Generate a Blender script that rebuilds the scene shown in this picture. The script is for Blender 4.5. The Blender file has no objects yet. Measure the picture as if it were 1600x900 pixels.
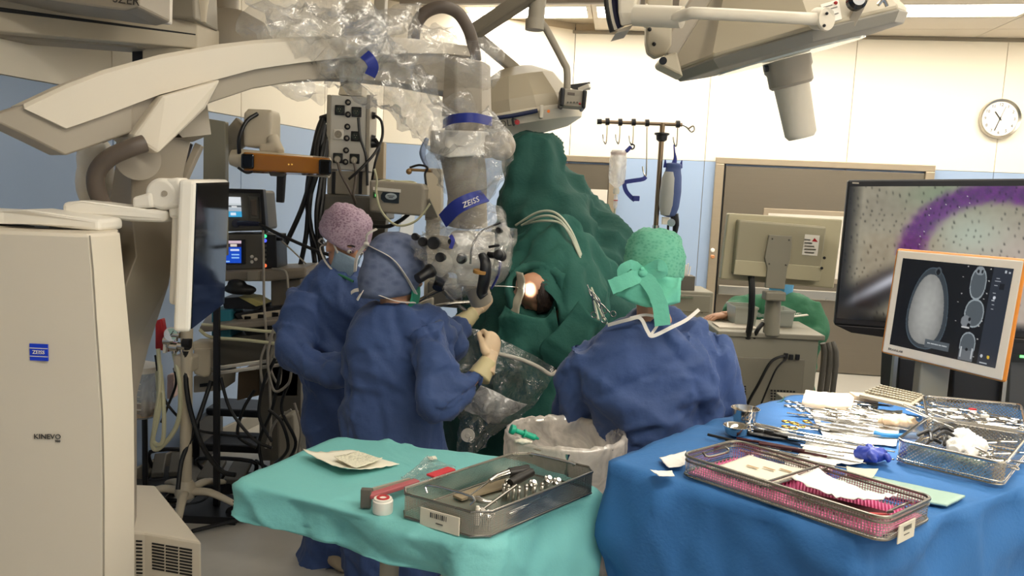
import bpy, bmesh, math, random
import numpy as np
from mathutils import Vector, Matrix

# ---------------------------------------------------------------- camera, world, exposure
scn = bpy.context.scene
COL = scn.collection
EYE = Vector((0.0, 0.0, 1.75)); FPX = 1250.0
_p = math.atan(150/1250.0); _t = math.atan(0.045)
_R0 = Vector((1,0,0)); _U0 = Vector((0, math.sin(_p), math.cos(_p))); FW = Vector((0, math.cos(_p), -math.sin(_p)))
CR = _R0*math.cos(_t) + _U0*math.sin(_t); CU = _U0*math.cos(_t) - _R0*math.sin(_t)
cam_d = bpy.data.cameras.new('camera'); cam_d.sensor_width = 36; cam_d.lens = FPX/1600*36; cam_d.clip_start = 0.05
cam = bpy.data.objects.new('camera', cam_d); COL.objects.link(cam)
cam.matrix_world = Matrix(((CR.x,CU.x,-FW.x,EYE.x),(CR.y,CU.y,-FW.y,EYE.y),(CR.z,CU.z,-FW.z,EYE.z),(0,0,0,1)))
scn.camera = cam
world = bpy.data.worlds.new('world'); scn.world = world; world.use_nodes = True
world.node_tree.nodes['Background'].inputs[0].default_value = (0.9,0.95,1,1)
world.node_tree.nodes['Background'].inputs[1].default_value = 0.02
vs = scn.view_settings
vs.view_transform = 'Standard'; vs.look = 'None'; vs.gamma = 1; vs.use_curve_mapping = False
vs.exposure = 0.0
PANEL_EMIT = 11.0
LAMP_WATT = 330.0
SCOPE_WATT = 150.0         # coaxial light of the microscope

# ---------------------------------------------------------------- pixel <-> world
def ray(px, py):
    return (FW*FPX + CR*(px-800) + CU*(450-py))
def at(px, py, Y):
    d = ray(px, py); return EYE + d*(Y/d.y)
def onz(px, py, z):
    d = ray(px, py); return EYE + d*((z-EYE.z)/d.z)
def onplane(px, py, p0, n):
    d = ray(px, py); return EYE + d*((Vector(p0)-EYE).dot(n)/d.dot(n))
def V(*a): return Vector(a)

# ---------------------------------------------------------------- vectorised noise
_rng = np.random.RandomState(7)
_PERM = np.concatenate([_rng.permutation(256)]*3)
_GR = _rng.normal(size=(256,3)); _GR /= np.linalg.norm(_GR,axis=1)[:,None]
def pnoise(P):
    P = np.asarray(P, float); I = np.floor(P).astype(int); F = P-I; I &= 255
    w = F*F*F*(F*(F*6-15)+10); out = np.zeros(len(P))
    for dx in (0,1):
        for dy in (0,1):
            for dz in (0,1):
                h = _PERM[_PERM[_PERM[(I[:,0]+dx)&255]+((I[:,1]+dy)&255)]+((I[:,2]+dz)&255)]
                g = _GR[h]; d = F-np.array([dx,dy,dz])
                ww = (w[:,0] if dx else 1-w[:,0])*(w[:,1] if dy else 1-w[:,1])*(w[:,2] if dz else 1-w[:,2])
                out += ww*(g*d).sum(1)
    return out
def ridged(P): return 1-np.abs(pnoise(P))*2.2

# ---------------------------------------------------------------- materials
def lin(c):
    if isinstance(c, str):
        c = c.lstrip('#'); c = [int(c[i:i+2],16)/255 for i in (0,2,4)]
    return tuple(x/12.92 if x <= .04045 else ((x+.055)/1.055)**2.4 for x in c[:3])
MATS = {}
def mat(name, col, rough=.5, metal=0., var=.06, scale=9., bump=0., bscale=60., spec=.5, coat=0., emit=0., trans=0., alpha=1., sheen=0., stretch=None):
    """procedural principled material: noise-driven colour and roughness variation, optional fine bump"""
    if name in MATS: return MATS[name]
    m = bpy.data.materials.new(name); m.use_nodes = True; MATS[name] = m
    nt = m.node_tree; N = nt.nodes; L = nt.links; b = N['Principled BSDF']
    c = lin(col); tc = N.new('ShaderNodeTexCoord'); src = tc.outputs['Object']
    if stretch:
        mp = N.new('ShaderNodeMapping'); mp.inputs['Scale'].default_value = stretch; L.new(src, mp.inputs[0]); src = mp.outputs[0]
    nz = N.new('ShaderNodeTexNoise'); nz.inputs['Scale'].default_value = scale; nz.inputs['Detail'].default_value = 5; L.new(src, nz.inputs['Vector'])
    mx = N.new('ShaderNodeMix'); mx.data_type = 'RGBA'
    mx.inputs['A'].default_value = tuple(x*(1-var) for x in c)+(1,)
    mx.inputs['B'].default_value = tuple(min(1,x*(1+var)) for x in c)+(1,)
    L.new(nz.outputs['Fac'], mx.inputs['Factor']); L.new(mx.outputs['Result'], b.inputs['Base Color'])
    mr = N.new('ShaderNodeMapRange'); mr.inputs['To Min'].default_value = max(0,rough-.06); mr.inputs['To Max'].default_value = min(1,rough+.06)
    L.new(nz.outputs['Fac'], mr.inputs['Value']); L.new(mr.outputs[0], b.inputs['Roughness'])
    b.inputs['Metallic'].default_value = metal; b.inputs['Specular IOR Level'].default_value = spec
    b.inputs['Coat Weight'].default_value = coat; b.inputs['Transmission Weight'].default_value = trans; b.inputs['Alpha'].default_value = alpha
    b.inputs['Sheen Weight'].default_value = sheen
    if emit: b.inputs['Emission Color'].default_value = c+(1,); b.inputs['Emission Strength'].default_value = emit
    if bump:
        n2 = N.new('ShaderNodeTexNoise'); n2.inputs['Scale'].default_value = bscale; n2.inputs['Detail'].default_value = 6; L.new(src, n2.inputs['Vector'])
        bp = N.new('ShaderNodeBump'); bp.inputs['Strength'].default_value = bump; bp.inputs['Distance'].default_value = .01
        L.new(n2.outputs['Fac'], bp.inputs['Height']); L.new(bp.outputs[0], b.inputs['Normal'])
    return m
def film(name, tint=(.9,.9,.88), body=.22, wr=26., gloss=.12, bump=.7):
    """thin clear plastic: transparent with milky body and glossy creases"""
    if name in MATS: return MATS[name]
    m = bpy.data.materials.new(name); m.use_nodes = True; MATS[name] = m
    nt = m.node_tree; N = nt.nodes; L = nt.links; out = N['Material Output']; N.remove(N['Principled BSDF'])
    tc = N.new('ShaderNodeTexCoord'); nz = N.new('ShaderNodeTexNoise'); nz.inputs['Scale'].default_value = wr; nz.inputs['Detail'].default_value = 4
    nz.inputs['Distortion'].default_value = 1.2
    L.new(tc.outputs['Object'], nz.inputs['Vector'])
    bp = N.new('ShaderNodeBump'); bp.inputs['Strength'].default_value = bump; bp.inputs['Distance'].default_value = .02; L.new(nz.outputs['Fac'], bp.inputs['Height'])
    tr = N.new('ShaderNodeBsdfTransparent'); tr.inputs[0].default_value = (.96,.96,.96,1)
    df = N.new('ShaderNodeBsdfDiffuse'); df.inputs[0].default_value = tuple(tint)+(1,); L.new(bp.outputs[0], df.inputs['Normal'])
    tl = N.new('ShaderNodeBsdfTranslucent'); tl.inputs[0].default_value = tuple(tint)+(1,)
    ad = N.new('ShaderNodeMixShader'); ad.inputs[0].default_value = .4; L.new(df.outputs[0], ad.inputs[1]); L.new(tl.outputs[0], ad.inputs[2])
    gl = N.new('ShaderNodeBsdfGlossy'); gl.inputs['Roughness'].default_value = .16; L.new(bp.outputs[0], gl.inputs['Normal'])
    mr = N.new('ShaderNodeMapRange'); mr.inputs['From Min'].default_value = .35; mr.inputs['From Max'].default_value = .7
    mr.inputs['To Min'].default_value = body*.5; mr.inputs['To Max'].default_value = min(1,body*1.6); L.new(nz.outputs['Fac'], mr.inputs['Value'])
    m1 = N.new('ShaderNodeMixShader'); L.new(mr.outputs[0], m1.inputs[0]); L.new(tr.outputs[0], m1.inputs[1]); L.new(ad.outputs[0], m1.inputs[2])
    m2 = N.new('ShaderNodeMixShader'); m2.inputs[0].default_value = gloss; L.new(m1.outputs[0], m2.inputs[1]); L.new(gl.outputs[0], m2.inputs[2])
    L.new(m2.outputs[0], out.inputs[0]); return m
def wire_mesh(name, col, pitch, duty=.45, diag=False, metal=1., rough=.3):
    """perforated / woven wire sheet far too fine to build: metal with a grid of holes"""
    if name in MATS: return MATS[name]
    m = bpy.data.materials.new(name); m.use_nodes = True; MATS[name] = m
    nt = m.node_tree; N = nt.nodes; L = nt.links; b = N['Principled BSDF']; out = N['Material Output']
    b.inputs['Base Color'].default_value = lin(col)+(1,); b.inputs['Metallic'].default_value = metal; b.inputs['Roughness'].default_value = rough
    tc = N.new('ShaderNodeTexCoord'); sp = N.new('ShaderNodeSeparateXYZ'); L.new(tc.outputs['UV'], sp.inputs[0])
    fac = []
    for i in range(2):
        s = sp.outputs[i]
        if diag:
            a = N.new('ShaderNodeMath'); a.operation = 'ADD' if i == 0 else 'SUBTRACT'; L.new(sp.outputs[0], a.inputs[0]); L.new(sp.outputs[1], a.inputs[1]); s = a.outputs[0]
        k = N.new('ShaderNodeMath'); k.operation = 'MULTIPLY'; k.inputs[1].default_value = 1/pitch; L.new(s, k.inputs[0])
        fr = N.new('ShaderNodeMath'); fr.operation = 'FRACT'; L.new(k.outputs[0], fr.inputs[0])
        lt = N.new('ShaderNodeMath'); lt.operation = 'LESS_THAN'; lt.inputs[1].default_value = duty; L.new(fr.outputs[0], lt.inputs[0]); fac.append(lt)
    mxm = N.new('ShaderNodeMath'); mxm.operation = 'MAXIMUM'; L.new(fac[0].outputs[0], mxm.inputs[0]); L.new(fac[1].outputs[0], mxm.inputs[1])
    tr = N.new('ShaderNodeBsdfTransparent'); ms = N.new('ShaderNodeMixShader')
    L.new(mxm.outputs[0], ms.inputs[0]); L.new(tr.outputs[0], ms.inputs[1]); L.new(b.outputs[0], ms.inputs[2]); L.new(ms.outputs[0], out.inputs[0])
    return m
def attr_emit(name, strength=1., rough=.12):
    if name in MATS: return MATS[name]
    m = bpy.data.materials.new(name); m.use_nodes = True; MATS[name] = m
    N = m.node_tree.nodes; L = m.node_tree.links; b = N['Principled BSDF']
    a = N.new('ShaderNodeAttribute'); a.attribute_name = 'Col'
    b.inputs['Base Color'].default_value = (.01,.01,.012,1); b.inputs['Roughness'].default_value = rough
    L.new(a.outputs['Color'], b.inputs['Emission Color']); b.inputs['Emission Strength'].default_value = strength
    return m
def attr_col(name, rough=.6, bump=0, bscale=80):
    m = mat(name, (.5,.5,.5), rough, bump=bump, bscale=bscale)
    N = m.node_tree.nodes; L = m.node_tree.links; b = N['Principled BSDF']
    a = N.new('ShaderNodeAttribute'); a.attribute_name = 'Col'; L.new(a.outputs['Color'], b.inputs['Base Color']); return m

# ---------------------------------------------------------------- mesh building
WM = {}                                   # world matrix of every object made
def frame(o, x, y):
    """matrix with origin o, local X along x, local Z = x cross y"""
    x = Vector(x).normalized(); z = x.cross(Vector(y)).normalized(); y = z.cross(x); o = Vector(o)
    return Matrix(((x.x,y.x,z.x,o.x),(x.y,y.y,z.y,o.y),(x.z,y.z,z.z,o.z),(0,0,0,1)))
def perp(d):
    d = Vector(d).normalized(); a = Vector((0,0,1)) if abs(d.z) < .9 else Vector((1,0,0))
    s = d.cross(a).normalized(); return s, s.cross(d).normalized()
def catmull(pts, k):
    pts = [Vector(p) for p in pts]
    if k <= 1 or len(pts) < 3: return pts
    out = []; n = len(pts)
    for i in range(n-1):
        p0,p1,p2,p3 = pts[max(i-1,0)],pts[i],pts[i+1],pts[min(i+2,n-1)]
        for j in range(k):
            t = j/k
            out.append(.5*((2*p1)+(p2-p0)*t+(2*p0-5*p1+4*p2-p3)*t*t+(3*p1-p0-3*p2+p3)*t**3))
    out.append(pts[-1]); return out
class MB:
    def __init__(s): s.v = []; s.f = []; s.uv = None
    def add(s, vs, fs):
        o = len(s.v); s.v += [tuple(v) for v in vs]; s.f += [tuple(i+o for i in f) for f in fs]; return s
    def box(s, c, d, M=None):
        c = Vector(c); vs = []
        for z in (-.5,.5):
            for x,y in ((-.5,-.5),(.5,-.5),(.5,.5),(-.5,.5)):
                p = Vector((x*d[0],y*d[1],z*d[2]))
                vs.append((M.to_3x3() @ p if M else p)+c)
        return s.add(vs, [(3,2,1,0),(4,5,6,7),(0,1,5,4),(1,2,6,5),(2,3,7,6),(3,0,4,7)])
    def bar(s, a, b, w, h, up=(0,0,1)):
        a = Vector(a); b = Vector(b); d = (b-a).normalized(); x = d.cross(Vector(up))
        if x.length < 1e-4: x = d.cross(Vector((0,1,0)))
        x.normalize(); y = x.cross(d); r = []
        for p in (a,b): r += [p+x*w/2*i+y*h/2*j for i,j in ((-1,-1),(1,-1),(1,1),(-1,1))]
        return s.add(r, [(3,2,1,0),(4,5,6,7),(0,1,5,4),(1,2,6,5),(2,3,7,6),(3,0,4,7)])
    def loft(s, rings, cap=True, close=True):
        n = len(rings[0]); vs = [p for r in rings for p in r]; fs = []
        for i in range(len(rings)-1):
            for j in range(n if close else n-1):
                k = (j+1)%n; fs.append((i*n+j, i*n+k, (i+1)*n+k, (i+1)*n+j))
        if cap: fs.append(tuple(reversed(range(n)))); fs.append(tuple((len(rings)-1)*n+j for j in range(n)))
        return s.add(vs, fs)
    def tube(s, pts, r, n=8, k=1, cap=True, flat=1.):
        pts = [Vector(p) for p in pts]; rs = list(r) if hasattr(r,'__len__') else None; m = len(pts)
        if k > 1:
            q = catmull(pts, k)
            if rs:
                x = np.linspace(0,m-1,len(q)); rs = list(np.interp(x, range(m), rs))
            pts = q
        if rs is None: rs = [r]*len(pts)
        d0 = (pts[1]-pts[0]).normalized(); sx, sy = perp(d0); rings = []; prev = d0
        for i,p in enumerate(pts):
            d = (pts[min(i+1,len(pts)-1)]-pts[max(i-1,0)])
            d = d.normalized() if d.length > 1e-9 else prev
            q = prev.rotation_difference(d); sx = q @ sx; sy = q @ sy; prev = d
            rings.append([p+sx*rs[i]*math.cos(2*math.pi*j/n)+sy*rs[i]*flat*math.sin(2*math.pi*j/n) for j in range(n)])
        return s.loft(rings, cap)
    def cyl(s, a, b, r0, r1=None, n=20): return s.tube([a,b],[r0, r0 if r1 is None else r1], n)
    def lathe(s, prof, c, axis=(0,0,1), n=24, ph=0.):
        ax = Vector(axis).normalized(); x,y = perp(ax); c = Vector(c); rings = []
        for r,z in prof:
            r = max(r,1e-4); rings.append([c+ax*z+(x*math.cos(2*math.pi*(j+ph)/n)+y*math.sin(2*math.pi*(j+ph)/n))*r for j in range(n)])
        return s.loft(rings)
    def prism(s, poly, vec):
        vec = Vector(vec); a = [Vector(p) for p in poly]; b = [p+vec for p in a]; n = len(a)
        return s.add(a+b, [tuple(range(n)), tuple(reversed(range(n,2*n)))]+[(i,n+i,n+(i+1)%n,(i+1)%n) for i in range(n)])
    def ball(s, c, r, M=None, n=16, m=10):
        r = r if hasattr(r,'__len__') else (r,r,r); c = Vector(c); rings = []
        for i in range(m+1):
            t = math.pi*(i/m); rr = max(math.sin(t),1e-3)
            ring = []
            for j in range(n):
                p = Vector((r[0]*rr*math.cos(2*math.pi*j/n), r[1]*rr*math.sin(2*math.pi*j/n), r[2]*math.cos(t)))
                ring.append(c+(M.to_3x3() @ p if M else p))
            rings.append(ring)
        return s.loft(rings)
    def grid(s, fn, nu, nv):
        vs = [fn(i/nu, j/nv) for j in range(nv+1) for i in range(nu+1)]
        return s.add(vs, [(j*(nu+1)+i, j*(nu+1)+i+1, (j+1)*(nu+1)+i+1, (j+1)*(nu+1)+i) for j in range(nv) for i in range(nu)])
    def arr(s): return np.array(s.v, float)

def finish(me, smooth, recalc=True):
    if recalc:
        bm = bmesh.new(); bm.from_mesh(me); bmesh.ops.recalc_face_normals(bm, faces=bm.faces); bm.to_mesh(me); bm.free()
    if smooth is True: me.shade_smooth()
    elif smooth: me.shade_smooth(); me.set_sharp_from_angle(angle=math.radians(smooth))
def mesh_of(mb, name, smooth=35):
    me = bpy.data.meshes.new(name); me.from_pydata(mb.v, [], mb.f); me.update(); finish(me, smooth); return me
def link(name, me, material, parent=None, M=None, label=None):
    o = bpy.data.objects.new(name, me); COL.objects.link(o)
    if material is not None and me is not None and not me.materials: me.materials.append(material)
    if parent is not None: o.parent = parent
    if M is not None: o.matrix_basis = M
    WM[o] = (WM[parent] if parent is not None else Matrix()) @ o.matrix_basis
    if label: o['label'] = label
    return o
def put(name, me_or_mb, material, parent=None, bevel=0., smooth=35, local=False, label=None, solid=0., seg=2):
    """world-space mesh -> object; a child takes its parent's frame, a top-level mesh gets its origin at its base"""
    me = mesh_of(me_or_mb, name, smooth) if isinstance(me_or_mb, MB) else me_or_mb
    M = None
    if parent is not None:
        if not local: me.transform(WM[parent].inverted())
    elif not local:
        co = np.empty(len(me.vertices)*3); me.vertices.foreach_get('co', co); co = co.reshape(-1,3)
        c = Vector(((co[:,0].min()+co[:,0].max())/2, (co[:,1].min()+co[:,1].max())/2, co[:,2].min()))
        me.transform(Matrix.Translation(-c)); M = Matrix.Translation(c)
    o = link(name, me, material, parent, M, label)
    if solid: md = o.modifiers.new('thickness','SOLIDIFY'); md.thickness = solid; md.offset = 0
    if bevel: md = o.modifiers.new('bevel','BEVEL'); md.width = bevel; md.segments = seg; md.limit_method = 'ANGLE'; md.angle_limit = math.radians(40)
    return o
def tag(o, label, cat, group=None, kind=None):
    o['label'] = label; o['category'] = cat
    if group: o['group'] = group
    if kind: o['kind'] = kind
    return o
def struct(o): o['kind'] = 'structure'; return o
def thing(name, label, cat, loc=(0,0,0), M=None, group=None):
    o = bpy.data.objects.new(name, None); COL.objects.link(o); o.empty_display_size = .05
    o.matrix_basis = M if M is not None else Matrix.Translation(Vector(loc)); WM[o] = o.matrix_basis.copy()
    return tag(o, label, cat, group)
def dup(root, M, label=None, group=None):
    r = root.copy(); COL.objects.link(r); r.matrix_basis = M; WM[r] = M.copy()
    if label: r['label'] = label
    if group: r['group'] = group
    for ch in root.children:
        c = ch.copy(); COL.objects.link(c); c.parent = r
        for g in ch.children:
            d = g.copy(); COL.objects.link(d); d.parent = c
    return r
def remesh(mb, vox, it=3, fac=.5, name='body'):
    me = bpy.data.meshes.new('t'); me.from_pydata(mb.v, [], mb.f); me.update(); finish(me, False)
    o = bpy.data.objects.new('t', me); COL.objects.link(o)
    md = o.modifiers.new('r','REMESH'); md.mode = 'VOXEL'; md.voxel_size = vox
    if it: sm = o.modifiers.new('s','SMOOTH'); sm.iterations = it; sm.factor = fac
    dg = bpy.context.evaluated_depsgraph_get(); dg.update()
    r = bpy.data.meshes.new_from_object(o.evaluated_get(dg)); bpy.data.objects.remove(o); bpy.data.meshes.remove(me)
    r.name = name; r.shade_smooth(); return r
def getco(me):
    co = np.empty(len(me.vertices)*3); me.vertices.foreach_get('co', co); return co.reshape(-1,3)
def getno(me):
    no = np.empty(len(me.vertices)*3); me.vertices.foreach_get('normal', no); return no.reshape(-1,3)
def setco(me, co): me.vertices.foreach_set('co', np.ascontiguousarray(co, float).ravel()); me.update()
def wrinkle(me, amp=.01, sc=7., seed=0., sq=(1,1,.55), fine=.35, crisp=0.):
    co = getco(me); no = getno(me); P = co*np.array(sq)*sc+seed
    warp = np.stack([pnoise(P*.6+9), pnoise(P*.6+31), pnoise(P*.6+57)],1)
    h = ridged(P+warp*1.3)**2*.9 + fine*ridged(P*2.3+warp*2)**2 + .5*pnoise(P*.5)-.55
    if crisp: h = h + crisp*(np.maximum(0,1-np.abs(pnoise(P*.8+warp*2.2+71))*5)-np.maximum(0,1-np.abs(pnoise(P*1.3+warp*1.5+91))*6))
    setco(me, co+no*(h*amp)[:,None]); return me
def crumple(co, freq=4., seed=0, n=12, warp=.5, sq=(1,1,1), w=.016):
    """creases of cloth: bent, interrupted fold lines with one steep and one long flank (values about -1..1)"""
    rs = np.random.RandomState(seed+100); P = co*np.array(sq)*freq; h = np.zeros(len(co))
    W = np.stack([pnoise(P*.5+s_) for s_ in (3.,19.,37.)],1)*2*warp
    for k in range(n):
        d = rs.normal(size=3); d /= np.linalg.norm(d); f = rs.uniform(.6,1.6)
        x = (P+W*rs.uniform(.5,1.5))@d*f+rs.uniform(0,9); e = (x-np.floor(x)-.5)/(f*freq)
        r = np.where(e > 0, np.exp(-e/w), np.exp(e/(w*3.2))); sg = 1 if k%3 else -1
        h += sg*r*np.clip(.2+2.6*pnoise(P*.55+rs.uniform(0,50,3)),0,1)
    return h-h.mean()
def fold(me, amp, freq=4., seed=0, n=12, warp=.5, sq=(1,1,1), mask=None, w=.016):
    co = getco(me); no = getno(me); h = crumple(co,freq,seed,n,warp,sq,w)*amp
    if mask is not None: h = h*mask(co)
    setco(me, co+no*h[:,None]); return me
def setcol(me, rgb):
    a = me.color_attributes.new('Col','FLOAT_COLOR','POINT'); c = np.ones((len(me.vertices),4)); c[:,:3] = rgb
    a.data.foreach_set('color', c.ravel())
def s2l(a): a = np.clip(a,0,1); return np.where(a <= .04045, a/12.92, ((a+.055)/1.055)**2.4)
def text(name, s, size, M, material, parent=None, depth=.0008, label=None, align='CENTER'):
    cu = bpy.data.curves.new(name,'FONT'); cu.body = s; cu.size = size; cu.extrude = depth; cu.align_x = align; cu.align_y = 'CENTER'; cu.resolution_u = 2
    ob = bpy.data.objects.new('t', cu); me = bpy.data.meshes.new_from_object(ob); bpy.data.objects.remove(ob); bpy.data.curves.remove(cu)
    me.transform(M); me.name = name
    return put(name, me, material, parent, smooth=False, label=label)
def screen(name, c4, nu, nv, fn, material, parent):
    """flat display: corner points tl,tr,br,bl; fn(u,v) -> sRGB picture"""
    tl,tr,br,bl = [Vector(p) for p in c4]; mb = MB()
    mb.grid(lambda u,v: (tl*(1-u)+tr*u)*(1-v)+(bl*(1-u)+br*u)*v, nu, nv)
    me = bpy.data.meshes.new(name); me.from_pydata(mb.v, [], mb.f); me.update()
    u = np.tile(np.linspace(0,1,nu+1), nv+1); v = np.repeat(np.linspace(0,1,nv+1), nu+1)
    setcol(me, s2l(fn(u,v))); return put(name, me, material, parent)
def surf(o, px, py, lift=.003):
    """point and normal where the pixel's ray meets object o"""
    from mathutils.bvhtree import BVHTree
    M = WM[o]; t = BVHTree.FromPolygons([M @ v.co for v in o.data.vertices], [tuple(p.vertices) for p in o.data.polygons])
    d = ray(px,py).normalized(); hit, n, i, ds = t.ray_cast(EYE, d)
    if hit is None: return at(px,py,3.), V(0,-1,0)
    n = -n if n.dot(d) > 0 else n
    return hit+n*lift, n
def stem(parent, p, r, mt, name='ceiling_stem'):
    m = MB(); p = Vector(p); m.cyl(p, V(p.x,p.y,CEIL), r, n=18); m.lathe([(r*1.8,0),(r*2.2,.05)], V(p.x,p.y,CEIL-.05), (0,0,1), 20)
    return put(name, m, mt, parent)
def quad_uv(me, uvs):
    uv = me.uv_layers.new(name='UVMap')
    for p in me.polygons:
        for li in p.loop_indices: uv.data[li].uv = uvs[me.loops[li].vertex_index]
# ================================================================ SETTING
M_cream = mat('wall_cream', '#f3ead8', .6, var=.015, scale=2)
M_blue = mat('wall_blue', '#9db2d0', .5, var=.02, scale=2)
M_grout = mat('panel_joint', '#b9ab93', .8)
M_floor = mat('floor_vinyl', '#b5b0a6', .32, var=.09, scale=14, bump=.05, bscale=200)
M_ceil = mat('ceiling_metal', '#d6cab8', .5, var=.02, scale=3)
M_steel = mat('brushed_steel', '#b3a48e', .42, metal=.75, var=.08, scale=6, stretch=(1,1,40))
M_steel_d = mat('steel_door_skin', '#7f7668', .4, metal=.75, var=.06, scale=5, stretch=(1,1,30))
M_black = mat('black_plastic', '#16161a', .4)
M_white = mat('white_plastic', '#e8e2d6', .4, var=.03)
M_alu = mat('aluminium', '#b9b4aa', .3, metal=1., var=.05)
M_chrome = mat('chrome', '#cfcac2', .14, metal=1., var=.04)
M_cove = mat('cove_vinyl', '#8f8a80', .5)
BLUE_Z = 2.16; CEIL = 3.47
WL0, WL1, WK, WB = V(-3.52,-1.5,0), V(-1.29,7.7,0), V(.55,8.7,0), V(6.2,7.97,0)
WR = V(5.0,-1.5,0)
fl = MB(); fl.prism([WL0+V(-.2,-.2,-.06),WR+V(.2,-.2,-.06),WB+V(.2,.2,-.06),WK+V(0,.2,-.06),WL1+V(-.2,.2,-.06)], (0,0,.06))
struct(put('floor', fl, M_floor, smooth=False))

def wall(name, a, b, pw, skip=None, dark=False):
    """backing slab + clad panels (blue dado, cream above) with recessed joints; children of the wall"""
    d = (b-a); Ln = d.length; d = d.normalized(); n = V(-d.y, d.x, 0)            # n points out of the room (a->b keeps the room on the right)
    if n.dot((a+b)/2 - V(1,3,0)) < 0: n = -n
    m = MB(); m.prism([a+n*.012, b+n*.012, b+n*.16, a+n*.16], (0,0,CEIL+.1))
    w = struct(put(name, m, M_grout, smooth=False))
    k = max(1, round(Ln/pw)); step = Ln/k
    for z0,z1,mm in ((.10, BLUE_Z, M_blue), (BLUE_Z+.004, CEIL, M_cream)):
        for i in range(k):
            p = a+d*(i*step+.003); q = a+d*((i+1)*step-.003)
            pb = MB(); pb.prism([p+V(0,0,z0), q+V(0,0,z0), q+n*.02+V(0,0,z0), p+n*.02+V(0,0,z0)], (0,0,z1-z0))
            put('wall_panel', pb, mm, w, smooth=False, bevel=.001, seg=1)
    bb = MB(); bb.prism([a-n*.012, b-n*.012, b+n*.02, a+n*.02], (0,0,.1))
    bo = struct(put(name.replace('wall','baseboard'), bb, M_cove, smooth=False, bevel=.006))
    return w, d, n
wall('wall_left', WL0, WL1, 1.2)
wall('wall_corner', WL1, WK, 1.05)
WBk, DB, NB = wall('wall_back', WK, WB, 1.42)
wall('wall_right', WB, WR, 1.3)
wall('wall_rear', WR, WL0, 1.3)

def onback(px, py, off=0): return onplane(px, py, WK-NB*off, NB)
def back_s(px, py): return (onback(px,py)-WK).dot(DB)
def bk(s, z, off=0.): return WK + DB*s - NB*off + V(0,0,z)          # point on the back wall, off = distance into the room

# ceiling: metal panels and luminaire rows
cm = MB(); cm.prism([WL0+V(-.2,-.2,CEIL+.07),WR+V(.2,-.2,CEIL+.07),WB+V(.2,.2,CEIL+.07),WK+V(0,.2,CEIL+.07),WL1+V(-.2,.2,CEIL+.07)], (0,0,.08))
ceil = struct(put('ceiling', cm, M_grout, smooth=False))
rows = [-.85, -.15, .55, 1.25]          # distances (m from the back wall, along -NB)
def ceil_pt(s, t, z=CEIL): return bk(s, z, t+.09*(s-4.5))          # the ceiling grid runs a little off the wall line

def in_room(p):
    # stay right of the left wall and corner wall
    ok = True
    for a,b in ((WL0,WL1),(WL1,WK)):
        d=(b-a).normalized(); n=V(d.y,-d.x,0)
        if (p-a).dot(n) < .25: ok=False
    return ok and p.y > -1.3 and (p-WB).dot((WR-WB).normalized().cross(V(0,0,1))) < 8.5
LT = {0.85:(.32,.5), 3.2:(.3,.3), 5.6:(.3,.3), 7.9:(.3,.3)}
s0 = -4.8
tiles = MB(); T_W = 1.25
ROWS = {.95:('row nearest the back wall',18.), 3.02:('second row from the back wall',6.), 5.6:('third row from the back wall',9.), 8.12:('row nearest the camera',19.)}
ORD = ['first','second','third','fourth','fifth','sixth','seventh','eighth','ninth']
for r, t0 in enumerate((0.02, .46, .95, 1.5, 2.32, 3.02, 3.58, 4.2, 4.9, 5.6, 6.18, 6.9, 7.6, 8.12, 8.7, 9.3)):
    t1 = (0.02, .46, .95, 1.5, 2.32, 3.02, 3.58, 4.2, 4.9, 5.6, 6.18, 6.9, 7.6, 8.12, 8.7, 9.3, 9.9)[r+1]
    lit = t0 in ROWS
    cnt = 0
    for i in range(9):
        a = s0+i*T_W; c = ceil_pt(a+T_W/2, (t0+t1)/2)
        if not in_room(c): continue
        tm = MB(); tm.prism([ceil_pt(a+.004,t0+.004), ceil_pt(a+T_W-.004,t0+.004), ceil_pt(a+T_W-.004,t1-.004), ceil_pt(a+.004,t1-.004)], (0,0,.05))
        if not lit or (c.x < -.5 and c.y < 6.5): put('ceiling_panel', tm, M_ceil, ceil, smooth=False); continue
        cnt += 1; L_ = thing('ceiling_light', f'{ORD[cnt-1]} recessed ceiling luminaire from the left in the {ROWS[t0][0]}', 'ceiling light', ceil_pt(a+T_W/2,(t0+t1)/2), group='recessed luminaires in the ceiling')
        w = .05
        fm = MB()
        for (sa,sb,ta,tb) in ((a+.004,a+T_W-.004,t0+.004,t0+w),(a+.004,a+T_W-.004,t1-w,t1-.004),(a+.004,a+w,t0+w,t1-w),(a+T_W-w,a+T_W-.004,t0+w,t1-w)):
            fm.prism([ceil_pt(sa,ta),ceil_pt(sb,ta),ceil_pt(sb,tb),ceil_pt(sa,tb)], (0,0,.05))
        put('light_frame', fm, M_ceil, L_, smooth=False)
        dm = MB(); dm.prism([ceil_pt(a+w,t0+w,CEIL+.012),ceil_pt(a+T_W-w,t0+w,CEIL+.012),ceil_pt(a+T_W-w,t1-w,CEIL+.012),ceil_pt(a+w,t1-w,CEIL+.012)], (0,0,.02))
        put('diffuser', dm, mat('luminaire_diffuser_%d' % r, '#fff8ea', .5, emit=ROWS[t0][1]*PANEL_EMIT/10), L_, smooth=False)
# dark shadow-gap trim where back wall meets ceiling
tr = MB(); tr.prism([bk(-.2,CEIL-.035,.0), bk(6.,CEIL-.035,.0), bk(6.,CEIL-.035,.022), bk(-.2,CEIL-.035,.022)], (0,0,.03))
struct(put('trim_1', tr, mat('trim_grey','#8d8373',.6), smooth=False))

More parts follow.
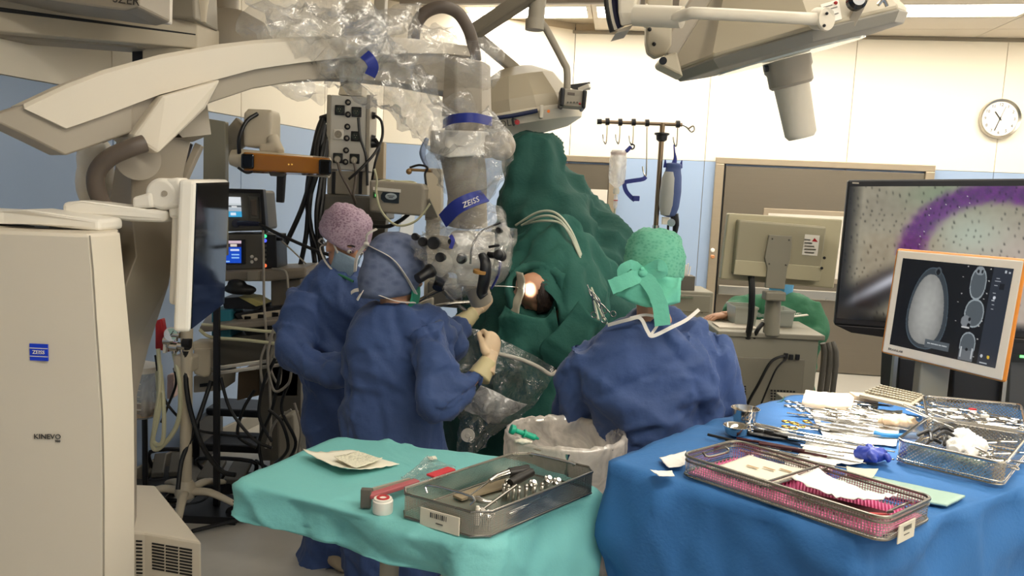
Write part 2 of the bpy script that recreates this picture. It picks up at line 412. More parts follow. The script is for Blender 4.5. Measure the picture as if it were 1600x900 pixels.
# door_1: wide steel sliding door at the right of the back wall
def steel_door(name, sl, sr, zt, leafmat):
    fr = MB(); w = .09
    for a,b,z0,z1 in ((sl,sl+w,.0,zt),(sr-w,sr,.0,zt),(sl,sr,zt,zt+w*.75)):
        fr.prism([bk(a,z0,.002),bk(b,z0,.002),bk(b,z0,.05),bk(a,z0,.05)], (0,0,z1-z0))
    d = struct(put(name, fr, M_steel, smooth=False, bevel=.006))
    lf = MB(); lf.prism([bk(sl+w+.02,.01,.006),bk(sr-w,.01,.006),bk(sr-w,.01,.03),bk(sl+w+.02,.01,.03)], (0,0,zt-.03))
    put('door_leaf', lf, leafmat, d, smooth=False, bevel=.004)
    gp = MB(); gp.prism([bk(sl+w,.0,.004),bk(sl+w+.02,.0,.004),bk(sl+w+.02,.0,.012),bk(sl+w,.0,.012)], (0,0,zt)); put('seal', gp, M_black, d, smooth=False)
    return d
sl = back_s(1112,330); sr = back_s(1452,330)
d1 = steel_door('door_1', sl, sr, BLUE_Z-.02, M_steel_d)
wn = MB(); a = back_s(1192,330); z1 = onback(1192,325).z; z0 = z1-.75
wn.prism([bk(a,z0,.03),bk(a+1.3,z0,.03),bk(a+1.3,z0,.045),bk(a,z0,.045)], (0,0,z1-z0)); put('window_frame', wn, M_steel, d1, smooth=False, bevel=.004)
wn = MB(); wn.prism([bk(a+.05,z0+.05,.04),bk(a+1.25,z0+.05,.04),bk(a+1.25,z0+.05,.05),bk(a+.05,z0+.05,.05)], (0,0,z1-z0-.1)); put('frosted_pane', wn, mat('frosted_pane','#dcd3c6',.35,var=.03), d1, smooth=False)
rl = MB(); zz = onback(1300,462).z; rl.prism([bk(sl+.12,zz-.05,.03),bk(sr-.12,zz-.05,.03),bk(sr-.12,zz-.05,.06),bk(sl+.12,zz-.05,.06)], (0,0,.1)); put('push_rail', rl, M_alu, d1, smooth=False, bevel=.008)
for py,cn in ((390,'#f2efe6'),(400,'#c98a5a')):
    b = MB(); p = onback(1105,py); s_ = (p-WK).dot(DB)+.05; b.lathe([(.022,0),(.022,.01),(.014,.016)], bk(s_,p.z,.05), -NB, 14); put('push_button', b, mat('button_'+cn[1:],cn,.3), d1)
sl2 = back_s(790,330); sr2 = back_s(962,330)
d2 = steel_door('door_2', sl2, sr2, BLUE_Z-.06, M_steel_d)
wn = MB(); a = back_s(905,310); z1 = onback(930,296).z; wn.prism([bk(a,z1-.5,.03),bk(a+.3,z1-.5,.03),bk(a+.3,z1-.5,.05),bk(a,z1-.5,.05)], (0,0,.5)); put('frosted_pane', wn, MATS['frosted_pane'], d2, smooth=False, bevel=.004)
# double socket/switch plate
p = onback(1073,448); s_ = (p-WK).dot(DB)
sw = thing('wall_switch', 'square white wall switch plate beside the steel door', 'switch', bk(s_,p.z-.06,0))
m = MB(); m.prism([bk(s_-.06,p.z-.06,0),bk(s_+.06,p.z-.06,0),bk(s_+.06,p.z-.06,.015),bk(s_-.06,p.z-.06,.015)], (0,0,.12)); put('plate', m, M_white, sw, smooth=False, bevel=.006)
m = MB(); m.prism([bk(s_-.035,p.z-.035,.012),bk(s_+.035,p.z-.035,.012),bk(s_+.035,p.z-.035,.022),bk(s_-.035,p.z-.035,.022)], (0,0,.07)); put('rocker', m, M_white, sw, smooth=False, bevel=.004)

# wall clock
c = onback(1560,186); s_ = (c-WK).dot(DB); R_ = .195
ck = thing('wall_clock', 'round white wall clock with silver rim', 'clock', bk(s_,c.z-R_,0))
ax = -NB; m = MB(); m.lathe([(R_*.96,0),(R_,.02),(R_,.045),(R_*.97,.055),(R_*.87,.04),(R_*.86,.03)], bk(s_,c.z,0), ax, 48); put('rim', m, M_alu, ck)
m = MB(); m.lathe([(R_*.88,.02),(R_*.88,.032),(.001,.032)], bk(s_,c.z,0), ax, 40); put('dial', m, mat('clock_dial','#f4ece0',.5,var=.01), ck)
for h in range(1,13):
    an = math.radians(90-30*h); rr = R_*.70
    text('numeral', str(h), .042, frame(bk(s_+math.cos(an)*rr, c.z+math.sin(an)*rr, .0325), DB, V(0,0,1)), M_black, ck)
def hand(an, ln, w, nm):
    a_ = math.radians(90-an); dx = DB*math.cos(a_)+V(0,0,math.sin(a_)); m = MB(); p0 = bk(s_,c.z,.036)-dx*.02
    m.bar(p0, p0+dx*(ln+.02), w, .003, up=ax); put(nm, m, M_black, ck, smooth=False)
hand(322, .085, .010, 'hour_hand'); hand(199, .125, .007, 'minute_hand'); hand(20, .13, .002, 'second_hand')
m = MB(); m.lathe([(.008,.03),(.008,.042),(.001,.042)], bk(s_,c.z,0), ax, 12); put('hub', m, M_black, ck)
# ================================================================ PEOPLE
M_gown = mat('gown_blue', '#3a5285', .7, var=.10, scale=10, bump=.45, bscale=24, sheen=.1)
M_skin = mat('skin', '#cf9a7a', .5, var=.08, scale=14, bump=.05, bscale=200)
M_glove = mat('latex_glove', '#dcc09c', .45, var=.07, scale=20, bump=.06, bscale=120)
M_cuff = mat('glove_cuff', '#cdbf92', .5, var=.06)
M_strap = mat('white_tie', '#dfd9d2', .8, var=.05)
M_mask = mat('mask_blue', '#8fa5b8', .8, var=.06, bump=.2, bscale=90)
M_hair = mat('dark_hair', '#2a1d16', .5, var=.35, scale=60, bump=.4, bscale=160)
M_shoe = mat('beige_clog', '#b9a78b', .5)
M_eye = mat('eye', '#ddd6cc', .2)
def woven(name, c1, c2, sc, rough=.8):
    m = mat(name, c1, rough, bump=.2, bscale=60); N = m.node_tree.nodes; L = m.node_tree.links; b = N['Principled BSDF']
    tc = N.new('ShaderNodeTexCoord'); v = N.new('ShaderNodeTexVoronoi'); v.inputs['Scale'].default_value = sc
    mp = N.new('ShaderNodeMapping'); mp.inputs['Scale'].default_value = (1,1,1.6); L.new(tc.outputs['Object'], mp.inputs[0]); L.new(mp.outputs[0], v.inputs['Vector'])
    nz = N.new('ShaderNodeTexNoise'); nz.inputs['Scale'].default_value = sc*.08; L.new(tc.outputs['Object'], nz.inputs['Vector'])
    ad = N.new('ShaderNodeMath'); ad.operation = 'ADD'; L.new(v.outputs['Distance'], ad.inputs[0]); L.new(nz.outputs['Fac'], ad.inputs[1])
    rp = N.new('ShaderNodeMapRange'); rp.inputs['From Min'].default_value = .55; rp.inputs['From Max'].default_value = 1.1; L.new(ad.outputs[0], rp.inputs['Value'])
    mx = N.new('ShaderNodeMix'); mx.data_type = 'RGBA'; mx.inputs['A'].default_value = lin(c1)+(1,); mx.inputs['B'].default_value = lin(c2)+(1,)
    L.new(rp.outputs[0], mx.inputs['Factor']); L.new(mx.outputs['Result'], b.inputs['Base Color']); return m
M_capA = woven('cap_lilac', '#8d6c84', '#c9b0c2', 95)
M_capB = woven('cap_slate', '#545f7d', '#6f7a97', 25)
M_capC = woven('cap_green', '#4a9a80', '#6bb497', 70)
M_tieC = mat('mask_tie_mint', '#74cdb0', .75, var=.10, scale=12, bump=.2, bscale=60)
M_scrub = mat('green_scrubs', '#2c6b4c', .8, var=.1, bump=.2)

def ring(xl, xr, y, Y, asp=.62, ang=0., n=28, pw=2.3):
    """body cross-section spanning pixels xl..xr at depth Y (superellipse)"""
    a = at(xl,y,Y); b = at(xr,y,Y); c = (a+b)/2; rx = (b-a).length/2; out = []
    for j in range(n):
        t = 2*math.pi*j/n; cx = math.copysign(abs(math.cos(t))**(2/pw), math.cos(t)); sy = math.copysign(abs(math.sin(t))**(2/pw), math.sin(t))
        x, yy = cx*rx, sy*rx*asp
        out.append(V(c.x+x*math.cos(ang)-yy*math.sin(ang), c.y+x*math.sin(ang)+yy*math.cos(ang), c.z))
    return out
def shrink(rg, k):
    c = sum(rg, V(0,0,0))/len(rg); return [c+(p-c)*k for p in rg]
def head_mb(mb, c, f, u, s=1.):
    """skull, jaw, nose, ears around c; f = facing, u = up"""
    f = Vector(f).normalized(); r = f.cross(Vector(u)).normalized(); u = r.cross(f)
    R = Matrix((r, f, u)).transposed()
    P = lambda x,y,z: c+(r*x+f*y+u*z)*s
    mb.ball(P(0,-.01,.02), (.075*s,.096*s,.098*s), R); mb.ball(P(0,.022,-.055), (.058*s,.068*s,.07*s), R)
    mb.ball(P(0,.052,-.098), (.030*s,.028*s,.022*s), R)
    mb.tube([P(0,.088,.02),P(0,.104,-.022),P(0,.092,-.038)], [.009*s,.016*s,.012*s], 8)
    for e in (-1,1):
        mb.ball(P(e*.077,-.008,-.012), (.011*s,.02*s,.034*s), R, 10, 6)
        mb.ball(P(e*.033,.078,.032), (.024*s,.014*s,.008*s), R, 10, 6)
    mb.ball(P(0,.092,-.068), (.024*s,.010*s,.010*s), R, 10, 6)
    return P, R
def person(name, label, head_c, f, u, rings, arms, feet, gown_mat, vox=.011, seed=0., amp=.017, group=None, legs=True):
    """body = one continuous mesh (head, neck, trunk, arms, legs); gown is a child"""
    b = MB(); P, R = head_mb(b, head_c, f, u)
    neck = sum(rings[0], V(0,0,0))/len(rings[0])
    b.tube([P(0,-.015,-.03), (P(0,-.02,-.11)+neck)/2, neck-V(0,0,.03)], [.055,.055,.065], 14)
    b.loft([shrink(r,.70) for r in rings[2:7]])
    for ar in arms: b.tube([ar[0][0].lerp(ar[0][1],.4)]+ar[0][1:], [x*(.55 if i < len(ar[1])-2 else .28) for i,x in enumerate(ar[1])], 12, k=4)
    if legs:
        hip = sum(rings[6],V(0,0,0))/len(rings[6])
        for ft in feet:
            ft = Vector(ft); h = hip+(ft-hip)*.12; h.z = hip.z; kn = (h+ft)/2+V(0,0,.02)
            b.tube([h+V(0,0,.1), h-V(0,0,.1), kn, ft+V(0,0,.10)], [.09,.085,.062,.045], 12, k=3)
            b.ball(ft+V(0,0,.045), (.03,.055,.03))
    me = remesh(b, .0085, 3)
    o = put(name, me, M_skin); tag(o, label, 'person', group)
    g = MB(); g.loft(rings)
    for ar in arms: g.tube(ar[0], ar[1], 16, k=5)
    gm = remesh(g, vox, 4); wrinkle(gm, amp*.45, 5., seed, (1,1,.7), .3); fold(gm, amp*1.15, 4.6, int(seed), 18, .7, (1,1,.85), w=.018)
    put('gown', gm, gown_mat, o)
    for ft in feet:
        ft = Vector(ft); d = V(f[0],f[1],0).normalized(); s = MB(); A = math.atan2(d.y,d.x)-math.pi/2
        RR = Matrix.Rotation(A,3,'Z'); q = []
        for k,(yy,w,h) in enumerate(((-.12,.028,.05),(-.10,.040,.075),(-.03,.043,.085),(.06,.050,.085),(.12,.044,.06),(.145,.02,.03))):
            q.append([ft+RR@V(math.cos(t)*w, yy, max(0,h/2+math.sin(t)*h/2)) for t in [2*math.pi*j/16 for j in range(16)]])
        s.loft(q); put('shoe', s, M_shoe, o, smooth=50)
    for e in (-1,1):
        m = MB(); m.ball(P(e*.032,.078,.012), .0125, None, 10, 6); ey = put('eye', m, M_eye, o)
        m = MB(); m.ball(P(e*.032,.0885,.012), .0045, None, 8, 5); put('iris', m, M_hair, ey)
        m = MB(); m.tube([P(e*.016,.089,.037),P(e*.034,.090,.042),P(e*.052,.078,.036)],[.003,.004,.002],6,k=3); put('eyebrow', m, M_hair, o)
    return o, P, R
def cap(o, c, R, rad, off, material, vox=.007, amp=.006, seed=3., cut=-.02, tilt=0., cov=.62, pw=.8):
    """surgical cap: dome open at the lower rim"""
    r = R@V(1,0,0); f = R@V(0,1,0); u = R@V(0,0,1); c = c+r*off[0]+f*off[1]+u*off[2]; rings = []
    for i in range(15):
        t = i/14; ph = math.pi*(.02+cov*t); k = math.sin(ph)**pw
        rings.append([c+r*rad[0]*k*math.cos(a)+f*rad[1]*k*math.sin(a)+u*(rad[2]*math.cos(ph)+tilt*math.sin(a)*t) for a in [2*math.pi*j/40 for j in range(40)]])
    m = MB(); m.loft(rings, cap=False); m.f.append(tuple(range(40)))
    me = mesh_of(m, 'cap', True); wrinkle(me, amp, 16., seed, (1,1,1), .5)
    return put('cap', me, material, o, solid=.0015)
def ribbon(mb, pts, w, k=6, n=(0,0,1), th=.0015):
    q = catmull(pts, k); L_ = []; R_ = []
    for i,p in enumerate(q):
        d = (q[min(i+1,len(q)-1)]-q[max(i-1,0)]).normalized(); s = d.cross(Vector(n)).normalized(); nn = s.cross(d)
        ww = w[i*len(w)//len(q)] if hasattr(w,'__len__') else w
        L_.append([p-s*ww/2-nn*th, p+s*ww/2-nn*th, p+s*ww/2+nn*th, p-s*ww/2+nn*th])
    mb.loft(L_)
def glove(o, wrist, d, n, curls, tdir, side=1, s=1., cuff_to=None, nm='glove'):
    """gloved hand: palm, four bent fingers, thumb; d = to the knuckles, n = back of hand"""
    d = Vector(d).normalized(); sd = d.cross(Vector(n)).normalized(); n = sd.cross(d); m = MB()
    R = Matrix((sd,d,n)).transposed(); W = Vector(wrist)
    m.ball(W+d*.055*s, (.043*s,.056*s,.019*s), R); m.ball(W+d*.08*s, (.044*s,.030*s,.016*s), R); m.tube([W-d*.05*s, W, W+d*.03*s], [.031*s,.027*s,.03*s], 12, flat=.85)
    for i,(ox,ln) in enumerate(((-.033,.070),(-.011,.079),(.011,.074),(.031,.058))):
        ox *= side; p = W+d*(.088-abs(ox)*.25)*s+sd*ox*s; c = curls[i]; q = [p-d*.02*s, p]; a = 0.; rs = [.0105*s,.0105*s]
        for j,fr in enumerate((.45,.32,.23)):
            a += math.radians(c[j]); dd = d*math.cos(a)-n*math.sin(a)+sd*ox*1.2; p = p+dd.normalized()*ln*fr*s; q.append(p); rs.append((.0098,.009,.0075)[j]*s)
        m.tube(q, rs, 10, k=2); m.ball(q[-1], .0078*s, None, 8, 6)
    tb = W+d*.022*s-sd*.034*side*s; td = (d*tdir[0]-sd*side*tdir[1]-n*tdir[2]).normalized(); t2 = (td+d*tdir[3]-n*tdir[4]).normalized()
    q = [W+d*.02*s-sd*.015*side*s, tb, tb+td*.04*s, tb+td*.04*s+t2*.034*s]; m.tube(q, [.016*s,.0145*s,.0115*s,.009*s], 10, k=3); m.ball(q[-1], .0092*s, None, 8, 6)
    g = put(nm, remesh(m, .0032*s, 2), M_glove, o)
    if cuff_to is not None:
        c = MB(); e = Vector(cuff_to); c.tube([W+(W-e)*-.04, W*.75+e*.25, W*.4+e*.6, e], [.030*s,.033*s,.038*s,.044*s], 18, k=4)
        cm_ = mesh_of(c,'cuff',True); wrinkle(cm_, .004, 30, 2.); put('glove_cuff', cm_, M_cuff, g)
    return g

# ---- assistant with lilac cap, facing right
YA = 3.6
hc = at(539,386,YA); fA = V(.66,-.66,-.34); uA = V(.28,-.05,.95)
rA = [ring(512,570,424,YA,.8), ring(482,596,441,YA,.62), ring(462,606,470,YA,.62), ring(462,608,520,YA,.62), ring(468,612,575,YA,.64), ring(476,614,620,YA,.66), ring(476,614,690,YA,.68), ring(473,612,790,YA,.7), ring(470,612,880,YA,.72)]
armsA = [([at(482,462,3.55),at(462,525,3.47),at(478,568,3.36),at(560,577,3.26),at(600,560,3.28)],[.085,.082,.078,.062,.055]),
         ([at(590,462,3.72),at(612,530,3.72),at(640,545,3.55)],[.08,.075,.06])]
pA, PA, RA = person('person', 'assistant in lilac net cap and pale blue mask, blue gown, looking down', hc, fA, uA, rA, armsA, [V(at(520,880,YA).x,3.55,0), V(at(585,880,YA).x,3.62,0)], M_gown, seed=4.)
cap(pA, hc, RA, (.110,.128,.112), (0,-.036,.060), M_capA, tilt=-.01, amp=.008, pw=.5, cov=.6)
m = MB()
m.grid(lambda u,v: PA((u-.5)*.15*(1-.25*v), .088+.032*math.cos((u-.5)*3.0)-.055*abs(u-.5)*2+.012*math.sin(v*math.pi)-.018*v, -.006-.105*v), 16, 12)
mm = mesh_of(m,'mask',True); wrinkle(mm,.003,40,1.,(.3,.3,1.6)); put('mask', mm, M_mask, pA, solid=.003)
for e in (-1,1):
    m = MB(); ribbon(m, [PA(e*.074,.062,-.012),PA(e*.088,.0,.03),PA(e*.08,-.09,.06),PA(0,-.135,.055)], .008, n=RA@V(1,0,0)); put('mask_tie', m, M_strap, pA)
    m = MB(); ribbon(m, [PA(e*.06,.055,-.10),PA(e*.082,-.0,-.075),PA(e*.06,-.09,-.05),PA(0,-.118,-.045)], .008, n=RA@V(1,0,0)); put('mask_tie', m, M_strap, pA)
for (x,y,z) in ((0,-.14,-.05),(0,-.15,.06)):
    m = MB(); 
    for e in (-1,1): m.tube([PA(x,y,z),PA(e*.02,y-.012,z+.02),PA(e*.035,y-.008,z+.005),PA(e*.012,y-.004,z-.006)],[.004,.008,.007,.004],8,k=4,flat=.4)
    m.ball(PA(x,y,z),.009); put('knot', m, M_strap, pA)
m = MB(); m.tube([at(512,432,3.56),at(530,430,3.52),at(552,440,3.5)],[.006,.007,.006],8,k=3); put('scrub_collar', m, M_scrub, pA)

# ---- surgeon at the eyepieces, back to the camera
YB = 3.12
hc = at(622,428,YB); fB = V(.80,.55,-.22); uB = V(.22,.1,.97)
rB = [ring(584,668,476,YB,.8), ring(556,692,490,YB,.6,.12), ring(538,708,516,YB,.55,.12), ring(538,706,570,YB,.58,.1), ring(540,700,630,YB,.6,.1), ring(544,698,690,YB,.62), ring(544,700,730,YB,.66), ring(540,704,810,YB,.7), ring(536,708,890,YB,.7)]
armsB = [([at(664,520,3.03),at(684,572,2.93),at(684,622,2.87),at(716,618,2.88),at(752,584,2.97)],[.085,.085,.083,.068,.052]),
         ([at(676,510,3.25),at(706,545,3.30),at(704,528,3.35),at(722,505,3.40)],[.08,.068,.064,.052])]
pB, PB, RB = person('person', 'surgeon in slate blue cap at the microscope eyepieces, seen from behind, arms reaching forward', hc, fB, uB, rB, armsB, [V(at(590,890,YB).x,3.15,0), V(at(660,890,YB).x,3.25,0)], M_gown, seed=11.)
cap(pB, hc, RB, (.102,.128,.140), (0,-.026,.018), M_capB, amp=.006, seed=8., cov=.74, tilt=.035, pw=.6)
m = MB(); ribbon(m, [PB(.088,.05,-.055),PB(.113,-.02,.0),PB(.106,-.09,.055),PB(.05,-.142,.075),PB(-.03,-.148,.08),PB(-.1,-.09,.06)], .019, n=RB@V(0,.2,1)); put('mask_tie', m, M_strap, pB)
m = MB(); ribbon(m, [PB(.08,.06,-.09),PB(.088,-.02,-.098),PB(.06,-.10,-.09),PB(0,-.125,-.085),PB(-.06,-.10,-.085)], .016, n=RB@V(0,.2,1)); put('mask_tie', m, M_strap, pB)
m = MB(); ribbon(m, [PB(-.02,-.15,.085),PB(-.045,-.165,.03),PB(-.03,-.165,-.03)], .022, n=RB@V(0,1,0)); ribbon(m, [PB(-.02,-.15,.085),PB(-.015,-.16,.12),PB(-.01,-.13,.15)], .016, n=RB@V(0,1,0)); m.ball(PB(-.02,-.152,.083),.011); put('knot', m, M_strap, pB)
m = MB(); ribbon(m, [PB(0,-.12,-.085),PB(-.03,-.145,-.10),PB(-.05,-.15,-.115)], .014, n=RB@V(0,1,0)); ribbon(m, [PB(0,-.12,-.085),PB(.03,-.145,-.10),PB(.03,-.155,-.13)], .013, n=RB@V(0,1,0)); m.ball(PB(0,-.127,-.088),.012); put('knot', m, M_strap, pB)
m = MB(); m.grid(lambda u,v: PB((u-.5)*.16, .075+.032*math.cos((u-.5)*3.0)-.05*abs(u-.5)*2+.012*math.sin(v*math.pi), -.03-.10*v), 14, 8); put('mask', m, mat('mask_teal','#2f9a78',.8,var=.1,bump=.2), pB, solid=.004)
gB1 = glove(pB, at(764,563,3.0), at(771,525,3.07)-at(762,570,3.0), V(.8,-.55,.25), [(45,88,60),(68,90,55),(75,90,50),(78,85,45)], (1.,.20,.45,.5,.45), side=1, s=1.08, cuff_to=at(748,590,2.96))
gB2 = glove(pB, at(742,488,3.43), at(764,458,3.47)-at(738,492,3.42), V(.55,-.75,-.1), [(18,25,15),(28,30,20),(35,40,25),(45,45,30)], (.8,.5,.35,.6,.2), side=1, s=1.02, cuff_to=at(721,506,3.39))

# ---- scrub nurse with green cap, back to the camera
YC = 2.78
hc = at(1020,430,YC); fC = V(.25,.95,-.12); uC = V(.03,.06,1)
rC = [ring(985,1062,493,YC,.8), ring(950,1095,506,YC,.6), ring(915,1120,535,YC,.55), ring(895,1130,575,YC,.56), ring(900,1132,620,YC,.58), ring(935,1125,665,YC,.6), ring(955,1115,710,YC,.64), ring(955,1110,800,YC,.7), ring(945,1120,930,YC,.7), ring(945,1120,1030,YC,.7)]
armsC = [([at(925,548,2.8),at(902,600,2.83),at(902,648,2.92),at(950,655,3.1)],[.088,.09,.086,.06]), ([at(1100,548,2.8),at(1118,610,2.84),at(1110,660,2.92),at(1085,670,3.1)],[.085,.078,.07,.055])]
pC, PC, RC = person('person', 'scrub nurse in green cap and blue gown seen from behind between the tables', hc, fC, uC, rC, armsC, [V(at(985,900,YC).x,2.8,0), V(at(1065,900,YC).x,2.82,0)], M_gown, seed=21., amp=.02)
cap(pC, hc, RC, (.103,.120,.118), (0,-.012,.040), M_capC, amp=.009, seed=14., pw=.5)
ht = MB(); ht.ball(PC(0,-.03,-.02), (.083,.085,.085), RC); put('hair', ht, M_hair, pC)
# mask tied at the back: wide mint band, bow and hanging tails
m = MB(); m.grid(lambda u,v: PC(-.105+.21*u, -.128-.02*math.sin(u*math.pi)+.01*math.sin(9*u+5*v), -.005-.075*v-.03*v*math.sin(u*3)), 20, 8); mm = mesh_of(m,'mask_back',True); wrinkle(mm,.008,22,4.); put('mask_band', mm, M_tieC, pC, solid=.003)
for pts,w in (([PC(-.02,-.15,.005),PC(-.06,-.175,.025),PC(-.09,-.17,-.005),PC(-.03,-.155,-.012)],.03), ([PC(-.02,-.15,.005),PC(.03,-.175,.035),PC(.045,-.175,.005),PC(-.01,-.155,-.005)],.03),
              ([PC(-.02,-.155,0),PC(-.07,-.17,-.03),PC(-.12,-.17,-.055)],.05), ([PC(-.02,-.155,0),PC(.02,-.17,-.05),PC(.045,-.17,-.10),PC(.06,-.165,-.165)],.05)):
    m = MB(); ribbon(m, pts, w, n=RC@V(0,1,.1)); mm = mesh_of(m,'mask_tie',50); wrinkle(mm,.004,30,2.); put('mask_tie', mm, M_tieC, pC)
m = MB(); m.ball(PC(-.02,-.158,0), (.016,.012,.014)); m.ball(PC(-.022,-.163,.012), .008); put('knot', m, M_tieC, pC)
m = MB(); ribbon(m, [at(950,508,2.72),at(980,500,2.66),at(1000,497,2.64),at(1012,518,2.61),at(1020,525,2.60),at(1048,512,2.62),at(1072,500,2.66),at(1092,484,2.74)], .012, n=(0,-1,.4)); ribbon(m, [at(985,497,2.66),at(1010,492,2.66),at(1030,500,2.64),at(1018,522,2.61)], .009, n=(0,-1,.4)); put('gown_tie', m, M_strap, pC)

# ---- seated colleague in green scrubs behind the cart
YD = 5.2
hc = at(1222,430,YD); fD = V(-.1,-1,-.25); uD = V(0,-.2,1)
rD = [ring(1202,1240,456,YD,.8), ring(1178,1264,463,YD,.6), ring(1162,1280,480,YD,.6), ring(1160,1282,515,YD,.62), ring(1168,1274,560,YD,.62), ring(1170,1272,600,YD,.64), ring(1168,1274,640,YD,.7)]
armsD = [([at(1176,474,YD),at(1152,480,5.04),at(1142,490,4.82)],[.075,.07,.055]), ([at(1266,476,YD),at(1274,525,5.05),at(1235,534,4.85)],[.075,.07,.05])]
pD, PD, RD = person('person', 'seated colleague in green scrubs and blue mask behind the cart', hc, fD, uD, rD, armsD, [], M_scrub, seed=31., vox=.016, amp=.009, legs=False)
cap(pD, hc, RD, (.096,.115,.10), (0,-.015,.05), M_capC, seed=5.)
m = MB(); m.grid(lambda u,v: PD((u-.5)*.15, .088+.03*math.cos((u-.5)*3.0)-.055*abs(u-.5)*2, -.005-.10*v), 12, 8); put('mask', m, mat('mask_sky','#5fa3cf',.8,bump=.2), pD, solid=.003)
h_ = glove(pD, at(1136,492,4.78), V(-1,-.3,-.12), V(0,0,1), [(10,20,10),(12,20,12),(15,22,15),(18,25,18)], (.7,.6,.2,.5,.1), side=-1, s=1.02, nm='hand'); h_.data.materials.clear(); h_.data.materials.append(M_skin)
m = MB(); m.lathe([(.17,0),(.18,.03),(.17,.06)], V(PD(0,0,0).x,5.25,.48),(0,0,1),24); st = thing('stool','round stool under the colleague in green scrubs','stool',(PD(0,0,0).x,5.25,0)); put('seat', m, M_black, st)
m = MB(); m.cyl(V(PD(0,0,0).x,5.25,.05),V(PD(0,0,0).x,5.25,.5),.025); put('column', m, M_chrome, st)
for k in range(5):
    a_ = 2*math.pi*k/5; c_ = V(PD(0,0,0).x,5.25,.06); m = MB(); m.tube([c_+V(0,0,.02),c_+V(math.cos(a_)*.26,math.sin(a_)*.26,0)],[.02,.014],8); put('leg', m, M_chrome, st)
    m = MB(); q = c_+V(math.cos(a_)*.26,math.sin(a_)*.26,-.03); m.cyl(q-V(.012,0,0),q+V(.012,0,0),.028,n=14); put('caster', m, M_black, st)
m = MB(); hp = V(PD(0,0,0).x,5.2,.56)
for e in (-1,1): m.tube([hp+V(e*.09,0,0),hp+V(e*.12,-.24,0),hp+V(e*.12,-.27,-.45)],[.085,.07,.055],12,k=4)
put('trousers', remesh(m,.014,3), M_scrub, pD)

# ================================================================ PATIENT UNDER THE GREEN DRAPE
M_drape = mat('drape_green', '#1d4f47', .85, var=.10, scale=7, bump=.2, bscale=70)
M_drape2 = mat('drape_green_top', '#225a50', .85, var=.10, scale=7, bump=.2, bscale=70)
pc = at(836,456,3.62)
b = MB(); fP = V(-.55,-.62,-.45); R_ = Matrix.Identity(3)
Pp, Rp = head_mb(b, pc, V(-.75,.25,-.1), V(.15,-.85,.55), 1.0)
b.tube([Pp(0,-.01,-.05), Pp(0,-.03,-.14), Pp(0,-.02,-.2)], [.055,.06,.09], 14)
b.tube([Pp(0,-.02,-.18), V(.14,4.2,1.18), V(.2,4.7,1.05)], [.12,.17,.16], 16, k=4)
pt = put('person', remesh(b,.009,3), M_skin); tag(pt, 'patient under the green drape, only the shaved crown of the head showing', 'person')
# hair over the right of the crown, skin left bare at the parting
hm = MB(); hm.ball(pc+V(.018,-.012,.006), (.088,.098,.102), None, 28, 18); me = remesh(hm,.006,2); co = getco(me); wrinkle(me,.006,26,3.)
bm = bmesh.new(); bm.from_mesh(me); bmesh.ops.delete(bm, geom=[v for v in bm.verts if (v.co.x-pc.x) < .004+.25*(v.co.z-pc.z)*(1 if v.co.z>pc.z else -.2)], context='VERTS'); bm.to_mesh(me); bm.free(); me.shade_smooth()
put('hair', me, M_hair, pt, solid=.004)
tm_ = MB(); tm_.grid(lambda u,v: pc+V(-.095+.035*u+.01*math.sin(v*5), -.075-.03*u, .095-.19*v), 6, 14); mm = mesh_of(tm_,'adhesive_drape',True); wrinkle(mm,.008,22,7.); put('adhesive_towel', mm, mat('adhesive_towel','#b9b39f',.6,var=.12), pt, solid=.004)

dr = thing('patient_drape', 'large dark green surgical drape tented over the patient', 'drape', (.1,3.9,0))
def rr(xl, xr, y, Yf, Yb, n=96):
    Ym = (Yf+Yb)/2; a = at(xl,y,Yf*.55+Ym*.45); b_ = at(xr,y,Yf*.55+Ym*.45); out = []
    cx = (a.x+b_.x)/2; rx = (b_.x-a.x)/2; z = (a.z+b_.z)/2
    for j in range(n):
        t = 2*math.pi*j/n; x = math.copysign(abs(math.cos(t))**.72,math.cos(t)); yy = math.copysign(abs(math.sin(t))**.8,math.sin(t))
        out.append(V(cx+x*rx, Ym+yy*(Yb-Yf)/2, z+(b_.z-a.z)/2*x))
    return out
lev = [(818,862,212,4.28,4.42),(806,874,226,4.25,4.5),(795,890,262,4.2,4.55),(786,916,300,4.12,4.6),(780,958,340,4.02,4.8),(772,1002,380,3.92,5.0),(745,1008,425,3.82,5.1),(728,1012,470,3.74,5.1),(715,1014,530,3.64,5.1),(700,1018,600,3.56,5.1),(690,1022,680,3.5,5.1),(684,1026,770,3.46,5.1),(676,1030,870,3.44,5.1)]
rg = [rr(*l) for l in lev]; fin = []
for i in range(len(rg)-1):
    for k in range(6): fin.append([p*(1-k/6)+q*(k/6) for p,q in zip(rg[i],rg[i+1])])
fin.append(rg[-1]); m = MB(); m.loft(fin); me = mesh_of(m,'sheet',True)
co = getco(me); no = getno(me)
P_ = co*np.array([5.5,5.5,1.1])+5; h = ridged(P_+pnoise(co*2.)[:,None]*.8)**2*.9+.5*ridged(co*np.array([3.,3.,3.])+17)**3+.35*pnoise(co*7.)
# the cloth is pulled in around the opening for the head
dd = np.linalg.norm((co-np.array(pc))*np.array([1,.6,1.]),axis=1); amp = .05*np.clip((dd-.09)/.15,.1,1)
h = h+crumple(co,3.4,77,14,.6,(1,1,.8),.035)*.5; setco(me, co+no*((h-.3)*amp)[:,None]); put('sheet', me, M_drape, dr)
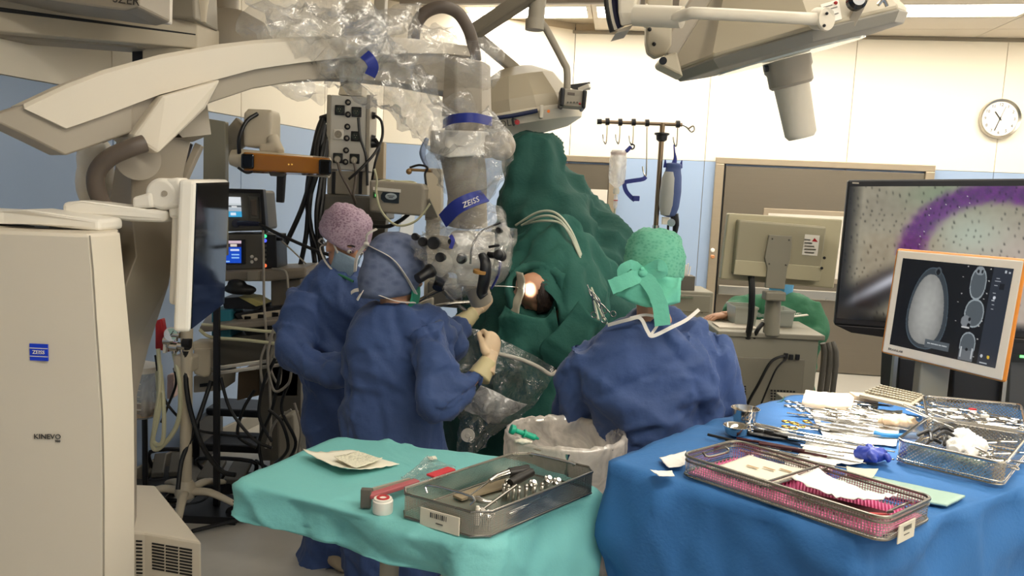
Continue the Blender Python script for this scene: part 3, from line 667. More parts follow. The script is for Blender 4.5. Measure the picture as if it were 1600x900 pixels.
# folded collar of cloth around the head opening
m = MB(); q = []
for j in range(33):
    a_ = 2*math.pi*j/32; q.append(pc+V(math.cos(a_)*.112*(1+.12*math.sin(3*a_)), -.035-.03*math.sin(2*a_+1), math.sin(a_)*.128*(1+.1*math.cos(2*a_))))
m.tube(q, .022, 10, k=2); mm = mesh_of(m,'opening_edge',True); wrinkle(mm,.018,14,3.); put('opening_edge', mm, M_drape2, dr)
# second sheet arched over the lines, falling right of the head
def sheet(rows_, nu=40, nv=40, amp=.03, sc=7., seed=0.):
    """cloth through rows of control points [(px,py,Y),...]"""
    C_ = [catmull([at(*p) for p in r], 8) for r in rows_]; n = min(len(c) for c in C_)
    C_ = [c[:n] for c in C_]; cols = [catmull([c[i] for c in C_], 8) for i in range(n)]
    m = MB(); nr = len(cols[0]); vs = [cols[i][j] for j in range(nr) for i in range(n)]
    m.add(vs, [(j*n+i, j*n+i+1, (j+1)*n+i+1, (j+1)*n+i) for j in range(nr-1) for i in range(n-1)])
    me = mesh_of(m,'sheet',True); co = getco(me); no = getno(me); P = co*sc+seed
    setco(me, co+no*((.4*ridged(P*np.array([1.2,1,.6]))**2+crumple(co,sc*.8,int(seed),10,.5,(1,1,1),.014)*1.2-.3)*amp)[:,None]); return me
put('front_sheet', sheet([[(800,372,3.86),(850,338,3.8),(885,332,3.8),(930,368,3.82),(960,420,3.85)],
                          [(795,420,3.72),(850,385,3.66),(890,390,3.64),(930,430,3.66),(958,480,3.7)],
                          [(800,425,3.66),(862,418,3.57),(900,440,3.55),(930,490,3.58),(950,540,3.62)],
                          [(868,470,3.5),(885,480,3.48),(905,500,3.49),(925,530,3.52),(945,570,3.56)],
                          [(862,540,3.46),(880,550,3.44),(900,560,3.46),(920,580,3.5),(935,600,3.52)]], amp=.028, seed=3.), M_drape2, dr, solid=.004)
put('front_fold', sheet([[(790,478,3.56),(812,492,3.5),(850,498,3.5),(868,480,3.5)],[(776,530,3.5),(806,540,3.46),(850,545,3.45),(875,530,3.46)],[(770,590,3.47),(800,600,3.42),(850,600,3.42),(880,590,3.44)],[(760,660,3.44),(800,665,3.39),(850,665,3.39),(885,650,3.42)]], amp=.022, seed=9.), M_drape2, dr, solid=.004)
put('side_fold', sheet([[(905,470,3.44),(930,500,3.4),(950,500,3.42)],[(870,515,3.4),(905,540,3.36),(935,545,3.4)],[(845,540,3.4),(880,565,3.36),(915,560,3.4)],[(850,566,3.4),(885,578,3.37),(905,572,3.4)]], amp=.02, seed=15.), M_drape2, dr, solid=.004)
# clear collection pouch taped to the drape
M_film = film('clear_film', (.85,.9,.88), .06, 30., .24, .6)
M_pouch = film('milky_film', (.72,.70,.68), .7, 22., .16, .5)
po = thing('collection_pouch', 'clear plastic fluid pouch hanging on the drape below the hands', 'pouch', at(780,700,3.34))
put('film_sheet', sheet([[(716,505,3.42),(760,520,3.38),(820,548,3.36),(868,575,3.36)],[(714,580,3.38),(760,600,3.34),(810,610,3.33),(845,625,3.34)],[(714,650,3.36),(740,665,3.33),(770,668,3.33),(800,660,3.34)],[(714,712,3.34),(730,712,3.33),(740,708,3.33),(750,700,3.34)]], amp=.03, sc=12., seed=2.), M_film, po)
put('pocket', sheet([[(752,602,3.31),(775,612,3.29),(800,625,3.29),(824,632,3.31)],[(738,622,3.31),(760,634,3.27),(785,644,3.27),(806,646,3.30)],[(722,640,3.31),(740,648,3.29),(758,658,3.29),(768,666,3.31)]], amp=.012, sc=12., seed=6.), M_pouch, po, solid=.002)
m = MB(); m.lathe([(.001,.012),(.008,.012),(.012,.008),(.028,.008),(.030,.0),(.028,-.004)], at(731,680,3.31), (0,-1,.1), 24); put('drain_cap', m, M_white, po)
m = MB(); m.tube([at(780,553,3.32),at(815,562,3.3),at(842,574,3.3),at(860,585,3.31),at(870,580,3.32)], .0085, 10, k=6); tag(put('suction_tube', m, mat('grey_tube','#c9c3b6',.4)), 'pale grey suction tube running from the glove across the pouch', 'tube')
# clear infusion lines looping over the drape
M_line = film('clear_line', (.85,.85,.8), .5, 10., .25, .2)
for k,(pts) in enumerate(([(806,352,3.84),(840,332,3.74),(868,333,3.7),(892,360,3.68),(912,410,3.68),(922,440,3.66)], [(815,352,3.82),(845,338,3.73),(872,342,3.69),(895,372,3.67),(914,420,3.67),(925,460,3.6),(935,500,3.46)], [(820,350,3.82),(850,345,3.72),(880,352,3.68),(902,392,3.66),(920,440,3.62),(940,490,3.46),(952,512,3.44)])):
    m = MB(); m.tube([at(*p) for p in pts], .006, 8, k=6)
    tag(put('infusion_line', m, mat('line_pale','#b8bda8',.25,var=.08)), ['uppermost of the clear lines looping over the drape','middle clear line looping over the drape to the clamps','lowest clear line looping over the drape, ending nearest the nurse'][k], 'tube', 'clear lines on the drape')
# ================================================================ OPERATING MICROSCOPE
M_scope = mat('scope_shell', '#d9cfbd', .42, var=.02, scale=3)
M_scope2 = mat('scope_shell_grey', '#a59b8b', .45, var=.03, scale=3)
M_scope_w = mat('scope_white', '#ece6da', .35, var=.02)
M_hose = mat('hose_brown', '#5c5148', .5, var=.08)
M_navy = mat('blue_band', '#1f2f86', .45, var=.1)
M_glass = mat('dark_glass', '#0c0d11', .08, var=.02)
ms = thing('operating_microscope', 'large cream floor-standing surgical microscope with arched boom and cabinet', 'microscope', (-1.35,2.35,0))
# cabinet: front face, chamfered right side
rings = []
for y,xs,xr in ((368,140,187),(420,145,192),(500,150,199),(570,155,205),(650,160,209),(760,162,210),(900,162,210),(1150,162,210)):
    f_ = at(xs,y,2.0); r_ = at(xr,y,2.14); z = f_.z
    if z < .1: z = .1
    rings.append([V(-1.9,1.96,z), V(f_.x-.3,1.97,z), V(f_.x,2.0,z), V(r_.x,2.14,z), V(r_.x-.165,2.45,z), V(r_.x-.32,2.72,z), V(-1.9,2.72,z)])
top = [p+V(0,0,.004) for p in rings[0]]
m = MB(); m.loft([[p*.985+V(-1.4,2.3,p.z)*.015 for p in top]]+rings); put('cabinet', m, M_scope, ms, smooth=30, bevel=.006)
sm_ = MB(); 
for i in range(len(rings)-1): sm_.bar(rings[i][2]+V(.001,-.0005,0), rings[i+1][2]+V(.001,-.0005,0), .003, .002, up=(0,1,0))
put('seam', sm_, M_scope2, ms, smooth=False)
zc = .1
for x_,y_ in ((-1.75,2.05),(-1.75,2.6),(-1.15,2.08),(-1.25,2.6)):
    m = MB(); m.cyl(V(x_-.02,y_,.05),V(x_+.02,y_,.05),.05,n=18); m.box((x_,y_,.09),(.05,.05,.05)); put('caster', m, M_black, ms)
# badge and lettering on the cabinet face
def cabf(px,py): 
    n = (rings[3][2]-rings[3][1]).cross(V(0,0,1)).normalized(); q = onplane(px,py,rings[3][2],n); return q+(-n if n.y > 0 else n)*.002
fx = (rings[3][2]-rings[3][1]).normalized()
b0 = cabf(62,550); bd = MB(); bd.box(b0,(.044,.002,.042),frame(V(0,0,0),fx,V(0,0,1)).to_3x3() @ Matrix.Rotation(0,3,'X') if False else None)
bd.box(b0-V(0,.001,0),(.046,.003,.043)); badge = put('badge', bd, mat('badge_blue','#1b3fd0',.35,var=.05), ms, smooth=False)
text('badge_text','ZEISS',.0135, frame(b0-V(0,.0035,0),V(1,0,0),V(0,0,1)), M_white, badge)
for dz in (.0105,-.0105):
    l_ = MB(); l_.box(b0+V(0,-.003,dz),(.046,.0012,.0018)); put('badge_line', l_, M_white, badge, smooth=False)
text('model_lettering','KINEVO',.0185, frame(cabf(75,682)-V(0,.001,0),fx,V(0,0,1)), mat('print_dark','#3a3632',.5), ms)
text('model_number','900',.009, frame(cabf(91,689)-V(0,.001,0),fx,V(0,0,1)), MATS['print_dark'], ms)
# rear electronics box with vents
a = at(228,832,2.45); zt = a.z; bx = MB()
c0, c1, c2, c3 = V(at(206,830,2.47).x-.25,2.46,0), V(at(226,832,2.45).x,2.45,0), V(at(315,836,2.40).x,2.40,0), V(at(243,776,2.85).x,2.85,0)
c4 = V(-1.45,2.85,0)
bx.prism([V(p.x,p.y,.12) for p in (c0,c1,c2,c3,c4)], (0,0,zt-.12)); eb = put('electronics_box', bx, M_scope, ms, smooth=False, bevel=.008)
ed = (c2-c1).normalized(); en = V(ed.y,-ed.x,0)
def slots(cs0, cs1, nrow, ncol, z_top, dz, h):
    for i in range(nrow):
        for j in range(ncol):
            w = (cs1-cs0)/ncol; m = MB(); p = c1+ed*(cs0+w*(j+.5))+V(0,0,z_top-i*dz)+en*.0005
            m.bar(p-ed*w*.44, p+ed*w*.44, h, .004, up=en); put('vent_slot', m, M_black, eb, smooth=False)
W_ = (c2-c1).length
slots(W_*.12, W_*.85, 9, 3, zt-.032, .0105, .0050); slots(W_*.12, W_*.82, 8, 2, zt-.145, .0105, .0050)
ed_, c1_ = ed, c1
for i in range(12):
    p = c1+(c0-c1).normalized()*.018+V(0,-.0008,zt-.03-i*.012); m = MB(); m.box(p,(.02,.003,.005)); put('vent_slot', m, M_black, eb, smooth=False)
# column rising behind the cabinet
def fr_(xl, xm, xr, y, Y, dl=.0, dm=-.12, dr_=.05, back=.2):
    L_ = at(xl,y,Y+dl); Mm = at(xm,y,Y+dm); Rr = at(xr,y,Y+dr_); z = Mm.z
    return [V(L_.x,L_.y,z), V(Mm.x,Mm.y,z), V(Rr.x,Rr.y,z), V(Rr.x*(Rr.y+back)/Rr.y-.02,Rr.y+back,z), V(L_.x,L_.y+back,z)]
m = MB(); m.loft([fr_(182,210,304,185,2.52),fr_(180,205,288,260,2.52),fr_(168,206,276,340,2.52),fr_(156,213,272,400,2.52),fr_(150,194,264,452,2.52),fr_(150,200,232,560,2.52),fr_(150,206,214,640,2.52),fr_(150,206,214,900,2.52)])
put('column', m, M_scope2, ms, smooth=25, bevel=.004)
m = MB(); m.ball(at(150,285,2.62), (.05,.09,.10)); m.ball(at(150,250,2.62), (.05,.08,.08)); put('counterweight_cover', remesh(m,.008,4), M_scope_w, ms)
m = MB(); m.cyl(at(216,248,2.34),at(216,248,2.5),.062,n=28); put('pivot', m, M_scope2, ms)
# boom
BW = V(-.68,.73,0)*.17
bp_ = [(-60,196,214,232,2.06),(0,178,190,192,2.12),(38,162,170,208,2.14),(104,131,201,243,2.20),(165,108,180,224,2.26),(250,85,148,190,2.36),(340,69,124,158,2.46),(400,62,108,138,2.53),(470,57,98,126,2.62),(540,55,90,122,2.72),(600,56,85,126,2.80),(650,60,83,132,2.88),(700,66,84,142,2.96),(738,72,88,150,3.02),(752,78,92,150,3.04)]
def edge(i):
    px,yt,ym,yb,Y = i; return at(px,yt,Y), at(px,ym,Y), at(px,yb,Y)
up, lo = [], []
for i,q in enumerate(bp_):
    T,Mi,B_ = edge(q)
    up.append([T+BW*.06, T+BW*.94, T+BW-(T-Mi)*.3, Mi+BW, Mi, T-(T-Mi)*.3*0-V(0,0,.012)])
    if i >= 1: lo.append([Mi+BW*.12+V(0,0,.01), Mi+BW*.9+V(0,0,.01), B_+BW*.85, B_+BW*.15])
m = MB(); m.loft(up[2:]); put('boom_cover', m, M_scope, ms, smooth=40, bevel=.005)
T0,M0,B0 = at(0,180,2.12),at(38,166,2.14),at(107,201,2.2)
m = MB(); tip = [at(-70,205,2.05), at(-70,215,2.05)]
endp = [[at(-75,206,2.05),at(-75,214,2.05),at(-75,214,2.05)+BW*.9,at(-75,206,2.05)+BW*.9],[at(0,176,2.12),at(0,192,2.12),at(0,192,2.12)+BW,at(0,176,2.12)+BW],[at(40,163,2.145),at(40,211,2.145),at(40,211,2.145)+BW,at(40,163,2.145)+BW],[at(104,160,2.205),at(104,243,2.205),at(104,243,2.205)+BW*.95,at(104,160,2.205)+BW*.95],[at(165,150,2.265),at(165,222,2.265),at(165,222,2.265)+BW*.95,at(165,150,2.265)+BW*.95],[at(210,140,2.32),at(210,206,2.32),at(210,206,2.32)+BW*.9,at(210,140,2.32)+BW*.9]]
m.loft([[p+BW*.06 for p in r] for r in endp]); put('boom_tail', m, M_scope2, ms, smooth=25, bevel=.005)
m = MB(); m.loft(lo[3:]); put('boom_beam', m, M_scope2, ms, smooth=40, bevel=.004)
m = MB(); ps = [(202,214,2.30),(250,150,2.345),(342,124,2.44),(318,170,2.42),(243,241,2.32)]
m.prism([at(*p)-BW*.12 for p in ps], BW*1.2); put('boom_bracket', m, M_scope, ms, smooth=False, bevel=.010)
m = MB(); m.tube([at(226,224,2.28),at(205,231,2.26),at(172,246,2.25),at(152,268,2.26),at(151,296,2.28),at(163,324,2.32)], .0245, 16, k=5); put('hose', m, M_hose, ms)
m = MB(); m.loft([[at(262,190,2.5),at(322,150,2.56),at(322,150,2.75),at(262,190,2.7)],[at(285,215,2.5),at(330,210,2.56),at(330,210,2.75),at(285,215,2.7)],[at(268,215,2.52),at(300,222,2.56),at(300,222,2.75),at(268,215,2.7)]]); put('boom_strut_cover', m, M_scope2, ms, smooth=25)
for k,(x0,y0,x1,y1,w) in enumerate(((293,222,268,292,.03),(312,226,282,292,.022),(279,215,272,240,.02))):
    m = MB(); m.bar(at(x0,y0,2.62), at(x1,y1,2.6), w, .03, up=(0,1,0)); put('strut', m, (M_black,M_scope2,M_black)[k], ms, smooth=False, bevel=.003)
# cable loop over the boom end
m = MB(); m.tube([at(646,66,2.98),at(649,42,2.98),at(664,20,2.98),at(690,11,2.98),at(715,20,3.0),at(732,46,3.0),at(740,74,3.02),at(743,94,3.04)], .0225, 16, k=6); put('cable_loop', m, M_hose, ms)
# hanging arm
m = MB(); Y_ = 2.98
m.loft([[at(694,90,Y_),at(712,88,Y_-.04),at(752,95,Y_-.03),at(766,103,Y_+.06),at(760,98,Y_+.2),at(700,88,Y_+.2)],[at(690,182,Y_),at(712,183,Y_-.04),at(752,185,Y_-.03),at(768,184,Y_+.06),at(762,182,Y_+.2),at(698,180,Y_+.2)]]); put('arm_upper', m, M_scope2, ms, smooth=25, bevel=.006)
m = MB(); m.loft([[at(672,204,Y_),at(700,203,Y_-.06),at(752,205,Y_-.02),at(765,206,Y_+.1),at(690,203,Y_+.18)],[at(671,238,Y_),at(700,247,Y_-.06),at(752,243,Y_-.02),at(765,240,Y_+.1),at(690,236,Y_+.18)]]); put('arm_joint', m, M_scope_w, ms, smooth=25, bevel=.006)
m = MB(); m.cyl(at(728,184,3.04),at(726,208,3.04),.075,n=24); put('arm_swivel', m, M_scope2, ms)
m = MB(); m.tube([at(722,240,3.06),at(728,280,3.08),at(730,310,3.1),at(728,350,3.12)],[.085,.08,.075,.085],18,k=4); put('arm_lower', m, M_scope2, ms, smooth=True)
m = MB(); m.ball(at(783,228,3.05),(.055,.06,.055)); m.tube([at(750,228,3.05),at(790,232,3.04)],[.05,.03],14); put('brake_knob', m, M_scope2, ms, smooth=True)
# optics head
Y_ = 3.12
m = MB(); m.box(at(738,388,Y_), (.17,.15,.13)); m.box(at(705,400,Y_), (.10,.13,.12)); m.box(at(740,425,Y_), (.12,.12,.10)); put('optics_body', remesh(m,.008,6), M_scope_w, ms)
m = MB(); m.tube([at(738,430,Y_),at(752,470,Y_+.06)],[.05,.045],20); put('objective', m, M_scope2, ms)
m = MB(); m.tube([at(705,400,3.1),at(690,415,3.05),at(682,425,3.03)],[.045,.035,.03],16,k=3); put('binocular_tube', m, M_scope_w, ms, smooth=True)
for k,(x,y,Y2) in enumerate(((671,424,3.0),(690,432,3.12))):
    m = MB(); e = at(x,y,Y2); d_ = (at(700,405,Y2+.06)-e).normalized(); m.lathe([(.02,.06),(.021,.02),(.027,.0),(.027,-.012),(.018,-.014),(.016,-.004),(.001,-.002)], e, -d_, 20); put('eyepiece', m, M_black, ms)
for x,y,Y2,r in ((679,380,3.02,.024),(662,378,3.04,.018),(650,370,3.05,.014),(689,402,2.98,.018),(722,405,2.98,.018),(722,400,3.0,.014),(780,360,3.04,.012),(706,378,2.98,.012)):
    m = MB(); m.lathe([(r*.7,-.03),(r*.8,0),(r,.003),(r,.016),(r*.85,.02),(r*.4,.018),(.001,.018)], at(x,y,Y2-.05), (-.2,-1,.1), 18); put('knob', m, M_black, ms)
m = MB(); m.tube([at(672,375,3.05),at(700,380,3.06),at(720,385,3.08)],[.02,.026,.03],14,k=2); put('stereo_tube', m, M_scope2, ms, smooth=True)
m = MB(); q=[at(753,398,2.905),at(759,412,2.885),at(757,436,2.885),at(753,456,2.905),at(757,464,2.905)]; m.tube(q,[.016,.022,.024,.022,.018],14,k=4,flat=.8); put('hand_grip', m, M_black, ms, smooth=True)
m = MB(); m.lathe([(.026,0),(.027,.006),(.026,.012)], at(750,427,2.880),(.1,-.1,1),18); put('grip_ring', m, mat('ring_amber','#a5793c',.5), ms)
m = MB(); m.tube([at(762,398,2.915),at(778,400,2.905),at(785,400,2.885)],[.012,.012,.02],12); m.tube([at(764,386,2.905),at(780,383,2.885)],[.005,.005],8); m.ball(at(779,398,2.885),.020); put('grip_joint', m, M_black, ms, smooth=True)
m = MB(); m.tube([at(735,412,3.0),at(738,385,2.99),at(752,362,2.99),at(782,348,3.0)], .004, 8, k=5); put('cable', m, M_black, ms)
m = MB(); q=[at(782,408,2.99),at(778,430,3.0),at(768,450,3.02)]; m.tube(q,[.012,.014,.01],10,k=3,flat=.4); put('grip_paddle', m, M_navy, ms)
# screen on its two-piece arm
n0, n1 = at(307,284,2.25), at(357,283,2.74); f0, f1 = at(298,516,2.25), at(349,476,2.74)
tk = (n1-n0).normalized().cross(V(0,0,1)).normalized()*(-1)
if tk.x > 0: tk = -tk
def scr(u,v,o=0): return (n0*(1-u)+n1*u)*(1-v)+(f0*(1-u)+f1*u)*v+tk*o
m = MB(); m.prism([scr(-.02,-.012),scr(1.01,-.012),scr(1.01,1.012),scr(-.02,1.012)], tk*.046); sc_ = put('screen_housing', m, M_scope_w, ms, smooth=False, bevel=.012, seg=3)
m = MB(); m.prism([scr(0,.008,-.003),scr(1,.008,-.003),scr(1,.99,-.003),scr(0,.99,-.003)], tk*.004); put('screen_glass', m, M_glass, sc_, smooth=False)
m = MB(); m.prism([scr(.1,.1,.045),scr(.9,.1,.045),scr(.9,.85,.045),scr(.1,.85,.045)], tk*.03); put('screen_back', m, M_scope_w, sc_, smooth=False, bevel=.012, seg=3)
hx = at(258,303,2.3); m = MB(); m.cyl(hx+V(0,-.03,0),hx+V(0,.06,0),.045,n=28); m.bar(hx+V(-.01,.01,-.005), at(290,300,2.3)+V(0,.01,0), .085,.075,up=(0,1,0)); m.bar(at(280,318,2.3)+V(0,.01,.0),at(281,330,2.3)+V(0,.01,-.02),.06,.05,up=(1,0,0)); put('screen_hinge', m, M_scope_w, ms, smooth=30, bevel=.01, seg=3)
m = MB(); m.cyl(hx+V(.012,-.034,.002),hx+V(.012,-.028,.002),.008,n=14); put('hinge_screw', m, M_scope2, ms)
m = MB(); m.prism([at(206,308,2.26),at(235,300,2.26),at(238,325,2.26),at(206,325,2.26)], (0,.08,0)); put('arm_block', m, M_scope_w, ms, smooth=False, bevel=.008)
m = MB(); m.prism([at(96,316,2.2),at(125,313,2.2),at(226,326,2.26),at(262,328,2.28),at(258,348,2.28),at(205,346,2.26),at(96,337,2.2)], (0,.10,0)); put('screen_arm', m, M_scope_w, ms, smooth=False, bevel=.012, seg=3)
m = MB(); m.prism([at(-60,326,2.06),at(3,329,2.08),at(40,327,2.08),at(155,343,2.12),at(156,362,2.12),at(60,352,2.08),at(3,350,2.08),at(-60,350,2.06)], (0,.13,0)); put('screen_arm', m, M_scope_w, ms, smooth=False, bevel=.010, seg=3)
m = MB(); m.cyl(at(20,352,2.14),at(20,366,2.14),.05,n=24); m.cyl(at(110,352,2.18),at(110,368,2.18),.05,n=24); put('arm_pivot', m, M_scope2, ms)
# coaxial light falling on the patient's head
ld = bpy.data.lights.new('scope_light','SPOT'); ld.energy = SCOPE_WATT; ld.spot_size = math.radians(7); ld.spot_blend = .5; ld.shadow_soft_size = .015; ld.color = (1,.97,.9)
lo_ = bpy.data.objects.new('scope_light', ld); COL.objects.link(lo_)
src = at(757,452,3.10); tgt = pc+V(-.03,-.09,.02); lo_.parent = ms; lo_.matrix_basis = WM[ms].inverted() @ Matrix.LocRotScale(src, (tgt-src).to_track_quat('-Z','Y'), None)

# ---------------------------------------------------------------- clear drape over boom, arm and optics
M_clear = film('scope_film', (.97,.95,.92), .07, 30., .15, .35)
M_clear2 = film('scope_film_dense', (.97,.95,.92), .13, 26., .17, .35)
sd_ = thing('microscope_drape', 'crumpled clear plastic sterile drape with blue bands wrapped around the microscope', 'drape', (-.3,3.0,1.3))
def sleeve(pts, rad, seed, amp, mt, nm='film_sleeve', n=40, k=10, flat=1., sc=6.):
    m = MB(); m.tube([at(*p) for p in pts], rad, n, k=k, cap=False, flat=flat); me = mesh_of(m, nm, True)
    co = getco(me); no = getno(me); P = co*sc+seed; w = np.stack([pnoise(P*.5+3),pnoise(P*.5+23),pnoise(P*.5+43)],1)
    h = .5*ridged(P+w*1.5)**2-.3+crumple(co,7.,int(seed),14,.7,(1,1,1),.012)*.8-.2; setco(me, co+no*(h*amp)[:,None]); me.shade_flat() if False else None
    return put(nm, me, mt, sd_)
sleeve([(440,-8,2.72),(480,30,2.70),(520,60,2.72),(545,95,2.76),(555,128,2.8)],[.10,.14,.15,.13,.09],1.,.045,M_clear2)
sleeve([(400,60,2.62),(430,42,2.62),(480,35,2.66),(540,45,2.7),(600,60,2.76)],[.03,.06,.085,.09,.05],5.,.04,M_clear)
sleeve([(535,60,2.74),(575,100,2.8),(625,140,2.88),(665,180,2.95),(690,215,3.0)],[.12,.13,.11,.09,.07],9.,.04,M_clear2)
sleeve([(555,75,2.74),(610,60,2.8),(660,80,2.9),(720,90,2.98),(770,120,3.03)],[.10,.10,.09,.10,.09],12.,.03,M_clear)
sleeve([(700,150,2.99),(715,190,3.0),(740,220,3.02),(735,260,3.05),(725,300,3.08)],[.10,.115,.15,.15,.11],15.,.03,M_clear)
sleeve([(752,120,3.02),(758,180,3.03),(774,228,3.04),(758,270,3.05),(735,310,3.08)],[.02,.025,.065,.07,.05],19.,.03,M_clear)
sleeve([(722,320,3.09),(728,350,3.1),(730,385,3.1),(735,425,3.1),(742,462,3.1)],[.08,.16,.185,.16,.05],23.,.03,M_clear)
sleeve([(655,380,3.04),(680,388,3.02),(715,395,3.02),(760,390,3.04),(795,350,3.06)],[.035,.075,.12,.10,.03],27.,.03,M_clear)
sleeve([(500,130,2.72),(470,135,2.68),(445,130,2.64),(430,120,2.62)],[.06,.05,.04,.02],31.,.03,M_clear)
sleeve([(560,40,2.76),(600,38,2.82),(640,20,2.88),(660,5,2.92)],[.07,.05,.03,.008],35.,.02,M_clear)
def band(pts, r, w, nm='blue_band', txt=None):
    m = MB(); q = catmull([at(*p) for p in pts], 6); m.loft([[p+V(0,0,-w/2),p+V(0,-.004,-w/2),p+V(0,-.004,w/2),p+V(0,0,w/2)] for p in q]); return put(nm, m, M_navy, sd_, smooth=40)
band([(692,194,2.96),(708,186,2.85),(740,184,2.83),(769,190,2.95)], 0, .033)
m = MB(); ribbon(m,[at(570,85,2.62),at(578,93,2.61),at(583,105,2.62),at(578,118,2.63)],.035,n=(.3,-1,0),th=.003); put('blue_band', m, M_navy, sd_)
m = MB(); ribbon(m,[at(692,345,2.96),at(712,325,2.91),at(735,313,2.91),at(757,306,2.98)],.055,n=(0,-1,.35),th=.003); bb_ = put('blue_band', m, M_navy, sd_)
text('band_print','ZEISS',.03, frame(at(736,316,2.895),at(757,306,2.95)-at(712,325,2.90),V(0,-.3,1)), M_white, bb_)
m = MB(); ribbon(m,[at(704,368,2.9),at(708,376,2.89),at(704,388,2.9)],.014,n=(0,-1,0),th=.002); put('blue_tab', m, mat('tab_violet','#3a3f9a',.5), sd_)
# ================================================================ EQUIPMENT ON THE LEFT
M_grey = mat('equipment_grey', '#9b9384', .5, var=.03)
M_grey_d = mat('equipment_dark_grey', '#5e5a52', .5, var=.05)
M_beige = mat('equipment_beige', '#cbbfa8', .45, var=.03)
M_orange = mat('amber_filter', '#b06f22', .22, var=.12, scale=5, coat=.6)
M_red = mat('red_plastic', '#b3262a', .4, var=.06)
M_teal = mat('teal_plastic', '#2e7f92', .5)
M_cable = mat('black_cable', '#121214', .45)
M_cable_g = mat('grey_cable', '#9d968a', .5)
M_tubing = mat('cream_tubing', '#c9c6a4', .3, var=.06)
def cable(pts, r, label, mt=None, group=None, nm='cable', k=6, n=8):
    m = MB(); m.tube([at(*p) if len(p)==3 and not isinstance(p, Vector) else p for p in pts], r, n, k=k)
    return tag(put(nm, m, mt or M_cable), label, 'cable' if nm=='cable' else 'tube', group)
def slab(mb, pxs, Y, depth):
    """front outline in pixels at depth Y, pushed back by depth metres"""
    mb.prism([at(x,y,Y) for x,y in pxs], (0,depth,0)); return mb

# ---- ceiling pendant beam, upper left
cb = thing('ceiling_pendant', 'cream ceiling supply beam with black groove crossing the top left corner', 'pendant', at(150,30,3.6))
def beam(pa, pb, ya0, ya1, yb0, yb1, xa, xb, Ya, Yb, dep, nm, mt):
    m = MB(); A = [at(xa,ya0,Ya),at(xa,ya1,Ya)]; B = [at(xb,yb0,Yb),at(xb,yb1,Yb)]; w = V(.1,.9,0)*dep
    m.loft([[A[0],A[1],A[1]+w,A[0]+w],[B[0],B[1],B[1]+w,B[0]+w]]); return put(nm, m, mt, cb, smooth=False, bevel=.006)
beam(0,0,-20,42,33,76,-80,308,3.4,4.0,.25,'beam',M_beige)
beam(0,0,0,8,52.5,55.5,-80,306,3.395,3.995,.02,'groove',M_black)
beam(0,0,42,52,62,75,-80,215,3.46,3.9,.2,'beam_underside_rail',M_scope2)
m = MB(); m.cyl(at(309,34,4.12),at(309,78,4.12),.05,n=20); put('beam_end', m, M_beige, cb, smooth=40)
m = MB(); slab(m,[(222,66),(305,78),(305,130),(222,118)],3.96,.2); put('trolley_block', m, M_beige, cb, smooth=False, bevel=.006)
m = MB(); slab(m,[(206,78),(224,78),(224,99),(206,99)],3.98,.1); put('connector', m, M_black, cb, smooth=False, bevel=.004)
m = MB(); slab(m,[(-60,-40),(217,-40),(217,11),(195,17),(170,14),(-60,-18)],3.35,.3); hb_ = put('housing', m, M_scope2, cb, smooth=False, bevel=.01)
text('housing_text','SZER',.05, frame(at(197,0,3.345),V(1,0,-.09),V(0,0,1)), MATS['print_dark'], hb_)
m = MB(); slab(m,[(217,-40),(240,-40),(239,25),(190,20),(217,11)],3.5,.2); put('housing_end', m, M_white, cb, smooth=False, bevel=.01)
m = MB(); slab(m,[(240,-40),(302,-40),(305,30),(240,25)],3.9,.3); put('hanger', m, M_grey, cb, smooth=False, bevel=.01)
m = MB(); m.tube([at(302,-20,4.0),at(308,10,4.0),at(312,36,4.0)],[.09,.05,.03],16); put('hanger_cone', m, M_beige, cb); stem(cb, at(270,-38,4.05), .07, M_beige); stem(cb, at(60,-38,3.5), .07, M_beige)
lhp = at(355,62,4.5); m = MB(); m.cyl(lhp+V(0,0,.1),V(lhp.x,lhp.y,CEIL),.06,n=18); m.lathe([(.001,.16),(.10,.15),(.20,.10),(.24,.02),(.24,-.12),(.001,-.12)], at(355,62,4.5),(0,0,1),28); tag(put('lamp_housing', m, M_scope2, smooth=40),'grey domed ceiling-mounted housing behind the microscope boom','housing')
m = MB(); slab(m,[(585,-20),(603,-20),(600,36),(583,36)],3.9,.08); _q = at(594,-18,3.94); m.box(V(_q.x,3.94,(_q.z+CEIL)/2),(.05,.07,CEIL-_q.z)); tag(put('ceiling_post', m, M_grey, smooth=False, bevel=.005),'short grey ceiling post beside the cable loop','post')

# ---- supply column with sockets
YS = 4.6
sc = thing('supply_column', 'grey ceiling supply column with black sockets and plugged cords', 'column', at(545,310,YS))
m = MB(); slab(m,[(517,148),(574,152),(571,268),(514,264)],YS,.2); put('socket_panel', m, mat('panel_light','#cfccc4',.35,metal=.2,var=.02), sc, smooth=False, bevel=.006)
for x in (514,576):
    m = MB(); slab(m,[(x-3,148),(x+3,148),(x,268),(x-6,268)],YS-.01,.22); put('side_rail', m, M_grey, sc, smooth=False, bevel=.004)
m = MB(); slab(m,[(511,266),(574,268),(574,305),(511,303)],YS+.01,.18); put('lower_panel', m, M_grey, sc, smooth=False, bevel=.004)
for x in (519,561):
    m = MB(); slab(m,[(x,268),(x+5,268),(x+4,303),(x-1,303)],YS-.002,.02); put('black_rail', m, M_black, sc, smooth=False)
m = MB(); slab(m,[(502,303),(602,308),(604,345),(500,340)],YS-.05,.3); put('base_block', m, M_grey_d, sc, smooth=False, bevel=.01)
m = MB(); slab(m,[(532,130),(566,132),(566,150),(528,148)],YS+.02,.15); put('neck', m, M_beige, sc, smooth=False, bevel=.006)
stem(sc, at(548,132,YS+.1), .06, M_beige, 'drop_tube')
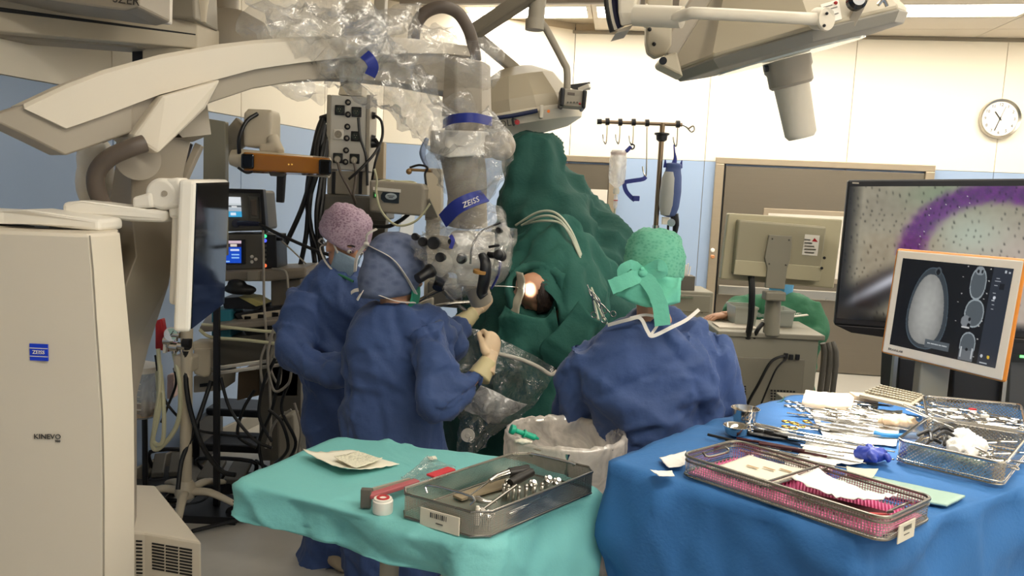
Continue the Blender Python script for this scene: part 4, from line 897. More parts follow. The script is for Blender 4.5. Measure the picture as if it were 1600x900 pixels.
for x,y,bl in ((531,172,1),(557,175,1),(529,210,0),(556,213,1),(528,247,1),(554,248,1)):
    m = MB(); c_ = at(x,y,YS-.004); m.box(c_,(.056,.012,.056)); so = put('socket', m, M_black if bl else M_white, sc, smooth=False, bevel=.004)
    m = MB(); m.lathe([(.021,0),(.021,.004),(.016,.004),(.016,.001),(.001,.001)], c_-V(0,.006,0),(0,-1,0),18); put('socket_well', m, mat('well_dark','#2b3530',.4) if bl else M_grey, so)
    for dx in (-.006,.006,0):
        m = MB(); m.cyl(c_+V(dx,-.0075,.005 if dx else -.007),c_+V(dx,-.011,.005 if dx else -.007),.0022,n=8); put('contact', m, M_chrome, so)
for x,y in ((544,160),(544,179),(543,198),(542,216),(541,235),(540,253)):
    m = MB(); m.lathe([(.017,0),(.017,.008),(.012,.012),(.001,.012)], at(x,y,YS-.002),(0,-1,0),18); pr = put('indicator', m, M_black, sc)
    m = MB(); m.lathe([(.008,0),(.006,.004),(.001,.005)], at(x,y,YS-.015),(0,-1,0),12); put('lens', m, M_alu, pr)
for x,y in ((527,249),(553,250)):
    m = MB(); m.cyl(at(x,y,YS-.01),at(x,y,YS-.06),.02,.016,n=14); m.cyl(at(x,y,YS-.055),at(x,y+6,YS-.058),.007,n=8); put('plug', m, M_grey, sc)
for k,(x,y) in enumerate(((575,180),(575,216),(579,224),(512,185),(509,210))):
    e = 1 if x > 540 else -1; m = MB(); m.cyl(at(x,y,YS+.06),at(x+e*12,y+1,YS+.06),.028,.018,n=12); put('side_plug', m, M_black, sc)
cable([(528,254,YS-.06),(533,272,YS-.08),(548,300,YS-.1),(556,318,YS-.06)], .008, 'grey cord from the lower left socket of the supply column', M_hose)
cable([(554,255,YS-.06),(556,275,YS-.08),(552,305,YS-.1)], .008, 'grey cord from the lower right socket of the supply column', M_hose)
cable([(560,184,YS-.03),(563,215,YS-.05),(572,245,YS-.06),(574,290,YS-.06)], .008, 'thin black cord hanging across the middle of the socket panel')
cable([(585,180,YS+.04),(596,190,YS),(597,215,YS),(585,240,YS-.05),(562,265,YS-.1),(545,280,YS-.1)], .008, 'black cord looping from the right side of the supply column')
cable([(587,217,YS+.04),(593,230,YS),(586,255,YS-.04),(580,290,YS)], .007, 'second black cord hanging from the right side of the supply column')
# bundle of black hoses left of the column
for k,(pts) in enumerate(([(506,190,4.6),(497,220,4.55),(490,262,4.5),(470,330,4.5),(430,415,4.45)],[(508,195,4.6),(500,240,4.55),(486,300,4.5),(484,350,4.5),(500,400,4.5)],[(508,210,4.6),(498,262,4.5),(484,310,4.5),(478,370,4.5),(466,430,4.5)],[(510,215,4.6),(502,280,4.55),(495,330,4.5),(497,375,4.5),(501,410,4.5)],[(511,220,4.6),(505,300,4.55),(500,345,4.5),(503,392,4.5),(510,420,4.5)],[(504,185,4.62),(494,215,4.58),(480,300,4.55),(486,360,4.55),(492,410,4.5)])):
    cable(pts, .0145, ['outermost black hose slanting left from the supply column','black hose in the bundle falling straight below the supply column','black hose hanging nearest the monitors, left of the lilac cap','black hose hanging just left of the lilac cap','black hose closest to the supply column','thickest black hose in the middle of the bundle'][k], nm='hose', group='black hoses by the supply column')
# tube column further right, behind the fluid warmer
m = MB(); slab(m,[(578,220),(600,222),(598,322),(576,322)],4.95,.10); tag(put('rail_post', m, mat('post_tan','#9b8a6e',.5), smooth=False, bevel=.006),'tan equipment post right of the supply column','post')
m = MB(); slab(m,[(583,320),(606,322),(592,440),(572,440)],4.9,.12); _q = at(585,440,4.9); m.box(V(_q.x,4.96,(_q.z+.1)/2),(.08,.1,_q.z+.1)); m.box(V(_q.x,4.96,.03),(.4,.4,.05)); _t = at(592,305,4.9); m.box(V(_t.x,4.96,_t.z),(.09,.1,.2)); tag(put('rail_post', m, M_grey_d, smooth=False, bevel=.006),'dark equipment post behind the lilac cap','post')

# ---- fluid warmer with oval label
YW = 4.1
fw = thing('fluid_warmer', 'grey box-shaped medical device with black oval label above the surgeon', 'device', at(620,338,YW))
m = MB(); slab(m,[(577,281),(660,287),(663,296),(660,338),(577,331)],YW,.22); put('case', m, M_grey, fw, smooth=False, bevel=.012, seg=3); m = MB(); m.bar(at(592,312,YW+.2),at(592,312,4.92),.05,.05); put('bracket', m, M_grey_d, fw, smooth=False)
m = MB(); slab(m,[(583,292),(626,296),(626,301),(583,297)],YW-.006,.01); put('paper_strip', m, M_white, fw, smooth=False)
m = MB(); slab(m,[(598,300),(624,301),(623,318),(600,316),(595,311),(595,305)],YW-.004,.01); lb = put('label_plate', m, mat('label_dark','#1c2a33',.4), fw, smooth=False)
m = MB(); c_ = at(611,307,YW-.008); m.ball(c_,(.030,.002,.017)); ov = put('oval', m, mat('label_pale','#aebac0',.5), lb)
for dz,w in ((.003,.036),(-.005,.022)):
    m = MB(); m.box(c_+V(0,-.003,dz),(w,.001,.0035)); put('print_line', m, MATS['label_dark'], lb, smooth=False)
m = MB(); slab(m,[(583,300),(591,301),(591,310),(583,309)],YW-.004,.01); put('display', m, mat('lcd_green','#2f4f33',.3), fw, smooth=False)
m = MB(); slab(m,[(586,303),(589,303),(589,307),(586,307)],YW-.006,.004); put('indicator', m, mat('led_green','#7dff8a',.3,emit=1.5), fw, smooth=False)
for k,pts in enumerate(([(585,264,4.05),(589,282,4.06),(588,300,4.07),(596,330,4.06),(620,352,4.05),(650,345,4.05),(672,318,4.05)],[(590,284,4.2),(605,282,4.22),(630,285,4.2),(650,287,4.2),(640,284,4.25),(610,284,4.2)])):
    cable(pts, .006, ['pale tube looping under the grey box device','coil of pale tubing lying on the grey box device'][k], M_tubing, nm='tubing')
cable([(575,352,4.3),(605,354,4.28),(625,345,4.25),(638,335,4.22)], .011, 'thick black cable passing under the grey box device')
m = MB(); slab(m,[(664,262),(690,264),(690,345),(664,345)],4.3,.12); _q = at(677,345,4.36); m.box(V(_q.x,4.36,_q.z/2+.01),(.07,.08,_q.z)); m.box(V(_q.x,4.36,.03),(.35,.35,.05)); rs = tag(put('drip_rail', m, M_beige, smooth=False, bevel=.006),'beige upright rail right of the grey box device','rail')
m = MB(); slab(m,[(670,310),(684,340),(664,340)],4.26,.03); put('rail_bracket', m, M_grey_d, rs, smooth=False)
m = MB(); m.tube([at(638,265,4.3),at(676,267,4.3)],.008,10); m.ball(at(639,268,4.3),.016); put('hook_arm', m, mat('brass_tan','#9b7d55',.4,metal=.6), rs)
cable([(640,262,4.32),(655,258,4.32),(668,262,4.29),(664,272,4.29),(666,290,4.29)], .006, 'thin dark cable curling over the beige rail')
n_ = V(-(WK-WL1).y,(WK-WL1).x,0).normalized(); m = MB(); m.prism([onplane(x,y,WL1-n_*.004,n_) for x,y in ((628,334),(648,337),(642,395),(620,395))],-n_*.004); tag(put('paper_sheet', m, mat('sheet_grey','#c3c6c9',.6), smooth=False),'pale sheet on the blue wall under the grey box device','sheet')
m = MB(); q=[at(668,215,4.36),at(660,240,4.36),at(670,266,4.34)]; m.tube(q,[.03,.045,.02],10,k=4,flat=.4); put('blue_wrap', remesh(m,.008,2), mat('wrap_blue','#8fa0c0',.8,var=.1,bump=.3), rs)

# ---- tracking camera (amber bar)
YT = 3.9
tc_ = thing('tracking_camera', 'long amber-fronted tracking camera bar on a cream jointed mount', 'camera', at(440,275,YT))
m = MB(); m.tube([at(362,246,YT+.075),at(378,249,YT+.075),at(515,262,YT+.085)],[.038,.050,.050],20,flat=1); put('bar_shell', m, M_beige, tc_)
m = MB(); m.loft([[at(380,238,YT),at(380,266,YT),at(380,270,YT+.08),at(380,236,YT+.08)],[at(516,248,YT),at(516,272,YT),at(516,276,YT+.08),at(516,246,YT+.08)]]); put('amber_face', m, M_orange, tc_, smooth=False, bevel=.008, seg=3)
for x0,y0 in ((387,252),(508,261)):
    m = MB(); m.box(at(x0,y0,YT-.004),(.062,.02,.072)); put('lens_window', m, M_glass, tc_, smooth=False, bevel=.012, seg=3)
for x0 in (451,456):
    m = MB(); m.ball(at(x0,257,YT-.002),.004); put('marker_dot', m, mat('dot_yellow','#e9b849',.4,emit=.5), tc_)
m = MB(); slab(m,[(432,272),(445,274),(442,317),(431,316)],YT+.06,.03); put('grip', m, M_black, tc_, smooth=False, bevel=.004)
m = MB(); slab(m,[(418,266),(446,270),(440,276),(422,275)],YT+.03,.06); put('grip_bracket', m, M_grey_d, tc_, smooth=False, bevel=.004)
m = MB(); m.box(at(410,205,YT+.18),(.14,.16,.17)); m.box(at(412,187,YT+.18),(.12,.14,.09)); put('mount_body', remesh(m,.009,5), M_beige, tc_)
m = MB(); m.tube([at(425,215,YT+.12),at(432,228,YT+.1),at(440,238,YT+.08)],[.035,.028,.02],12,k=3); m.box(at(420,232,YT+.1),(.08,.06,.04)); put('mount_joint', remesh(m,.007,3), M_beige, tc_)
m = MB(); m.tube([at(385,200,YT+.25),at(362,222,YT+.25),at(340,245,YT+.25)],[.07,.06,.05],14,k=3); put('mount_arm', m, M_grey, tc_, smooth=True)
m = MB(); m.tube([at(402,178,YT+.1),at(385,190,YT+.05),at(374,215,YT+.02),at(374,240,YT+.04)],.010,10,k=5); put('cord', m, M_black, tc_)
m = MB(); m.tube([at(372,262,YT),at(385,270,YT),at(395,268,YT)],.006,8,k=4); put('lower_cord', m, M_black, tc_)
m = MB(); slab(m,[(318,184),(352,190),(352,400),(316,400)],4.0,.05); dp_ = tag(put('display_panel', m, mat('panel_olive','#8a8574',.4,var=.04), smooth=False, bevel=.004),'tall grey-olive panel behind the microscope screen','panel'); _q = at(336,395,4.025); m = MB(); m.box(V(_q.x,4.05,_q.z/2),(.028,.028,_q.z)); m.box(V(_q.x,4.05,.02),(.3,.3,.04)); put('post', m, M_black, dp_, smooth=False)

# ---- monitor tower
YM = 4.3
pm_ = thing('patient_monitor', 'upper grey patient monitor with white and blue display', 'monitor', at(390,362,YM))
m = MB(); slab(m,[(340,296),(408,298),(413,360),(340,362)],YM,.25); put('case', m, M_grey_d, pm_, smooth=False, bevel=.014, seg=3)
m = MB(); slab(m,[(336,294),(411,296),(416,362),(410,366),(406,302),(336,300)],YM-.02,.05); put('bezel', m, M_black, pm_, smooth=False, bevel=.004)
m = MB(); slab(m,[(386,306),(404,307),(405,343),(390,342)],YM-.006,.02); md_ = put('module_door', m, M_grey_d, pm_, smooth=False, bevel=.006)
m = MB(); slab(m,[(390,312),(400,312),(401,338),(392,337)],YM-.012,.02); put('module_flap', m, M_hose, md_, smooth=False, bevel=.006)
def ui(seed, bg, bars):
    def f(u,v):
        c = np.zeros((len(u),3))+np.array(bg)
        for (a,b_,c0,c1,col) in bars:
            k = (u>=a)&(u<=b_)&(v>=c0)&(v<=c1); c[k] = col
        return c
    return f
M_scr = attr_emit('screen_emission', .9)
screen('display', [at(340,307,YM-.008),at(376,308,YM-.008),at(378,339,YM-.008),at(340,339,YM-.008)], 40, 30, ui(0,(.82,.85,.86),[(0,1,.0,.3,(.88,.9,.92)),(0,1,.42,.52,(.35,.38,.4)),(0,1,.55,.7,(.7,.74,.78)),(0,1,.72,1,(.25,.66,.85)),(.55,.75,.8,.9,(.9,.95,1)),(.6,.8,.44,.5,(.9,.9,.9)),(.1,.3,.1,.16,(.3,.35,.5))]), M_scr, pm_)
m = MB(); m.cyl(at(369,349,YM-.01),at(369,349,YM-.03),.022,n=16); m.tube([at(372,349,YM-.03),at(385,349,YM-.05),at(405,350,YM-.06)],[.012,.016,.012],10); put('probe_plug', m, mat('probe_navy','#20243c',.5), pm_)
cable([(405,350,YM-.06),(440,368,YM-.1),(490,390,YM-.15),(520,400,YM-.2)], .009, 'black monitor lead running right toward the lilac cap')
cable([(437,374,YM),(455,390,YM-.05),(478,412,YM-.1)], .004, 'thin grey lead below the black monitor lead', M_cable_g)
vn = thing('anaesthesia_monitor', 'lower grey monitor with blue display and three round buttons', 'monitor', at(390,420,YM))
m = MB(); slab(m,[(340,366),(410,366),(411,421),(340,423)],YM-.02,.28); put('case', m, M_grey_d, vn, smooth=False, bevel=.010, seg=3)
m = MB(); slab(m,[(340,374),(382,374),(383,413),(340,413)],YM-.03,.02); put('screen_bezel', m, M_black, vn, smooth=False, bevel=.004)
screen('display', [at(340,376,YM-.034),at(377,376,YM-.034),at(377,411,YM-.034),at(340,411,YM-.034)], 40, 36, ui(0,(.08,.30,.78),[(0,1,0,.12,(.85,.75,.8)),(0,1,.12,.28,(.15,.1,.2)),(.2,.4,.15,.25,(.85,.4,.4)),(.55,.8,.15,.25,(.9,.85,.8)),(.55,.9,.38,.45,(.85,.9,1)),(.15,.35,.55,.75,(.05,.2,.6)),(.6,.9,.6,.66,(.6,.8,1)),(.6,.9,.74,.8,(.6,.8,1)),(.1,.5,.9,.95,(.6,.8,1))]), M_scr, vn)
for x,y in ((394,401),(394,409),(400,405)):
    m = MB(); m.lathe([(.009,0),(.009,.006),(.001,.008)], at(x,y,YM-.022),(0,-1,0),14); put('button', m, M_white, vn)
bm_ = thing('gas_module', 'black box with coloured indicator lights beside the lower monitor', 'device', at(422,420,YM))
m = MB(); slab(m,[(411,366),(431,367),(433,419),(411,420)],YM-.03,.2); put('case', m, M_black, bm_, smooth=False, bevel=.004)
for y,cn in ((369,'#46e0a0'),(376,'#5060ff'),(415,'#ff7040')):
    m = MB(); m.lathe([(.010,0),(.008,.005),(.001,.006)], at(414,y,YM-.032),(0,-1,0),12); put('indicator', m, mat('led'+cn[1:],cn,.3,emit=1.2), bm_)
for y in (384,391,398,405):
    m = MB(); m.box(at(414,y,YM-.032),(.014,.006,.012)); put('key', m, M_grey_d, bm_, smooth=False)
m = MB(); m.tube([at(431,373,YM),at(440,374,YM-.02)],[.012,.008],10); put('plug', m, M_black, bm_)
# shelf rail
sh = thing('equipment_shelf', 'grey shelf arm carrying the monitors behind the microscope screen', 'shelf', at(400,450,YM))
m = MB(); slab(m,[(300,424),(420,421),(478,418),(478,434),(420,440),(300,440)],YM-.06,.35); put('shelf_board', m, mat('shelf_taupe','#8a8072',.45), sh, smooth=False, bevel=.016, seg=3)
m = MB(); slab(m,[(386,425),(405,424),(404,438),(386,439)],YM-.075,.02); put('clamp', m, M_grey, sh, smooth=False, bevel=.003)
m = MB(); slab(m,[(423,438),(470,436),(466,620),(424,620)],YM+.1,.2); _q = at(445,615,YM+.2); m.box(V(_q.x,YM+.2,_q.z/2),(.12,.15,_q.z)); put('upright', m, mat('taupe_d','#7d756a',.5), sh, smooth=False, bevel=.006)
m = MB(); m.ball(at(375,452,YM-.05),(.09,.05,.03)); m.ball(at(370,444,YM-.05),(.05,.04,.03)); m.box(at(385,457,YM-.05),(.07,.05,.02)); tag(put('cable_bundle', remesh(m,.007,1), M_cable),'dark bundled cuff hanging under the monitor shelf','bundle')
cable([(411,360,YM-.1),(412,420,YM-.12),(413,480,YM-.12),(419,560,YM-.1),(423,650,YM-.1),(422,700,YM-.2)], .007, 'long pale lead hanging straight down in front of the monitors', M_cable_g)
cable([(425,420,YM-.05),(446,424,YM-.1),(450,450,YM-.1)], .006, 'short pale lead curling off the shelf edge', M_cable_g)
# worktop of the anaesthesia trolley with instruments on it
at_ = thing('anaesthesia_trolley', 'taupe anaesthesia trolley with drawers and rails behind the white stand', 'trolley', at(400,700,4.5))
m = MB(); m.prism([at(312,520,4.2),at(470,505,4.2),at(470,480,4.75),at(330,490,4.75)], (0,0,.035)); put('worktop', m, mat('worktop_taupe','#8b8276',.45), at_, smooth=False, bevel=.008)
m = MB(); m.prism([at(300,534,4.15),at(332,534,4.15),at(332,552,4.15),at(300,548,4.15)], (0,.1,0)); m.prism([at(302,545,4.13),at(329,545,4.13),at(327,588,4.13),at(318,590,4.13),at(302,585,4.13)], (0,.1,0)); put('bumper', m, M_beige, at_, smooth=False, bevel=.010)
for y0,y1 in ((565,573),(574,581)):
    m = MB(); m.bar(at(330,y1+3,4.15),at(468,y0-8,4.3),.012,.02); put('rail', m, M_alu, at_, smooth=False, bevel=.003)
m = MB(); slab(m,[(330,530),(470,515),(470,562),(330,572)],4.3,.3); put('body', m, M_grey_d, at_, smooth=False, bevel=.006)
m = MB(); slab(m,[(372,582),(405,576),(405,618),(370,626)],4.5,.25); put('drawer', m, mat('drawer_brown','#6d5a42',.5), at_, smooth=False, bevel=.004)
m = MB(); slab(m,[(405,570),(470,560),(470,720),(405,720)],4.4,.3); put('side_panel', m, M_grey_d, at_, smooth=False, bevel=.004)
m = MB(); slab(m,[(302,588),(350,583),(348,610),(302,614)],4.25,.2); gb = put('gas_block', m, M_grey, at_, smooth=False, bevel=.006)
m = MB(); slab(m,[(312,600),(340,597),(340,602),(312,605)],4.245,.02); put('slot', m, M_black, gb, smooth=False)
for x,y in ((345,720),(465,715)):
    m = MB(); q = at(x,y,4.35); q.z = .05; m.cyl(q-V(.015,0,0),q+V(.015,0,0),.05,n=16); put('caster', m, M_black, at_)
for x in (430,460):
    m = MB(); q0 = at(x,600,4.5); m.bar(V(q0.x,4.5,.06),V(q0.x,4.5,q0.z),.04,.04,up=(0,1,0)); put('post', m, M_grey_d, at_, smooth=False)
iv_ = thing('syringe_pump', 'grey syringe pump with small dark displays on the trolley worktop', 'pump', at(410,520,4.3))
m = MB(); m.prism([at(365,490,4.3),at(445,478,4.3),at(448,500,4.3),at(448,520,4.3),at(385,525,4.3)], (0,.25,0)); put('case', m, M_black, iv_, smooth=False, bevel=.006)
m = MB(); m.prism([at(376,493,4.28),at(442,484,4.28),at(445,502,4.28),at(388,511,4.28)], (0,.03,0)); put('front', m, M_beige, iv_, smooth=False, bevel=.004)
for x in (387,408,430):
    m = MB(); m.box(at(x,498-(x-387)*.14,4.275),(.034,.01,.026)); put('display', m, M_glass, iv_, smooth=False, bevel=.002)
m = MB(); slab(m,[(330,484),(361,484),(361,528),(330,528)],4.28,.2); tag(put('teal_case', m, M_teal, smooth=False, bevel=.008),'teal plastic case on the trolley behind the microscope screen','case')
m = MB(); slab(m,[(345,466),(375,464),(410,478),(405,484),(350,482)],4.3,.2); tag(put('folder', m, M_black, smooth=False, bevel=.004),'dark folder lying on the teal case','folder')
m = MB(); slab(m,[(372,464),(395,466),(412,476),(400,479)],4.28,.15); tag(put('notepad', m, mat('pad_yellow','#b5aa6c',.7), smooth=False, bevel=.002),'yellowish pad on top of the dark folder','pad')
for k,pts in enumerate(([(316,507,4.15),(360,512,4.1),(420,518,4.1),(450,517,4.12)],[(312,515,4.1),(330,527,4.1),(380,531,4.1),(455,540,4.1)])):
    cable(pts, .009, ['upper pale hose stretched across the trolley front','lower pale hose sagging across the trolley front'][k], M_tubing, nm='hose')

# ---- white stand with five-star base
st = thing('equipment_stand', 'cream pole stand with curved star base and casters', 'stand', V(*at(288,770,4.15))*1.0)
bz = onz(290,768,.13); X0, Y0 = bz.x, bz.y
m = MB(); m.cyl(V(X0,Y0,.12),V(X0+.01,Y0,1.02),.030,n=20); put('pole', m, M_beige, st)
m = MB(); m.lathe([(.045,0),(.055,.02),(.05,.06),(.034,.09)], V(X0,Y0,.10),(0,0,1),20); put('hub', m, M_beige, st)
for px,py in ((222,778),(283,803),(366,790),(350,756),(262,757)):
    e = onz(px,py,.075); d_ = V(e.x-X0,e.y-Y0,0); ln = max(.26,min(.38,d_.length)); d_ = d_.normalized()
    m = MB(); m.tube([V(X0,Y0,.13)+d_*.02, V(X0,Y0,.135)+d_*ln*.5, V(X0,Y0,.085)+d_*ln],[.026,.024,.018],10,k=4,flat=.8); put('leg', m, M_beige, st, smooth=True)
    m = MB(); q = V(X0,Y0,.04)+d_*ln; s_ = V(-d_.y,d_.x,0); m.cyl(q-s_*.02,q+s_*.02,.038,n=18); m.cyl(q+V(0,0,.02),q+V(0,0,.06),.012,n=10); put('caster', m, M_black, st)
m = MB(); slab(m,[(270,556),(300,558),(299,584),(270,582)],Y0-.02,.10); put('head_box', m, M_beige, st, smooth=False, bevel=.012)
# gas valves and gauge
gv = thing('gas_valves', 'red gas outlet block with chrome valves and round gauge on the stand', 'valve', at(270,540,4.0))
m = MB(); slab(m,[(242,502),(252,498),(258,535),(275,538),(276,548),(262,550),(242,546)],4.05,.05); m2 = MB(); put('red_block', m, M_red, gv, smooth=False, bevel=.008)
m = MB(); m.cyl(at(268,522,3.96),at(268,522,4.02),.036,n=24); ga = put('gauge', m, M_chrome, gv)
m = MB(); m.lathe([(.030,0),(.030,.003),(.001,.003)], at(268,522,3.96),(0,-1,0),24); put('gauge_face', m, mat('gauge_face','#bfe0d6',.3), ga)
m = MB(); m.bar(at(266,524,3.953),at(271,517,3.953),.003,.002,up=(0,1,0)); put('needle', m, M_black, ga, smooth=False)
for x,y,r in ((272,542,.022),(284,540,.02),(292,536,.026),(275,523,.016),(262,532,.02)):
    m = MB(); m.cyl(at(x-6,y,3.97),at(x+6,y+1,3.97),r,n=16); m.cyl(at(x,y-4,3.97),at(x,y+10,3.97),r*.6,n=12); put('valve', m, M_chrome if x!=292 else M_black, gv)
m = MB(); m.cyl(at(291,548,3.98),at(290,575,3.98),.02,.012,n=14); put('hose_coupling', m, M_black, gv)
m = MB(); slab(m,[(255,538),(260,540),(258,552),(254,552)],3.96,.03); put('tag', m, M_white, gv, smooth=False)
cable([(290,575,3.98),(292,610,3.96),(300,650,3.95),(318,700,3.95),(345,735,4.0),(368,742,4.0)], .013, 'thick black hose hanging from the chrome valves to the floor', nm='hose')
cable([(330,595,4.1),(315,640,4.05),(300,680,4.0),(284,720,3.95),(278,765,3.9)], .012, 'black hose crossing behind the cream pole', nm='hose')
for k,(pts,r) in enumerate((([(247,545,4.0),(250,600,3.96),(242,660,3.94),(240,690,3.94),(254,690,3.94),(256,640,3.96),(250,570,4.0)],.011), ([(272,552,4.0),(281,600,3.96),(280,650,3.95),(268,680,3.95),(246,702,3.95),(238,690,3.94),(248,640,3.95),(246,580,4.0)],.012))):
    cable(pts, r, ['cream suction tubing looping down beside the canister','wider cream suction tubing loop hanging from the valves'][k], M_tubing, nm='tubing')
cable([(243,555,4.05),(252,610,4.0),(268,640,4.0),(300,668,4.05),(340,678,4.1),(400,684,4.1)], .007, 'thin black cable sweeping right from the gas valves')
cable([(272,575,4.1),(275,600,4.1),(262,635,4.1),(252,660,4.1)], .007, 'thin black cable hanging behind the suction tubing')
# suction canister
sj = thing('suction_canister', 'clear graduated suction canister half hidden by the microscope cabinet', 'canister', at(222,650,4.2))
m = MB(); m.lathe([(.075,0),(.085,.02),(.092,.20),(.094,.25)], at(222,650,4.2),(0,0,1),28); put('jar', m, film('canister_film',(.8,.8,.78),.45,6.,.15,.1), sj)
m = MB(); m.lathe([(.001,.004),(.083,.005),(.085,.045),(.001,.047)], at(222,648,4.2),(0,0,1),24); put('liquid', m, mat('canister_liquid','#b89a78',.4), sj)
for i in range(5):
    m = MB(); m.box(at(222,650,4.2)+V(.02,-.092,.06+i*.035),(.035,.003,.004)); put('graduation', m, M_white, sj, smooth=False)
m = MB(); m.lathe([(.097,.25),(.097,.28),(.03,.30),(.001,.30)], at(222,650,4.2),(0,0,1),28); put('lid', m, M_white, sj)
m = MB(); p_ = at(226,650,4.2); m.cyl(V(p_.x,p_.y,.05),V(p_.x,p_.y,p_.z),.015,n=10); m.box(V(p_.x,p_.y,.03),(.3,.3,.04)); put('support', m, M_black, sj, bevel=.004)
m = MB(); slab(m,[(260,586),(272,584),(272,622),(260,625)],4.6,.06); tag(put('label_bottle', m, mat('label_bottle','#d8b9ae',.5,var=.25,scale=25), smooth=False, bevel=.01),'small bottle with red and white print behind the stand','bottle')
# foot switches, dark units on the floor
def footbox(px, py, Y, sx, sy, sz, label, nm='foot_pedal', rot=0.):
    p = at(px,py,Y); p.z = 0; t = thing(nm, label, 'foot switch', M=Matrix.Translation(p) @ Matrix.Rotation(rot,4,'Z'))
    m = MB(); m.box((0,0,sz*.2),(sx,sy,sz*.4)); put('base', m, M_black, t, local=True, smooth=False, bevel=.01)
    for e in (-1,1):
        m = MB(); m.prism([V(e*sx*.25-sx*.18,-sy*.4,sz*.4),V(e*sx*.25+sx*.18,-sy*.4,sz*.4),V(e*sx*.25+sx*.18,sy*.35,sz*.85),V(e*sx*.25-sx*.18,sy*.35,sz*.85)],(0,0,.03)); put('pedal', m, M_grey_d, t, local=True, smooth=False, bevel=.006)
    m = MB(); m.tube([V(-sx*.5,sy*.3,sz*.5),V(-sx*.5,0,sz*1.3),V(sx*.5,0,sz*1.3),V(sx*.5,sy*.3,sz*.5)],.012,8,k=4); put('guard', m, M_black, t, local=True)
    return t
footbox(262,745,4.45,.18,.22,.14,'black double foot switch beside the microscope cabinet',rot=.3)
footbox(352,722,4.42,.30,.24,.12,'wide black foot switch under the trolley behind the cream pole')
# footstool of black bars
fs = thing('foot_platform', 'low black two-step platform under the trolley', 'platform', V(at(372,700,4.85).x,4.85,0))
c_ = V(at(376,700,4.85).x,4.85,0)
for k,(z,y_,w) in enumerate(((.30,.14,.45),(.16,-.12,.5))):
    m = MB(); m.box(c_+V(.1*k,y_,z),(w,.26,.05)); put('step', m, M_black, fs, smooth=False, bevel=.01)
for x_ in (-.22,.3):
    m = MB(); m.box(c_+V(x_,.05,.15),(.04,.4,.28)); put('side_frame', m, M_black, fs, smooth=False, bevel=.006)
# floor cables
rnd = random.Random(5)
FL = [([(205,742),(240,752),(262,764),(300,760)],'first black floor cable from the cabinet edge'),([(205,752),(235,765),(250,780),(290,782)],'black floor cable curving round the star base'),([(320,752),(355,746),(390,752),(380,764),(330,762)],'black floor cable looping right of the cream pole'),([(330,768),(360,778),(400,768),(418,752)],'black floor cable near the table corner'),([(300,830),(340,820),(400,806),(430,792)],'long black floor cable passing in front of the casters'),([(240,760),(270,772),(310,774),(350,764)],'black floor cable lying across the star base legs'),([(440,740),(420,760),(400,745),(430,728),(455,745)],'tangled black floor cable under the trolley'),([(400,720),(430,735),(460,720),(440,708)],'black floor cable coil by the grey box'),([(215,775),(255,790),(310,786),(330,770)],'black floor cable passing under the cream stand')]
for k,(pts,lb_) in enumerate(FL):
    q = [onz(x,y,.012+.003*k) for x,y in pts]; m = MB(); m.tube(q,.011,8,k=8); tag(put('floor_cable',m,M_cable),lb_,'cable','cables on the floor')
HG = [[(345,590),(360,640),(395,685),(425,700)],[(430,560),(412,600),(405,650),(425,690)],[(440,570),(425,640),(405,690),(412,735)],[(398,610),(380,640),(372,680),(400,700)],[(420,640),(440,660),(450,700),(430,725)],[(450,600),(440,640),(462,690),(450,720)],[(425,520),(408,560),(412,600),(428,560),(424,525)],[(432,520),(422,570),(436,600),(440,560)],[(428,512),(418,560),(428,610),(450,600),(455,580)],[(455,640),(430,660),(415,700)],[(460,630),(470,670),(465,710)]]
HL = ['black lead dropping from the trolley rail','black lead crossing the blue wall patch','thick black lead falling to the floor by the side panel','thin black lead near the brown drawer','black lead arching beside the socket box','black lead hanging near the gown','pale coiled lead under the syringe pump','second pale coil under the syringe pump','pale lead loop hanging lowest under the pump','pale lead beside the socket box','pale lead closest to the gown']
for k,pts in enumerate(HG):
    q = [at(x,y,4.05+.03*(k%4)) for x,y in pts]; m = MB(); m.tube(q,.009 if k<6 else .007,8,k=8); tag(put('hanging_lead',m,M_cable if k<6 else M_cable_g),HL[k],'cable','leads hanging at the trolley')
sx_ = thing('socket_box','grey floor power strip box with two sockets under the trolley','power strip',at(445,700,4.2))
m = MB(); slab(m,[(432,652),(458,648),(462,720),(434,720)],4.2,.12); put('case', m, M_grey, sx_, smooth=False, bevel=.012)
for x in (440,446):
    m = MB(); m.lathe([(.010,0),(.010,.004),(.001,.003)],at(x,656,4.198),(0,-1,0),12); put('socket', m, M_black, sx_)
# blue handling on the wall: grey equipment rail far left
# ================================================================ SURGICAL LAMPS AND CEILING ARMS
M_lamp = mat('lamp_shell', '#b8ad96', .4, var=.03)
M_lamp_l = mat('lamp_light', '#d8cfbd', .4, var=.02)
M_lampglass = mat('lamp_glass', '#e9efe9', .15, var=.02)
